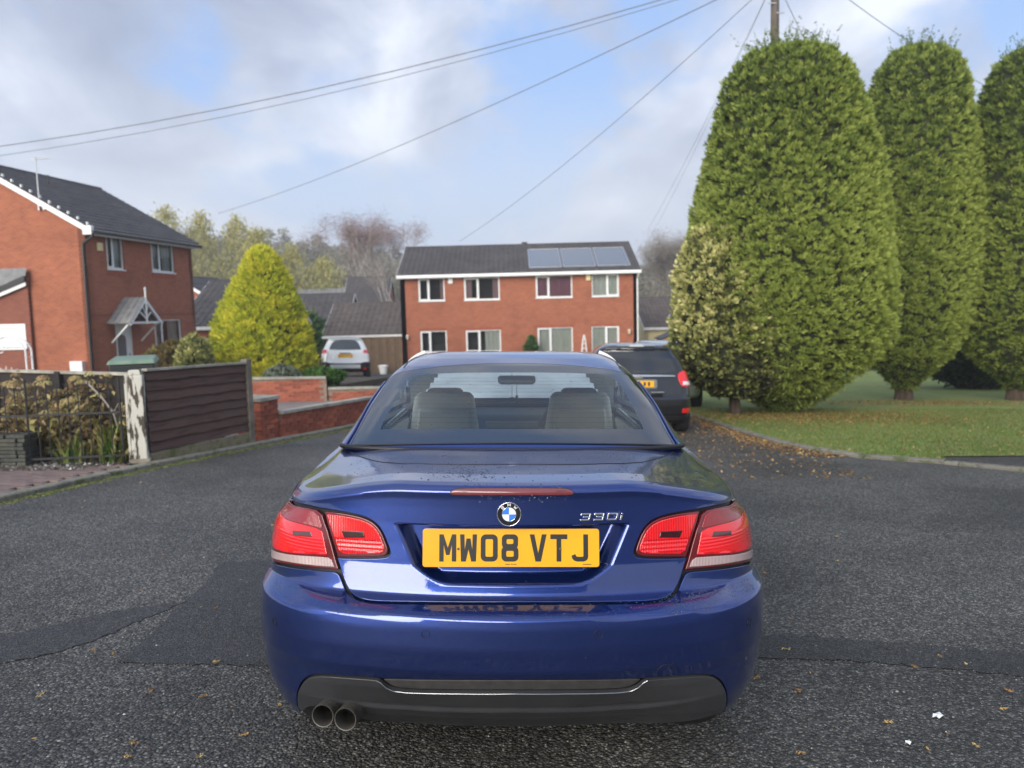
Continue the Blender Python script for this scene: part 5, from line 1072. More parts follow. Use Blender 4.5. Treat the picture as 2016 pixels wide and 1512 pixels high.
# flaking white concrete post
FLAKE = PN('flaking_white_paint', (.07, .055, .04), (.56, .54, .47), 7, .8, detail=9, lo=.465, hi=.495, stretch=(2.2, 2.2, .45), bump=.5, bscale=10, bdist=.01)
wp = world_empty('white_fence_post', -4.52, 9.27, math.radians(15), 'concrete fence post with flaking white paint at the end of the brown panel', 'post')
m = MB(); zt = .80-wp.location.z; m.prism([(-.085, -.07, -.06), (.085, -.07, -.06), (.085, .07, -.06), (-.085, .07, -.06)], (0, 0, 0), (0, 0, zt-.0)); m.box(-.07, .07, -.055, .055, zt-.06, zt+.0); m.build('post', FLAKE, wp, bevel=.012)
MB().box(-.12, -.086, -.065, .0, .05, zt-.05).build('side_strip', FLAKE, wp, bevel=.008)
MB().box(-.11, .12, -.09, .09, -.06, .09).build('footing', M['concrete'], wp, bevel=.02)
cp = world_empty('concrete_fence_post', -3.93, 11.44, math.radians(75), 'bare concrete fence post between the brown panel and the brick pillar', 'post')
MB().box(-.06, .06, -.055, .055, -.05, .78-cp.location.z).build('post', M['concrete'], cp, bevel=.01)
# darker side fence running back beside the garden
P1, P2 = (-4.62, 9.45), (-8.6, 11.6)
sf = world_empty('garden_side_fence', P1[0], P1[1], yaw(P1, P2), 'blackened slatted fence running back behind the garden plants', 'fence'); zs = sf.location.z
Ls = math.hypot(P2[0]-P1[0], P2[1]-P1[1])
for k in range(3):
    a, b = k*Ls/3+.05, (k+1)*Ls/3-.05; slat_panel(sf, a, b, .02, .72-zs, 7, SLATB)
    MB().box(a-.05, b+.05, -.03, .03, .72-zs, .755-zs).build('capping_rail', M['coping'], sf); MB().box(b, b+.1, -.05, .05, 0, .75-zs).build('post', SLATB[0], sf)
    for q in (.3, .9): MB().box(a+q, a+q+.045, -.06, -.028, .02, .72-zs).build('batten', SLATB[1], sf)
MB().box(1.0, 1.10, -.066, -.060, .60-zs, .66-zs).build('label_plate', P('pale_label', (.6, .55, .55), .5), sf)
# iron railings along the pavement
R1, R2 = (-4.64, 9.16), (-7.3, 8.78); IRON = PN('black_iron', (.012, .013, .014), (.03, .03, .03), 20, .6)
ra = world_empty('iron_railings', R1[0], R1[1], yaw(R1, R2), 'thin black iron garden railings beside the white post, dried plants behind', 'railings'); Lr = math.hypot(R2[0]-R1[0], R2[1]-R1[1]); zr = ra.location.z
k = 0
while k*.115 < Lr:
    x = .03+k*.115; zt = .68-zr+.02*math.sin(k); g = gz(R1[0]+(R2[0]-R1[0])*x/Lr, R1[1]+(R2[1]-R1[1])*x/Lr)-zr
    MB().tube([(x, 0, g-.02), (x+.004*math.sin(k*2.), 0, zt-(0 if k % 9 else -.05))], .0065 if k % 9 else .013, 6).build('bar', IRON, ra); k += 1
for z in (.14, .66): MB().box(0, Lr, -.006, .006, z-.012+.0, z+.012).build('rail', IRON, ra)
# brick pillar and stepped low wall, brick by brick
BK = [PN('wall_brick', (.20+.05*k, .050+.014*k, .030+.007*k), (.30+.05*k, .080+.016*k, .046+.008*k), 9, .88, bump=.5, bscale=70, bdist=.004) for k in range(4)]
MORT = PN('mortar', (.22, .15, .11), (.32, .25, .19), 10, .95)
brick_me = []
for m_ in BK:
    b = MB(); b.box(-.1065, .1065, -.051, .051, -.0325, .0325); brick_me.append(b.build('brick', m_, mesh_only=True))
half_me = []
for m_ in BK:
    b = MB(); b.box(-.051, .051, -.051, .051, -.0325, .0325); half_me.append(b.build('brick', m_, mesh_only=True))
def lay(parent, L, courses, x0=0., y=0., z0=0., half_first=False, maxb=300):
    n = 0
    for c in range(courses):
        z = z0+.0375+c*.075; x = x0; odd = (c % 2) ^ half_first
        if odd: inst('brick', random.choice(half_me), parent, (x+.051, y, z)); x += .1125; n += 1
        while x+.213 <= L+x0+.001: inst('brick', random.choice(brick_me), parent, (x+.1065, y+random.uniform(-.003, .003), z), (0, 0, 0)); x += .225; n += 1
        if x+.09 <= L+x0: inst('brick', random.choice(half_me), parent, (x+.051, y, z)); n += 1
    return n
W0, W1_ = (-3.86, 11.78), (-3.02, 14.35); dw = yaw(W0, W1_)
pi_ = world_empty('brick_pillar', W0[0], W0[1], dw, 'short red brick pillar with a flat concrete cap beside the concrete fence post', 'pillar')
for c in range(8):
    z = .0375+c*.075
    for (x, y, r) in ([(.11, .05, 0), (.335, .05, 0), (.11, .395, 0), (.335, .395, 0), (.055, .2225, 1), (.39, .2225, 1)] if c % 2 else [(.05, .11, 1), (.05, .335, 1), (.395, .11, 1), (.395, .335, 1), (.2225, .05, 0), (.2225, .395, 0)]):
        inst('brick', random.choice(brick_me), pi_, (x, y, z), (0, 0, r*math.pi/2))
MB().box(.012, .433, .012, .433, -.05, .60).build('mortar_core', MORT, pi_)
MB().box(-.03, .475, -.03, .475, .60, .66).build('coping_stone', M['coping'], pi_, bevel=.01)
lw = world_empty('low_brick_wall', W0[0]+.45*math.cos(dw), W0[1]+.45*math.sin(dw), dw, 'low red brick garden wall with pale coping stepping down beside the road', 'wall'); lw.rotation_mode = 'XYZ'
pitch = -math.atan((gz(*W0)-gz(-2.97, 14.6))/math.hypot(.89, 2.8))*.62
lw.rotation_euler = (0, -pitch, dw)
lay(lw, 3.0, 5, 0); MB().box(0, 3.02, -.04, .04, -.10, .372).build('mortar_bed', MORT, lw)
for k in range(5): MB().box(k*.605, k*.605+.598, -.085, .085, .376, .432).build('coping_stone', M['coping'], lw, bevel=.008)
lay(lw, 3.4, 3, 3.03); MB().box(3.03, 6.4, -.04, .04, -.22, .222).build('mortar_bed', MORT, lw)
for k in range(5): MB().box(3.03+k*.665, 3.03+k*.665+.658, -.085, .085, .226, .282).build('coping_stone', M['coping'], lw, bevel=.008)
# neighbour's block-paved drive and the retaining walls behind it
DRIVEM = PN('pinkish_block_paving', (.20, .155, .135), (.30, .24, .21), 8, .92, bump=.3, bscale=50, bdist=.004, big=(.4, .8))
sheet('driveway', [(-3.75, 12.3), (-3.0, 14.6), (-2.3, 17.6), (-2.05, 20.3), (-5.4, 20.6), (-8.6, 19.6), (-9.5, 13.0), (-4.4, 11.9)], DRIVEM, .05, h=1.0)
def rw_wall(name, A, B, z_top_a, z_top_b, zb, label, courses=True):
    r = empty(name, (A[0], A[1], zb), yaw(A, B), label, 'wall', None); L = math.hypot(B[0]-A[0], B[1]-A[1]); ha, hb = z_top_a-zb-.07, z_top_b-zb-.07
    MB().prism([(0, -.045, 0), (L, -.045, 0), (L, -.045, hb), (0, -.045, ha)], (0, 0, 0), (0, .09, 0)).build('mortar_core', MORT, r)
    c = 0; n = 0
    while c*.075 < max(ha, hb)-.04 and n < 290:
        x = 0 if c % 2 == 0 else .1125
        while x+.213 < L:
            if c*.075+.07 < ha+(hb-ha)*(x+.1)/L: inst('brick', random.choice(brick_me), r, (x+.1065, 0, c*.075+.0375)); n += 1
            x += .225
        c += 1
    k = int(L/.6)
    for i in range(k):
        a, b = i*L/k, (i+1)*L/k-.008; za, zb_ = ha+(hb-ha)*a/L, ha+(hb-ha)*b/L
        MB().prism([(a, -.09, za+.004), (b, -.09, zb_+.004), (b, -.09, zb_+.07), (a, -.09, za+.07)], (0, 0, 0), (0, .18, 0)).build('coping_stone', M['coping'], r, bevel=.008)
    return r
rw_wall('retaining_wall', (-6.95, 19.9), (-4.95, 20.55), -.14, -.22, gz(-6, 20.2)+.0, 'red brick retaining wall below the golden conifer, pale coping on top')
rw_wall('garden_wall', (-4.93, 20.6), (-2.0, 21.5), -.52, -.62, gz(-3.5, 21)+.02, 'lower red brick wall continuing right of the retaining wall in front of the grass strip')
rb = sheet('raised_garden', [(-7.2, 19.98), (-4.95, 20.7), (-4.5, 28), (-12.5, 31), (-14, 24), (-9, 19.6)], SOIL, .42, h=1.2, thick=.6)
sheet('grass_verge', [(-4.9, 20.75), (-2.0, 21.7), (-2.6, 24.2), (-4.45, 26.6)], LAWNM, .06, h=1.0)
# wheelie bin, garden arch, stone stack, bits
sl = sheet('patio', [(-5.1, 9.75), (-6.3, 10.35), (-6.3, 11.4), (-4.6, 11.2)], M['concrete'], .24, h=.5, thick=.25)
bn = world_empty('wheelie_bin', -5.05, 10.35, math.radians(20), 'dark grey wheelie bin with a green lid behind the garden fence', 'bin', dz=.24)
BINM = P('dark_bin_plastic', (.03, .035, .035), .5); LIDM = PN('faded_green_lid', (.13, .20, .14), (.19, .27, .20), 6, .6)
m = MB(); m.prism([(-.22, -.26, 0), (.22, -.26, 0), (.22, .24, 0), (-.22, .24, 0)], (0, 0, .06), (0, 0, .06)); m = MB()
m.add([(-.21, -.25, .05), (.21, -.25, .05), (.21, .25, .05), (-.21, .25, .05), (-.27, -.33, .98), (.27, -.33, .98), (.27, .33, .98), (-.27, .33, .98)], [(3, 2, 1, 0), (0, 1, 5, 4), (1, 2, 6, 5), (2, 3, 7, 6), (3, 0, 4, 7), (4, 5, 6, 7)]); m.build('body', BINM, bn, bevel=.02)
m = MB(); m.add([(-.29, -.36, .985), (.29, -.36, .985), (.29, .36, 1.0), (-.29, .36, 1.0), (-.27, -.33, 1.04), (.27, -.33, 1.04), (.25, .30, 1.075), (-.25, .30, 1.075)], [(3, 2, 1, 0), (0, 1, 5, 4), (1, 2, 6, 5), (2, 3, 7, 6), (3, 0, 4, 7), (4, 5, 6, 7)]); m.build('lid', LIDM, bn, bevel=.015)
for sx in (-1, 1): MB().lathe([(0, -.03), (.1, -.03), (.1, .03), (0, .03)], 14, 'x', (sx*.24, .24, .10)).build('wheel', TYRE, bn)
ar = world_empty('garden_arch', -11.9, 18.2, math.radians(10), 'white metal garden arch with a little gate in front of the garage', 'arch')
for o_ in (0, .45):
    MB().tube([(-.62, o_, 0), (-.62, o_, 1.75)]+[(.0-.62*math.cos(a), o_, 1.75+.5*math.sin(a)) for a in np.linspace(.2, math.pi-.2, 9)]+[(.62, o_, 1.75), (.62, o_, 0)], .028, 6).build('hoop', M['white'], ar, smooth=True)
for k in range(5): MB().bar((-.62, 0, .4+k*.4), (-.62, .45, .4+k*.4), .02, .02).build('rung', M['white'], ar); MB().bar((.62, 0, .4+k*.4), (.62, .45, .4+k*.4), .02, .02).build('rung', M['white'], ar)
for k in range(7): MB().tube([(-.48+k*.16, 0, .2), (-.48+k*.16, 0, 1.35-.05*abs(k-3))], .014, 5).build('gate_bar', M['white'], ar)
ar.scale = (.72, .72, .76)
MB().tube([(-.12+.12*math.cos(a), 0, 1.9+.14*math.sin(a)) for a in np.linspace(0, 5.5, 14)], .018, 5).build('scroll', M['white'], ar)
ss = world_empty('stone_stack', -5.72, 9.02, math.radians(-8), 'low stack of dark flat stones at the left edge of the garden', 'stones')
SLM = [PN('dark_stone', (.035+.01*k, .036+.01*k, .032+.008*k), (.07+.01*k, .07+.01*k, .06), 14, .8, bump=.5, bscale=60, bdist=.006) for k in range(3)]
for c in range(9):
    x = -.62
    while x < -.02:
        w = random.uniform(.16, .34); m = MB(); h_ = .042; j = random.uniform(-.02, .02); m.box(x, min(x+w, .03), -.10+j, .12+j, c*.046, c*.046+h_); m.build('stone', random.choice(SLM), ss, bevel=.008); x += w+.01

# ================================================================== vegetation
def quads_from(c, u, v, tint):
    """leaf faces: centre c, half axes u (length) and v (width); pointed lozenges"""
    V = np.stack([c-u, c+v*.9-u*.1, c+u, c-v*.9-u*.1], 1).reshape(-1, 3); n = len(c); Q = np.arange(4*n).reshape(n, 4); return V, Q, np.repeat(tint, 4)
def rnd_dir(n):
    v = rng.normal(size=(n, 3)); return v/np.linalg.norm(v, axis=1, keepdims=True)
def prof_noise(seed, amp, nz=5, na=3):
    r = np.random.default_rng(seed); K = [(r.uniform(.8, nz), r.integers(1, na+3), r.uniform(0, 6.28), r.uniform(.4, 1)) for _ in range(7)]
    return lambda h, a: amp*sum(w*np.sin(kz*h*2.2+ka*a+ph) for kz, ka, ph, w in K)/3
def clipped_tree(name, x, y, H, prof, label, cat, mat, core, seed, n_cl, per, leaf=(.075, .022), clump=.15, trunk=(.16, .5), lean=0., amp=.10, low=.0, group=None, ysc=1., tip=1., tintf=None, spikes=0, dz=0.):
    """a conifer: trunk, a dark hull for the dense, shaded inside and thousands of flat sprays set in tufts over the crown"""
    global rng
    keep = rng; rng = np.random.default_rng(seed)
    t = world_empty(name, x, y, 0, label, cat, group, dz); pf = np.array(prof, float); nf = prof_noise(seed, amp)
    def R(h, a): return np.interp(h, pf[:, 0], pf[:, 1])*(1+nf(h, a))
    w = np.interp(np.linspace(0, 1, 200), pf[:, 0], pf[:, 1]); cdf = np.cumsum(w+.08); cdf /= cdf[-1]
    h = np.interp(rng.random(n_cl), cdf, np.linspace(0, 1, 200)); a = rng.uniform(0, 2*np.pi, n_cl)
    top = rng.random(n_cl) < .05; h[top] = rng.uniform(.975, 1., top.sum()); depth = rng.random(n_cl)**1.6; cs_ = rng.uniform(.55, 1.5, n_cl)**1.2
    r = R(h, a)*(1-.17*depth+.018*rng.normal(size=n_cl)+.03*np.sin(a*9+h*31)*np.sin(h*47+a*3)); r[top] *= rng.random(top.sum())**.5
    e = .01; slope = (R(np.minimum(h+e, 1), a)-R(np.maximum(h-e, 0), a))/(2*e*H)
    nrm = np.stack([np.cos(a), np.sin(a)*1., -slope], 1); nrm /= np.linalg.norm(nrm, axis=1, keepdims=True)
    c = np.stack([r*np.cos(a)+lean*h, r*np.sin(a)*ysc, low+(H-low)*h], 1)
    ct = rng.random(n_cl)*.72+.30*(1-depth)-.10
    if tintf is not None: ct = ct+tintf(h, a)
    idx = np.repeat(np.arange(n_cl), per); n = len(idx); up = np.array([0, 0, 1.])
    # each tuft is a fan of flattened sprays in a roughly vertical plane
    fan = rng.uniform(-1, 1, n); d0 = nrm[idx]*.75+up*.62; tang = np.cross(nrm[idx], up); tang /= np.linalg.norm(tang, axis=1, keepdims=True)+1e-9
    rot = rng.uniform(-1.1, 1.1, n_cl)[idx][:, None]; side = tang*np.cos(rot)+up*np.sin(rot)*.5
    d = d0+side*fan[:, None]*1.0+rng.normal(0, .25, (n, 3)); d /= np.linalg.norm(d, axis=1, keepdims=True)
    L = clump*rng.uniform(.35, 1.2, n)[:, None]*cs_[idx][:, None]; p = c[idx]+d*L*.6+rng.normal(0, clump*.13, (n, 3))-nrm[idx]*clump*.25
    wv = np.cross(d, nrm[idx]+rng.normal(0, .5, (n, 3))); wv /= np.linalg.norm(wv, axis=1, keepdims=True)+1e-9; s = rng.uniform(.6, 1.3, n)[:, None]
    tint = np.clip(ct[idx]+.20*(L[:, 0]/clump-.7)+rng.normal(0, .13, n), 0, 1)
    V, Q, T_ = quads_from(p, d*leaf[0]*s, wv*leaf[1]*s, tint)
    if spikes:
        m_ = spikes; hh = rng.uniform(.96, 1.0, m_); aa = rng.uniform(0, 6.28, m_); rr = R(hh, aa)*rng.random(m_)**.4; b0 = np.stack([rr*np.cos(aa)+lean*hh, rr*np.sin(aa)*ysc, low+(H-low)*hh], 1)
        dd = np.stack([np.cos(aa)*.25, np.sin(aa)*.25, np.ones(m_)], 1)+rng.normal(0, .3, (m_, 3)); dd /= np.linalg.norm(dd, axis=1, keepdims=True); k_ = 22; ii = np.repeat(np.arange(m_), k_); f = rng.random(len(ii))
        Ls = (rng.uniform(.12, .70, m_)**1.3)[ii]; pp_ = b0[ii]+dd[ii]*(f*Ls)[:, None]+rng.normal(0, .012, (len(ii), 3)); du = dd[ii]*.6+rng.normal(0, .6, (len(ii), 3)); du /= np.linalg.norm(du, axis=1, keepdims=True); wv2 = np.cross(du, rnd_dir(len(ii)))
        V2, Q2, T2 = quads_from(pp_, du*.035, wv2*.012, np.clip(rng.normal(.2, .1, len(ii)), 0, 1)); Q = np.r_[Q, Q2+len(V)]; V = np.r_[V, V2]; T_ = np.r_[T_, T2]
    npmesh('crown', V, Q, None, mat, t, attr=T_)
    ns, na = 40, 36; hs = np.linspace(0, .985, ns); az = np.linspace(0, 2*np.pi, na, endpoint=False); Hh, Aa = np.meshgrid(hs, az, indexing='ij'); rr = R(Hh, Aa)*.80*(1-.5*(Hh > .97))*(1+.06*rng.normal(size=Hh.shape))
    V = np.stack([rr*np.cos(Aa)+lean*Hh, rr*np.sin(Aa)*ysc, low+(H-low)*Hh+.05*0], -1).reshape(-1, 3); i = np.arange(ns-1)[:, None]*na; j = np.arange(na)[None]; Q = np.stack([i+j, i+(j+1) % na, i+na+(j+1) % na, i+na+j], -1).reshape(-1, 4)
    npmesh('inner_hull', V, Q, None, core, t)
    tr = MB(); r0, hh = trunk; tr.tube([(.12*r0, 0, -.08), (0, 0, .05), (lean*.05, .02, hh*.6), (lean*.15, 0, hh+low+.6), (lean*.6, 0, H*.6)], [r0*1.5, r0*1.15, r0, r0*.9, r0*.3], 10)
    for k in range(5):
        q = k*1.26+seed; tr.tube([(r0*.4*math.cos(q), r0*.4*math.sin(q), hh*.5+low*.5), (max(pf[:, 1])*.4*math.cos(q), max(pf[:, 1])*.4*math.sin(q)*ysc, low+hh+.4+.15*k)], r0*.35, 6, r1=r0*.12)
    tr.build('trunk', BARK, t, smooth=True); rng = keep; return t
BARK = PN('brown_bark', (.045, .030, .020), (.10, .070, .048), 9, .92, stretch=(1, 1, .25), bump=.8, bscale=30, bdist=.02)
CORE = PN('shaded_crown_hull', (.022, .030, .012), (.045, .050, .020), 10, .95, bump=1., bscale=25, bdist=.05)  # dense inner mass, coloured dark for the shade between the sprays
LEAF1 = leaf_mat('green_conifer_spray', [(0, (.075, .110, .030)), (.28, (.165, .225, .050)), (.55, (.29, .365, .075)), (.85, (.44, .50, .12))], .65, .35)
LEAFDK = leaf_mat('dark_conifer_spray', [(0, (.015, .028, .010)), (.5, (.035, .060, .018)), (.9, (.07, .11, .03))], .6, .15)
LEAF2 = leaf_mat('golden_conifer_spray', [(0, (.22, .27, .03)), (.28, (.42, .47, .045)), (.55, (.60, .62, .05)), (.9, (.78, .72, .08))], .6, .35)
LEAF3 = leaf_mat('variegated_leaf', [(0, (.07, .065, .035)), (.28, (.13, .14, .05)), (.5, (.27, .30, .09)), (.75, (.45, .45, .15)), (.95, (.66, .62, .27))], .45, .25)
CON = [(0, .10), (.035, .34), (.09, .55), (.18, .80), (.30, .96), (.42, 1.0), (.58, .93), (.72, .83), (.84, .70), (.92, .60), (.965, .50), (.99, .33), (1, .08)]
def scl(p, r): return [(h, q*r) for h, q in p]
brown = lambda h, a: np.where(h < .10, -.25, 0)+.18*(np.sin(a*2+h*5) > .6)*0
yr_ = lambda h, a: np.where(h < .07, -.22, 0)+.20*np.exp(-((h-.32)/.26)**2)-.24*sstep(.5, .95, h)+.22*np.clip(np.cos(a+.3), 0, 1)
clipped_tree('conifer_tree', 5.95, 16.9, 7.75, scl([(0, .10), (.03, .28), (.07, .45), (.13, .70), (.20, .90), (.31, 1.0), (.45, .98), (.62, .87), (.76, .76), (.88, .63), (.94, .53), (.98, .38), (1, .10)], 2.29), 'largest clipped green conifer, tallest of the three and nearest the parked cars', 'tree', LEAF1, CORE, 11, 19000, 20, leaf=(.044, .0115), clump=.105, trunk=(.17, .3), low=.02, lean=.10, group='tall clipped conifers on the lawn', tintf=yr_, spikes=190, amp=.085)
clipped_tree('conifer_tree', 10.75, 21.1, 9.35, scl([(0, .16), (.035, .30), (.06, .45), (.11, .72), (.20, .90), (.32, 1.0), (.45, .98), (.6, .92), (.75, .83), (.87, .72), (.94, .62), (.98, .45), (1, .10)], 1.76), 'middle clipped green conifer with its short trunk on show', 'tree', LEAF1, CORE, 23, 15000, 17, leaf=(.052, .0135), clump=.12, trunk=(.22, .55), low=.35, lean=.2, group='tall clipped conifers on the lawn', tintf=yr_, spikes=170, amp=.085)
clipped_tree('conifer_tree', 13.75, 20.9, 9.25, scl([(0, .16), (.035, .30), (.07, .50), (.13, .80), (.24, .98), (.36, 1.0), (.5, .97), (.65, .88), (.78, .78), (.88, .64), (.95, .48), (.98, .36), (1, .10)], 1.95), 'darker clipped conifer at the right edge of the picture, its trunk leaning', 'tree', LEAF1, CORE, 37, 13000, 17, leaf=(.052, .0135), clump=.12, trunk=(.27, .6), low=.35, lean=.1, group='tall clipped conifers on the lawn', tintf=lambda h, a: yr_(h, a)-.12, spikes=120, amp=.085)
clipped_tree('conifer_tree', 16.6, 27.5, 9.0, scl([(0, .3), (.05, .6), (.14, .9), (.3, 1.0), (.6, .9), (.8, .7), (.93, .45), (1, .1)], 2.2), 'dark conifer further back, seen low down between the middle and right clipped conifers', 'tree', LEAFDK, CORE, 41, 3000, 20, leaf=(.10, .03), clump=.24, trunk=(.2, .4), group=None, amp=.1)
# variegated holly-like tree in front of the big conifer
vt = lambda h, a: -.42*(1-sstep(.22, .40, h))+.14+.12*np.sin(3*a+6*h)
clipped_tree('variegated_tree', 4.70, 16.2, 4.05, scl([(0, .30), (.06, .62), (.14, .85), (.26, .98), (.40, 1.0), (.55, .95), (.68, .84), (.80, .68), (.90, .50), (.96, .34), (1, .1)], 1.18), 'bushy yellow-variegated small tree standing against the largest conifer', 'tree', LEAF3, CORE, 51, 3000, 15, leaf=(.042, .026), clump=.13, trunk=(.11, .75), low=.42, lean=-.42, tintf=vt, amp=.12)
# golden conifer in the left-hand gardens
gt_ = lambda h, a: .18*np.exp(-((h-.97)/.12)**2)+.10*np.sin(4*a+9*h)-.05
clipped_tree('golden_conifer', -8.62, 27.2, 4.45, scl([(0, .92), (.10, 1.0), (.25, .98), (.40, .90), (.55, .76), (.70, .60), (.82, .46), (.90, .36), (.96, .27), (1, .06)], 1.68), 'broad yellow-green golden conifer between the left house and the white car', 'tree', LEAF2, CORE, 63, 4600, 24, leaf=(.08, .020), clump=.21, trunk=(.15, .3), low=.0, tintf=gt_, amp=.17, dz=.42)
def bush(name, x, y, r, h, label, mat, seed, n=700, per=10, leaf=(.05, .02), dz=0., cat='shrub', clump=.10, tf=None, ysc=1., group=None):
    return clipped_tree(name, x, y, h, scl([(0, .55), (.15, .9), (.35, 1), (.6, .92), (.8, .7), (.92, .42), (1, .08)], r), label, cat, mat, CORE, seed, n, per, leaf=leaf, clump=clump, trunk=(.03, .1), low=0, amp=.16, dz=dz, tintf=tf, ysc=ysc, group=group)
LEAFS = leaf_mat('silvery_green_leaf', [(0, (.05, .06, .04)), (.5, (.13, .16, .11)), (.95, (.25, .29, .22))], .6, .15)
LEAFG = leaf_mat('bright_green_leaf', [(0, (.02, .05, .012)), (.5, (.05, .13, .025)), (.95, (.12, .24, .05))], .5, .2)
LEAFR = leaf_mat('autumn_hedge_leaf', [(0, (.06, .03, .015)), (.4, (.13, .10, .03)), (.7, (.20, .14, .05)), (.95, (.26, .24, .07))], .6, .2)
bush('sage_bush', -6.25, 21.0, .50, .52, 'silvery green rounded bush on top of the retaining wall', LEAFS, 71, dz=.42)
bush('green_bush', -5.35, 21.6, .62, .45, 'low bright green bush right of the silvery one', LEAFG, 72, dz=.42)
bush('hedge_shrub', -11.2, 25.6, 1.05, 1.25, 'brownish autumn shrub under the ground-floor window of the left house', LEAFR, 73, n=900, leaf=(.07, .03), clump=.16, dz=.36)
bush('yellow_shrub', -9.95, 24.3, .55, 1.45, 'yellow-leaved shrub beside the golden conifer', LEAF3, 74, n=700, leaf=(.07, .03), clump=.15, dz=.36)
bush('laurel_bush', -12.6, 43.6, 2.1, 2.95, 'dark green laurel behind the white car', LEAFG, 75, n=1100, leaf=(.13, .05), clump=.28, ysc=.5)
bush('yard_bush', -15.8, 56.5, 2.8, 4.1, 'dark green bush beside the bungalow roof behind the golden conifer', LEAFG, 76, n=900, leaf=(.2, .08), clump=.4)
bush('topiary_palm', 1.15, 44.2, .42, 2.15, 'feathery green potted plant against the centre house wall', LEAFG, 77, n=260, leaf=(.13, .025), clump=.22)
bush('dark_shrub', 11.0, 49.5, 1.6, 2.6, 'olive bush beside the cream wall right of the centre houses', LEAFR, 78, n=500, leaf=(.16, .06), clump=.3)
# dried hydrangea behind the railings: stems and faded flower heads
DRY = leaf_mat('dried_flower_head', [(0, (.11, .07, .04)), (.35, (.32, .22, .11)), (.6, (.52, .42, .19)), (.8, (.48, .48, .18)), (1, (.62, .42, .30))], .8, .2)
STEM = PN('woody_stem', (.06, .042, .028), (.13, .095, .065), 12, .9)
def hydrangea(x, y, w, hgt, n, label, seed):
    global rng
    keep = rng; rng = np.random.default_rng(seed); t = world_empty('hydrangea_bush', x, y, 0, label, 'shrub', 'dried hydrangeas behind the railings'); st = MB(); heads = []
    for i in range(n):
        bx, by = rng.normal(0, w*.22), rng.normal(0, .12); tx, ty = bx+rng.normal(0, w*.34), by+rng.normal(0, .2); tz_ = hgt*rng.uniform(.35, 1.04)*(1-.18*abs(tx)/w)
        st.tube([(bx, by, 0), ((bx+tx)/2+rng.normal(0, .03), (by+ty)/2, tz_*.55), (tx, ty, tz_)], .006, 5, r1=.0035); heads.append((tx, ty, tz_))
    st.build('stems', STEM, t)['kind'] = 'stuff'
    per = 75; hc = np.array(heads); idx = np.repeat(np.arange(n), per); d = rnd_dir(len(idx)); d[:, 2] = np.abs(d[:, 2])*.7-.15; R_ = rng.uniform(.055, .10, n)[idx][:, None]
    p = hc[idx]+d*R_; u = np.cross(d, rnd_dir(len(idx))); u /= np.linalg.norm(u, axis=1, keepdims=True); v = np.cross(d, u); tt_ = np.clip(rng.random(n)[idx]*.8+rng.normal(0, .12, len(idx))+.1, 0, 1)
    V, Q, T_ = quads_from(p, u*.016, v*.014, tt_)
    m2 = n*26; sidx = rng.integers(0, n, m2); f = rng.uniform(.25, .95, m2)[:, None]; p2 = hc[sidx]*f+rng.normal(0, .05, (m2, 3)); u2 = rnd_dir(m2); u2[:, 2] -= .4; v2 = np.cross(u2, rnd_dir(m2))
    V2, Q2, T2 = quads_from(p2, u2*.045, v2*.025, np.clip(rng.random(m2)*.95, 0, 1)); npmesh('flower_heads', np.r_[V, V2], np.r_[Q, Q2+len(V)], None, DRY, t, attr=np.r_[T_, T2]); rng = keep
hydrangea(-5.85, 9.48, .95, 1.10, 62, 'dense dried hydrangea with yellowing heads at the left edge behind the railings', 5)
hydrangea(-5.20, 9.62, .40, 1.12, 18, 'taller tan hydrangea heads next to the dark side fence', 6)
hydrangea(-6.7, 9.3, 1.0, 1.15, 50, 'hydrangea beyond the left edge of the picture', 8)
hydrangea(-4.72, 9.50, .16, .75, 9, 'sparse brown hydrangea just left of the white post', 9)
IRIS = leaf_mat('strap_leaf', [(0, (.20, .17, .05)), (.3, (.30, .30, .10)), (.6, (.13, .23, .05)), (.9, (.07, .17, .03))], .5, .25)
def strap_plant(x, y, n, L, label, seed, spread=.8):
    r = random.Random(seed); t = world_empty('iris_plant', x, y, 0, label, 'plant', 'strap-leaved plants behind the railings'); V = []; Q = []; T_ = []
    for i in range(n):
        a = r.uniform(0, 6.28); le = L*r.uniform(.5, 1.1); w = r.uniform(.010, .02); b = (r.gauss(0, .07), r.gauss(0, .06)); cur_ = r.uniform(.15, spread); tn = r.random(); k0 = len(V)
        for k in range(6):
            f = k/5; out_ = cur_*le*f*f*.9; z = le*f*(1-.45*cur_*f*f); ww = w*(1-f**2.5)+.001
            for sx in (-1, 1): V.append((b[0]+math.cos(a)*out_-math.sin(a)*sx*ww, b[1]+math.sin(a)*out_+math.cos(a)*sx*ww, z)); T_.append(tn*(1-.5*f*(tn < .6)))
        Q += [(k0+2*k, k0+2*k+1, k0+2*k+3, k0+2*k+2) for k in range(5)]
    npmesh('leaves', V, Q, None, IRIS, t, attr=T_)
strap_plant(-4.86, 9.30, 85, .66, 'tall bright green strap leaves just left of the white post', 1, .5); strap_plant(-5.34, 9.22, 40, .46, 'small fan of green strap leaves in the middle of the garden bed', 2, .9)
strap_plant(-4.83, 9.24, 70, .34, 'bleached straw-coloured grass tuft at the foot of the railings', 3, 1.2); strap_plant(-5.1, 9.6, 16, .5, 'thin yellowish strap leaves behind the green fan', 4, .8)
tw = world_empty('dead_branch', -5.0, 9.45, 0, 'bare pale forked branch leaning across the dark side fence', 'branch')
MB().tube([(-.22, 0, 1.02), (-.05, .02, .82), (.08, .02, .62), (.15, 0, .35)], .012, 6, r1=.009).tube([(-.05, .02, .82), (.10, .05, .60)], .006, 5).tube([(.08, .02, .62), (.16, .0, .74)], .005, 5).build('branch', P('bleached_wood', (.38, .34, .28), .8), tw, smooth=True)
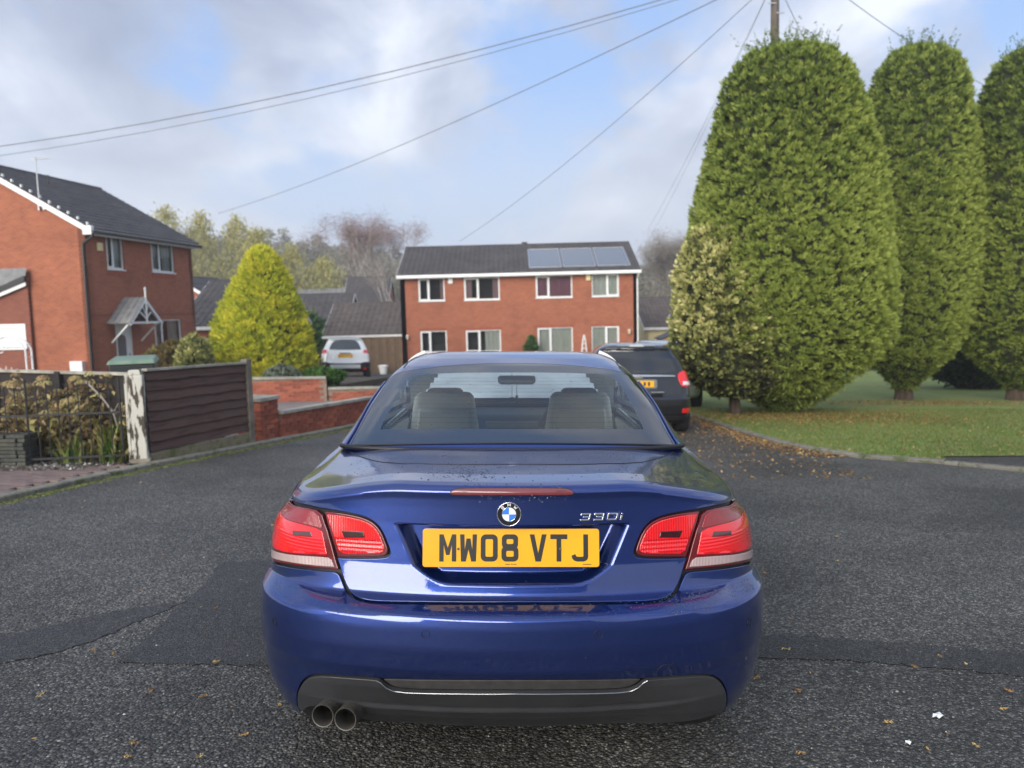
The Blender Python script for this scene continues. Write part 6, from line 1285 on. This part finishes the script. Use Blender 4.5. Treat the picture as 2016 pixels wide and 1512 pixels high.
# garden litter: stones, twigs, moss along the kerb
def litter(name, n, samp, size, mat, label, seed, flat=.35, zoff=.0, kind='stuff', zf=None, elong=1.6):
    r = np.random.default_rng(seed); xy = samp(r, n); n = len(xy); z = (zf or ground)(xy[:, 0], xy[:, 1])+zoff; c = np.c_[xy, z]; s = size[0]+(size[1]-size[0])*r.random(n)**2.2
    base = np.array([(1, 0, 0), (.3, .9, 0), (-.8, .5, 0), (-.7, -.6, 0), (.4, -.85, 0), (.1, .05, 1.)]); a = r.uniform(0, 6.28, n); ca_, sa_ = np.cos(a), np.sin(a); el = 1+(elong-1)*r.random(n)
    B = base[None]*(1+r.normal(0, .18, (n, 6, 1))); X = B[..., 0]*el[:, None]; Y = B[..., 1]; Z = B[..., 2]*flat*2
    V = np.stack([c[:, 0:1]+(X*ca_[:, None]-Y*sa_[:, None])*s[:, None], c[:, 1:2]+(X*sa_[:, None]+Y*ca_[:, None])*s[:, None], c[:, 2:3]+(Z-.12)*s[:, None]], -1).reshape(-1, 3)
    k = (np.arange(n)*6)[:, None, None]; F = np.array([[0, 1, 5], [1, 2, 5], [2, 3, 5], [3, 4, 5], [4, 0, 5]])[None]; o = npmesh(name, V, None, (k+F).reshape(-1, 3), mat, attr=np.repeat(r.random(n), 6)); o['kind'] = kind; o['label'] = label; return o
def near_line(L, sd, off=0.):
    L = np.array(L, float); seg = np.linalg.norm(np.diff(L, axis=0), axis=1); acc = np.r_[0, np.cumsum(seg)]
    def f(r, n):
        s = r.uniform(0, acc[-1], n); x = np.interp(s, acc, L[:, 0]); y = np.interp(s, acc, L[:, 1]); tg = np.gradient(L, axis=0); tx = np.interp(s, acc, tg[:, 0]); ty = np.interp(s, acc, tg[:, 1]); l = np.hypot(tx, ty); d = r.normal(off, sd, n); return np.c_[x+ty/l*d, y-tx/l*d]
    return f
def in_box(x0, x1, y0, y1, poly=None, power=1.):
    def f(r, n):
        p = np.c_[r.uniform(x0, x1, n), y0+(y1-y0)*r.random(n)**power]; return p if poly is None else p[inside(p, np.array(poly, float))]
    return f
CHIP = leaf_mat('loose_chipping', [(0, (.06, .06, .06)), (.7, (.13, .13, .128)), (.96, (.22, .22, .21)), (1, (.5, .5, .46))], .7, 0)
litter('loose_chippings', 9000, in_box(-4.4, 4.2, 2.2, 9, road_poly, 1.3), (.0018, .0065), CHIP, 'loose stone chips on the worn asphalt near the car', 3, .4, .004)
litter('loose_chippings', 9000, in_box(-2.6, 2.6, 2.2, 4.2, None, 1.2), (.0018, .0055), CHIP, 'fine chips of the coarse asphalt in the foreground', 4, .45, .003)
MOSS = leaf_mat('kerb_moss', [(0, (.06, .07, .02)), (.5, (.12, .15, .03)), (1, (.22, .22, .08))], .9, .1)
litter('kerb_moss', 2600, near_line(LK_[1:6], .05, .045), (.008, .026), MOSS, 'yellow-green moss along the left kerb', 5, .25, .004)
litter('kerb_moss', 900, near_line(LK_[5:8], .04, .04), (.008, .022), MOSS, 'moss at the foot of the brick wall', 6, .25, .004)
STN = leaf_mat('garden_stones', [(0, (.04, .035, .03)), (.5, (.12, .10, .085)), (.85, (.25, .23, .20)), (1, (.6, .58, .54))], .9, 0)
litter('garden_debris', 3000, in_box(-7.5, -4.5, 8.6, 10.2, [(-4.52, 9.17), (-4.95, 8.70), (-5.75, 8.58), (-7.5, 8.55), (-7.5, 10.2), (-4.9, 10.1)]), (.006, .030), STN, 'pebbles, soil clods and litter in the garden bed', 7, .5, .038)
LEAFD = leaf_mat('fallen_leaf', [(0, (.16, .07, .025)), (.4, (.30, .14, .045)), (.7, (.42, .25, .09)), (1, (.55, .42, .18))], .75, .15)
def leaves(n, samp, size, label, seed, zoff, curl=.35):
    r = np.random.default_rng(seed); xy = samp(r, n); n = len(xy); c = np.c_[xy, ground(xy[:, 0], xy[:, 1])+zoff]; u = rng.normal(size=(n, 3)); u[:, 2] *= curl; u /= np.linalg.norm(u, axis=1, keepdims=True); w = np.cross(u, np.array([0, 0, 1.])+r.normal(0, curl*.6, (n, 3))); w /= np.linalg.norm(w, axis=1, keepdims=True)+1e-9
    s = r.uniform(*size, n)[:, None]; V, Q, T_ = quads_from(c, u*s, w*s*.55, r.random(n)); V[:, 2] = np.maximum(V[:, 2], ground(V[:, 0], V[:, 1])+zoff-.006); o = npmesh('fallen_leaves', V, Q, None, LEAFD, attr=T_); o['kind'] = 'stuff'; o['label'] = label
leaves(5200, near_line([(3.85, 15.8), (3.75, 13.5), (3.72, 11.4), (4.2, 9.9)], .30, -.22), (.014, .034), 'orange leaves drifted along the right-hand kerb', 11, .008)
leaves(1500, in_box(2.1, 3.9, 8.2, 14.5, None), (.012, .028), 'scattered leaf litter on the road beside the lawn', 12, .007)
leaves(5200, in_box(3.8, 13, 8.7, 17.5, lawn), (.012, .030), 'pale dead leaves scattered over the lawn', 13, .058)
leaves(6500, lambda r, n: np.c_[r.normal(6.0, 1.6, n), r.normal(15.6, .9, n)], (.014, .032), 'brown needle litter under the largest conifer', 14, .056)
leaves(3500, lambda r, n: np.c_[r.normal(10.2, 1.9, n), r.normal(19.6, .6, n)], (.014, .03), 'brown needle litter under the further conifers', 15, .056)
leaves(260, in_box(-4.5, 4.6, 2.4, 9.0, road_poly), (.006, .013), 'few tiny leaf scraps on the asphalt', 16, .006)
# conifer sprigs dropped on the road
def sprig(x, y, rot, L, seed):
    r = random.Random(seed); m = []; Q = []; T_ = []; z = gz(x, y)+.010
    def leafq(px, py, ang, l, w):
        k = len(m); c, s = math.cos(ang), math.sin(ang)
        for a, b in ((0, 0), (l*.4, w), (l, 0), (l*.4, -w)): m.append((x+px+a*c-b*s, y+py+a*s+b*c, z+r.uniform(-.004, .006))); T_.append(tn)
        Q.append((k, k+1, k+2, k+3))
    tn = r.uniform(.5, 1.); n = r.randint(4, 8)
    for k in range(n):
        f = k/n; px, py = math.cos(rot)*L*f, math.sin(rot)*L*f
        for sd in (-1, 1): leafq(px, py, rot+sd*r.uniform(.5, .9), L*(.55-.25*f)*r.uniform(.5, 1), L*.05)
    leafq(0, 0, rot, L, L*.035); return m, Q, T_
SP = [(-1.21, 4.30), (-2.02, 2.78), (-1.92, 3.00), (-1.28, 2.95), (-.79, 2.86), (-1.38, 2.62), (-1.1, 2.49), (-.98, 2.66), (-1.98, 3.45), (-1.84, 3.38), (-1.33, 3.32), (-1.12, 3.31), (-.93, 3.30), (-1.02, 3.52), (1.24, 3.86), (1.26, 3.45), (1.72, 3.26), (1.90, 3.35), (1.15, 3.02), (1.35, 2.75), (1.60, 2.56), (1.55, 4.7), (2.1, 4.95), (2.4, 5.6), (1.9, 6.3), (-2.4, 5.1), (-1.9, 6.0), (-.95, 2.9), (-1.5, 3.0), (1.02, 3.15), (1.85, 2.85), (2.0, 3.0), (-1.62, 4.05), (-1.35, 2.5), (.98, 2.52)]
V, Q, T_ = [], [], []
for i, (x, y) in enumerate(SP):
    a, b, c = sprig(x, y, i*2.3, .026+.018*random.random(), i); k = len(V); V += a; Q += [tuple(q+k for q in f) for f in b]; T_ += c
o = npmesh('conifer_sprigs', V, Q, None, LEAFD, attr=T_); o['kind'] = 'stuff'; o['label'] = 'small yellowed conifer sprigs dropped on the asphalt'
for (x, y, s, lb) in ((1.585, 2.80, .030, 'crumpled scrap of white paper on the road at the lower right'), (1.37, 2.60, .018, 'smaller white scrap near the bottom right corner')):
    p = world_empty('paper_scrap', x, y, .5, lb, 'litter', 'paper scraps'); m = MB(); n = 9
    m.add([(0, 0, .012)]+[(s*random.uniform(.6, 1.)*math.cos(6.28*k/n), .7*s*random.uniform(.6, 1.)*math.sin(6.28*k/n), .004+.008*(k % 2)) for k in range(n)], [(0, 1+k, 1+(k+1) % n) for k in range(n)]).build('paper', P('paper', (.75, .77, .74), .7), p)
sheet('hardstanding', [(-9.6, 27.2), (-2.4, 25.6), (-3.0, 37.5), (-12.5, 38)], PATCHM, .24, h=1.5, thick=.35)
# grass blades on the near lawn
GB = leaf_mat('grass_blade', [(0, (.10, .15, .03)), (.5, (.14, .21, .04)), (.9, (.22, .28, .07)), (1, (.36, .33, .14))], .6, .45)
r = np.random.default_rng(5); n = 90000; xy = np.c_[r.uniform(3.8, 15, n), 8.8+9*r.random(n)**1.35]; xy = xy[inside(xy, np.array(lawn))]; n = len(xy)
c = np.c_[xy, ground(xy[:, 0], xy[:, 1])+.040]; a = r.uniform(0, 6.28, n); hh = r.uniform(.02, .05, n); w = np.stack([np.cos(a), np.sin(a), 0*a], 1)*.0035; tip = c+np.stack([r.normal(0, .014, n), r.normal(0, .014, n), hh], 1)
o = npmesh('grass', np.stack([c-w, c+w, tip], 1).reshape(-1, 3), None, np.arange(3*n).reshape(n, 3), GB, attr=np.repeat(np.clip(.5+.3*np.sin(xy[:, 0]*1.3)*np.cos(xy[:, 1]*.9)+r.normal(0, .2, n), 0, 1), 3)); o['kind'] = 'stuff'; o['label'] = 'short mown grass on the lawn under the conifers'

# bare trees and the wooded hill
def bare_tree(name, x, y, H, label, seed, spread=.42, depth=6, mat=None, twig=None, trunk_r=.012, haze=1., group=None, zb=None, cat='tree'):
    r = random.Random(seed); t = empty(name, (x, y, gz(x, y) if zb is None else zb), 0, label, cat, group); m = MB(); ends = []
    def grow(p, d, L, rad, k):
        q = p+d*L; mid = (p+q)/2+Vector((r.gauss(0, 1), r.gauss(0, 1), r.gauss(0, .5)))*L*.05; m.tube([p, mid, q], rad, 5 if k > 2 else 3, False, r1=rad*.66)
        if k == 0: ends.append((q, d)); return
        for i in range(2 if r.random() < .6 else 3):
            nd = (d+Vector((r.gauss(0, spread), r.gauss(0, spread), abs(r.gauss(.12, .18))))).normalized(); grow(q, nd, L*r.uniform(.66, .86), rad*.62, k-1)
    grow(Vector((0, 0, 0)), Vector((r.gauss(0, .04), 0, 1)).normalized(), H*.27, H*trunk_r*1.25, depth); m.build('trunk', mat, t)
    e = np.array([tuple(a) for a, b in ends]); k = int(34*haze); idx = np.repeat(np.arange(len(e)), k); n = len(idx); g = np.random.default_rng(seed); d = rnd_dir(n); d[:, 2] = np.abs(d[:, 2])*.8; u = d*H*g.uniform(.012, .035, n)[:, None]
    V, Q, T_ = quads_from(e[idx]+g.normal(0, H*.040, (n, 3)), u, np.cross(d, rnd_dir(n))*H*.0011, g.random(n)); npmesh('twigs', V, Q, None, twig, t, attr=T_)
BIRCH = PN('pale_birch_bark', (.28, .24, .22), (.42, .38, .35), 2, .9); TWIGR = leaf_mat('reddish_twigs', [(0, (.22, .15, .135)), (1, (.34, .25, .23))], .9, 0); TWIGB = leaf_mat('grey_brown_twigs', [(0, (.19, .165, .14)), (1, (.30, .27, .235))], .9, 0)
bare_tree('birch_tree', -15.2, 84, 14.0, 'left of two bare reddish birches rising between the golden conifer and the centre houses', 3, mat=BIRCH, twig=TWIGR, group='bare birches beyond the bungalows', spread=.30)
bare_tree('birch_tree', -11.2, 83, 13.2, 'bare birch with reddish twigs, nearer the centre houses', 9, mat=BIRCH, twig=TWIGR, group='bare birches beyond the bungalows', spread=.30)
bare_tree('bare_tree', -9.4, 66, 8.5, 'thin pale bare tree in front of the small orange house', 12, mat=BIRCH, twig=TWIGB, spread=.3, depth=5)
bare_tree('bare_tree', 14.5, 84, 12.0, 'bare grey-brown tree filling the gap between the centre houses and the variegated bush', 15, mat=TWIGB, twig=TWIGB, spread=.42, haze=2.2)
bare_tree('bare_tree', 18.5, 86, 11.5, 'bare grey-brown tree half hidden behind the variegated bush', 16, mat=TWIGB, twig=TWIGB, spread=.42, haze=2.)
for k, (x, h) in enumerate(((-9.2, 9.6), (-4.5, 9.7), (-1.5, 9.2))): bare_tree('bare_tree', x, 88+k, h, ['bare treetop showing above the left end of the centre house roof', 'bare treetop peeping above the middle of the centre house roof', 'small bare treetop right of the middle over the centre roof'][k], 20+k, mat=TWIGB, twig=TWIGB, spread=.36, depth=5)
POP = leaf_mat('poplar_leaf', [(0, (.24, .23, .08)), (.5, (.38, .36, .12)), (1, (.55, .50, .20))], .8, .3)
def far_tree(x, y, z, w, h, n, size, lo=.25):
    """crown points of one distant tree"""
    k = rng.integers(5, 9); cs = np.c_[rng.normal(0, w*.28, k), rng.normal(0, w*.28, k), h*(lo+(1-lo)*rng.random(k)*.9)]; idx = rng.integers(0, k, n); d = rnd_dir(n)*rng.random(n)[:, None]**.5
    p = cs[idx]+d*np.array([w*.30, w*.30, h*.16]); return p+np.array([x, y, z]), cs
for k, (x, y, w, h) in enumerate(((-40.5, 93, 4.6, 16.6), (-37.2, 95, 4.0, 16.0), (-33.6, 97, 4.8, 15.6), (-30.4, 95, 4.2, 14.0), (-27.2, 98, 4.6, 12.2), (-23.6, 99, 4.8, 10.6))):
    t = empty('poplar_tree', (x, y, gz(x, y)), 0, ['yellow-green poplar rising directly over the left house roof', 'slim yellow-green poplar, second from the left house roof', 'broad yellow-green poplar, third from the left house roof', 'paler poplar just left of the golden conifer', 'lower poplar behind the golden conifer tip', 'smallest poplar right of the golden conifer tip'][k], 'tree', 'poplars below the wooded hill')
    MB().tube([(0, 0, 0), (.1, 0, h*.5), (0, 0, h*.92)], .16, 6, r1=.03).build('trunk', BIRCH, t); n = 3800; f = rng.random(n)**.8; rr = w*.5*np.sin(np.pi*np.clip(f*.93+.07, 0, 1))**.6*np.sqrt(rng.random(n))*(1+.35*np.sin(f*23+k)*np.sin(f*9+2*k)); rr = rr*1.25; a = rng.uniform(0, 6.28, n); p = np.stack([rr*np.cos(a), rr*np.sin(a), h*(.12+.88*f)], 1)+rng.normal(0, .42, (n, 3)); d = rnd_dir(n); d[:, 2] = np.abs(d[:, 2])+.4
    V, Q, T_ = quads_from(p, d*.20, np.cross(d, rnd_dir(n))*.075, np.clip(.35+.4*f+rng.normal(0, .2, n), 0, 1)); npmesh('crown', V, Q, None, POP, t, attr=T_)
WOOD = leaf_mat('autumn_wood', [(0, (.15, .135, .10)), (.35, (.21, .19, .135)), (.6, (.27, .24, .165)), (.8, (.30, .30, .17)), (1, (.40, .39, .21))], .95, .2)
VV, TT = [], []; UU = []; WW = []
for k in range(900):
    y = 108+150*rng.random(); x = rng.uniform(-.62, .42)*y if k < 480 else rng.uniform(-1.5, 1.4)*y; hgt = rng.uniform(6.5, 10.5); w = rng.uniform(4.5, 8); n = 300 if k < 480 else 110; p, _ = far_tree(x, y, float(terrain(np.float64(x), np.float64(y))), w, hgt, n, .4, .15); d = rnd_dir(n); s = y/150
    VV.append(p); UU.append(d*(.55*s)); WW.append(np.cross(d, rnd_dir(n))*(.17*s)); TT.append(np.clip(rng.choice([.2, .35, .5, .6, .85], p=[.3, .3, .2, .12, .08])+rng.normal(0, .1, n), 0, 1))
V, Q, T_ = quads_from(np.concatenate(VV), np.concatenate(UU), np.concatenate(WW), np.concatenate(TT)); o = npmesh('woods', V, Q, None, WOOD, attr=T_); o['kind'] = 'stuff'; o['label'] = 'olive and brown autumn woods covering the hill behind the houses'

# ================================================================== pole and wires
WOODP = PN('tarred_pole_wood', (.07, .055, .045), (.14, .115, .095), 8, .9, stretch=(1, 1, .2), bump=.4, bscale=40, bdist=.01)
po = world_empty('telegraph_pole', 8.12, 24.0, 0, 'wooden telegraph pole rising behind the largest conifer, wires fanning from its top', 'pole'); PT = Vector((8.12, 24.0, 11.55)); hp = PT.z-po.location.z
MB().tube([(0, 0, 0), (0, 0, hp)], .15, 12, r1=.12).build('shaft', WOODP, po, smooth=True)
for k in range(5): MB().bar((-.24 if k % 2 else .0, -.12, hp-1.55+k*.28), (.0 if k % 2 else .24, -.12, hp-1.55+k*.28), .03, .03).build('step', M['metal_grey'], po)
for k in range(6):
    a = k*1.05; MB().bar((.11*math.cos(a), .11*math.sin(a), hp-.52), (.30*math.cos(a), .30*math.sin(a), hp-.50), .03, .03).lathe([(0, -.05), (.04, -.03), (.03, .0), (.045, .03), (.02, .07), (0, .08)], 8, 'z', (.30*math.cos(a), .30*math.sin(a), hp-.44)).build('insulator', M['black_plastic'], po)
MB().box(-.07, .07, -.20, -.12, hp-.75, hp-.40).build('junction_box', P('grey_box', (.3, .3, .3), .6), po)
WIRE = P('dark_cable', (.17, .175, .19), .7)
def wire(q, sag, r, label, p=PT-Vector((0, 0, .50))):
    q = Vector(q); L = [p.lerp(q, f)-Vector((0, 0, 4*sag*f*(1-f))) for f in np.linspace(0, 1, 24)]; w = MB().tube([tuple(v-p) for v in L], r, 5).build('overhead_wire', WIRE); w.location = p; tag(w, label, 'wire', 'wires from the telegraph pole')
wire((-59.8, 37.8, 10.85), 3.38, .017, 'thickest upper wire crossing the whole sky to the left edge', PT-Vector((0, 0, .15)))
wire((-59.8, 37.6, 10.55), 3.55, .012, 'wire just below the thick one, parallel to it across the sky', PT-Vector((.2, 0, .3)))
wire((-22.06, 60, 9.35), .55, .016, 'wire sloping from the pole down to the poplars on the left', PT-Vector((.1, 0, .35)))
wire((-2.93, 47, 5.62), .45, .011, 'wire sloping down to the roof of the centre houses')
wire((10.6, 60, 7.2), .3, .007, 'steep thin wire dropping behind the big conifer edge'); wire((10.9, 61, 6.6), .3, .006, 'second steep thin wire beside the conifer edge')
wire((24, 36, 10.0), .5, .012, 'wire running from the pole to the right above the conifers', PT-Vector((-.2, 0, -.35))); wire((12.5, 30, 9.0), .1, .010, 'short wire dropping right of the pole behind the treetop')

# ================================================================== other cars
def car_surf(rows, half, s_a=.60, s_b=1.05, bow=9, **k): return Surf(rows, bow, s_a, s_b, half, sig=.014, S1=1.6, straight=1.2, **k)
def panel_z(S, poly, name, mat, parent, off=.004, h=.05, smooth=1): return panel(S, [(s, S.t_of_z(z)) for s, z in poly], name, mat, parent, h=h, off=off, skirt=.01, smooth=smooth)
DGL = P('privacy_glass', (.010, .011, .013), .04, spec=.8, coat=.5); SGL = P('dark_car_glass', (.03, .04, .045), .05, spec=.8, coat=.4)
LRED = lens_mat('tail_lamp_red', (.75, .012, .015), .15)
def place_car(x, y, rz, label, name): 
    m = Matrix.Translation((x, y, gz(x, y))) @ ROAD.to_3x3().to_4x4() @ Matrix.Rotation(rz, 4, 'Z'); return empty(name, label=label, cat='car', mat=m)
# black people carrier
MP = car_surf([(.20, .22, .78, 4.2), (.26, .10, .83, 4.32), (.36, .03, .88, 4.42), (.52, 0, .905, 4.45), (.66, .0, .91, 4.44), (.70, .06, .90, 4.40), (.85, .10, .895, 4.2), (.98, .13, .88, 3.95), (1.06, .16, .865, 3.60), (1.15, .21, .84, 3.38), (1.35, .31, .765, 3.0), (1.48, .40, .69, 2.68), (1.54, .37, .63, 2.56), (1.59, .46, .56, 2.42), (1.635, .75, .44, 2.2), (1.655, 1.2, .30, 1.9), (1.657, 1.5, .05, 1.65)], .91, .62, 1.0)
mc = place_car(2.04, 12.5, math.radians(-3.5), 'black people carrier parked ahead on the right beside the lawn kerb', 'parked_car')
BLACKP = paint_mat('black_paint', (.012, .013, .015), .3, .3, dirt=True)
mc.scale = (1, 1, .93)
shell(MP, 'body', BLACKP, mc, -MP.L, MP.L, .05, MP.T, 200, 90, 0)
panel_z(MP, [(-.60, 1.10), (0, 1.075), (.60, 1.10), (.665, 1.16), (.655, 1.34), (.60, 1.49), (.45, 1.535), (0, 1.545), (-.45, 1.535), (-.60, 1.49), (-.655, 1.34), (-.665, 1.16)], 'rear_window', DGL, mc)
panel_z(MP, [(-.46, 1.56), (.46, 1.56), (.40, 1.60), (-.40, 1.60)], 'roof_spoiler', P('grey_spoiler', (.28, .30, .30), .3, .3, 1.), mc, off=.02)
panel_z(MP, [(-.17, 1.545), (.17, 1.545), (.15, 1.575), (-.15, 1.575)], 'high_brake_light', P('pale_lens', (.5, .5, .48), .2), mc, off=.03)
panel_z(MP, [(-.62, 1.03), (.62, 1.03), (.60, 1.058), (-.60, 1.058)], 'chrome_strip', P('satin_chrome', (.6, .62, .6), .3, .9), mc, off=.012)
for sg in (-1, 1):
    panel_z(MP, [(sg*.70, .86), (sg*.98, .84), (sg*1.03, .98), (sg*.98, 1.10), (sg*.80, 1.14), (sg*.66, 1.08), (sg*.66, .96)], 'tail_light', LRED, mc, off=.012); panel_z(MP, [(sg*.72, .885), (sg*.92, .875), (sg*.93, .935), (sg*.73, .945)], 'indicator_lens', P('clear_lens', (.8, .72, .72), .15), mc, off=.02)
    panel_z(MP, [(sg*.70, .40), (sg*.88, .40), (sg*.88, .475), (sg*.70, .475)], 'bumper_reflector', LRED, mc, off=.012)
    panel_z(MP, [(sg*1.25, 1.10), (sg*3.0, 1.06), (sg*2.75, 1.42), (sg*1.6, 1.49), (sg*1.2, 1.44)], 'side_window', DGL, mc)
    for ax in (.80, 3.52): wheel_parts(mc, sg*.80, ax, .335, .335, .22, sg)
    e = empty('door_mirror', (sg*.98, 2.95, 1.08), parent=mc); MB().lathe([(0, -.07), (.08, -.05), (.10, 0), (.07, .08), (0, .11)], 14, 'y').build('housing', BLACKP, e, smooth=True)
panel_z(MP, [(-.84, .21), (-.86, .34), (.86, .34), (.84, .21)], 'lower_bumper', M['black_plastic'], mc, off=.01)
pp_ = empty('number_plate', (0, .085, .905), parent=mc); MB().prism([(x, 0, z) for x, z in rrect(.62, .16, .03)][::-1], (0, 0, 0), (0, .02, 0)).build('recess', P('plate_recess', (.22, .23, .22), .3, .5), pp_); MB().prism([(x, -.012, z) for x, z in rrect(.52, .111, .008)][::-1], (0, 0, 0), (0, .01, 0)).build('plate', YEL, pp_)
for k, ch_ in enumerate('WTV'):   # blurred characters of the registration: dark bars only
    MB().box(.02+.07*k, .055+.07*k, -.0135, -.012, -.035, .035).build('character', BLK, pp_) if k else None
MB().box(.22, .42, .04, .075, .70+.05, .775).build('badge', CHROME, mc); MB().box(-.07, .07, .06, .10, 1.00, 1.045).build('tailgate_handle', CHROME, mc)
MB().tube([(0, .9, 1.64), (0, .75, 1.78)], .006, 5).build('aerial', M['black_plastic'], mc)
# white crossover
WC = car_surf([(.22, .20, .74, 3.9), (.30, .08, .80, 4.05), (.42, .02, .87, 4.15), (.60, 0, .89, 4.2), (.70, .05, .885, 4.16), (.90, .10, .87, 3.95), (1.02, .14, .84, 3.4), (1.12, .20, .80, 3.15), (1.30, .32, .72, 2.8), (1.45, .42, .65, 2.5), (1.50, .36, .62, 2.45), (1.55, .55, .54, 2.2), (1.575, .9, .36, 1.9), (1.58, 1.3, .05, 1.5)], .89, .58, .98)
wc = place_car(-6.75, 31.3, math.radians(12), 'white crossover car parked outside beyond the golden conifer', 'parked_car')
WHITEP = paint_mat('white_paint', (.76, .77, .75), 0, .3, .8, dirt=False); shell(WC, 'body', WHITEP, wc, -WC.L, WC.L, .05, WC.T, 160, 70, 0)
panel_z(WC, [(-.58, 1.10), (0, 1.08), (.58, 1.10), (.60, 1.22), (.55, 1.40), (.42, 1.46), (-.42, 1.46), (-.55, 1.40), (-.60, 1.22)], 'rear_window', SGL, wc)
panel_z(WC, [(-1.02, .62), (-.90, .26), (.90, .26), (1.02, .62), (.62, .64), (.52, .58), (-.52, .58), (-.62, .64)], 'bumper_cladding', M['black_plastic'], wc, off=.010); panel_z(WC, [(-.52, .40), (-.50, .54), (.50, .54), (.52, .40)], 'bumper_insert', WHITEP, wc, off=.024)
shell(WC, 'roof', P('dark_roof_paint', (.20, .23, .26), .3, .3, .8), wc, -WC.L, WC.L, WC.t_of_z(1.515), WC.T, 100, 20, .006)
for sg in (-1, 1):
    panel_z(WC, [(sg*.62, .98), (sg*.98, .94), (sg*1.03, 1.06), (sg*.70, 1.10)], 'tail_light', LRED, wc, off=.010); panel_z(WC, [(sg*.62, .34), (sg*.74, .34), (sg*.74, .42), (sg*.62, .42)], 'bumper_reflector', LRED, wc, off=.03)
    panel_z(WC, [(sg*1.18, 1.10), (sg*2.9, 1.04), (sg*2.6, 1.34), (sg*1.6, 1.40), (sg*1.2, 1.36)], 'side_window', SGL, wc)
    for ax in (.72, 3.3):
        wheel_parts(wc, sg*.80, ax, .33, .33, .22, sg); MB().lathe([(.33, -.09), (.42, -.09), (.42, .09), (.36, .10)], 26, 'x', (sg*.80, ax, .34)).build('wheel_arch', M['black_plastic'], wc, smooth=True)
MB().prism([(x, .07, .86+z) for x, z in rrect(.52, .13, .01)][::-1], (0, 0, 0), (0, .06, 0)).build('number_plate', YEL, wc)
MB().box(-.2, .2, .05, .12, .96, .985).build('chrome_bar', CHROME, wc)
wc.location.z += .24; wc.scale = (1.12, 1.12, 1.08)
# hedge closing the far side of the lawn
hd_ = world_empty('hedge', 20, 49.5, 0, 'long dark hedge at the far side of the lawn behind the clipped conifers', 'hedge'); n = 26000; r_ = np.random.default_rng(77); X_ = r_.uniform(0, 48, n); th_ = r_.uniform(0, np.pi, n); p_ = np.stack([X_, -.8*np.cos(th_)*(1+.1*np.sin(X_*3)), (2.3+.25*np.sin(X_*.9)+.15*np.sin(X_*2.7))*np.sin(th_)**.5+ground(20+X_, 49.5)-gz(20, 49.5)], 1); d_ = rnd_dir(n); V, Q, T_ = quads_from(p_, d_*.13, np.cross(d_, rnd_dir(n))*.07, r_.random(n)*.8); npmesh('foliage', V, Q, None, LEAFG, hd_, attr=T_)
MB().box(.2, 47.8, -.5, .5, -.5, 1.8).build('inner_hull', CORE, hd_)  # dark box gives the shade inside the hedge
# pale silver car further ahead by the conifers
SV = car_surf([(.22, .20, .74, 3.7), (.30, .08, .80, 3.9), (.60, 0, .86, 4.0), (.70, .05, .86, 3.95), (.90, .10, .85, 3.7), (1.0, .16, .82, 3.2), (1.12, .26, .76, 2.9), (1.38, .5, .64, 2.5), (1.44, .7, .54, 2.2), (1.46, 1.1, .30, 1.9), (1.465, 1.4, .05, 1.6)], .86, .58, .98)
sv = place_car(3.62, 17.9, math.radians(-4), 'pale silver-blue car mostly hidden between the black people carrier and the conifers', 'parked_car'); SILV = paint_mat('silver_blue_paint', (.50, .56, .60), .5, .3, dirt=False)
sv.scale = (1, 1, 1.13)
shell(SV, 'body', SILV, sv, -SV.L, SV.L, .05, SV.T, 140, 60, 0); panel_z(SV, [(-.58, 1.02), (.58, 1.02), (.56, 1.22), (.46, 1.36), (-.46, 1.36), (-.56, 1.22)], 'rear_window', P('pale_reflecting_glass', (.10, .16, .18), .04, spec=.8, coat=1.), sv)
for sg in (-1, 1):
    panel_z(SV, [(sg*.66, .80), (sg*.98, .78), (sg*1.0, .95), (sg*.68, .97)], 'tail_light', LRED, sv, off=.010); panel_z(SV, [(sg*1.18, 1.04), (sg*2.7, .99), (sg*2.5, 1.26), (sg*1.5, 1.33)], 'side_window', SGL, sv)
    for ax in (.72, 3.2): wheel_parts(sv, sg*.77, ax, .31, .31, .2, sg)
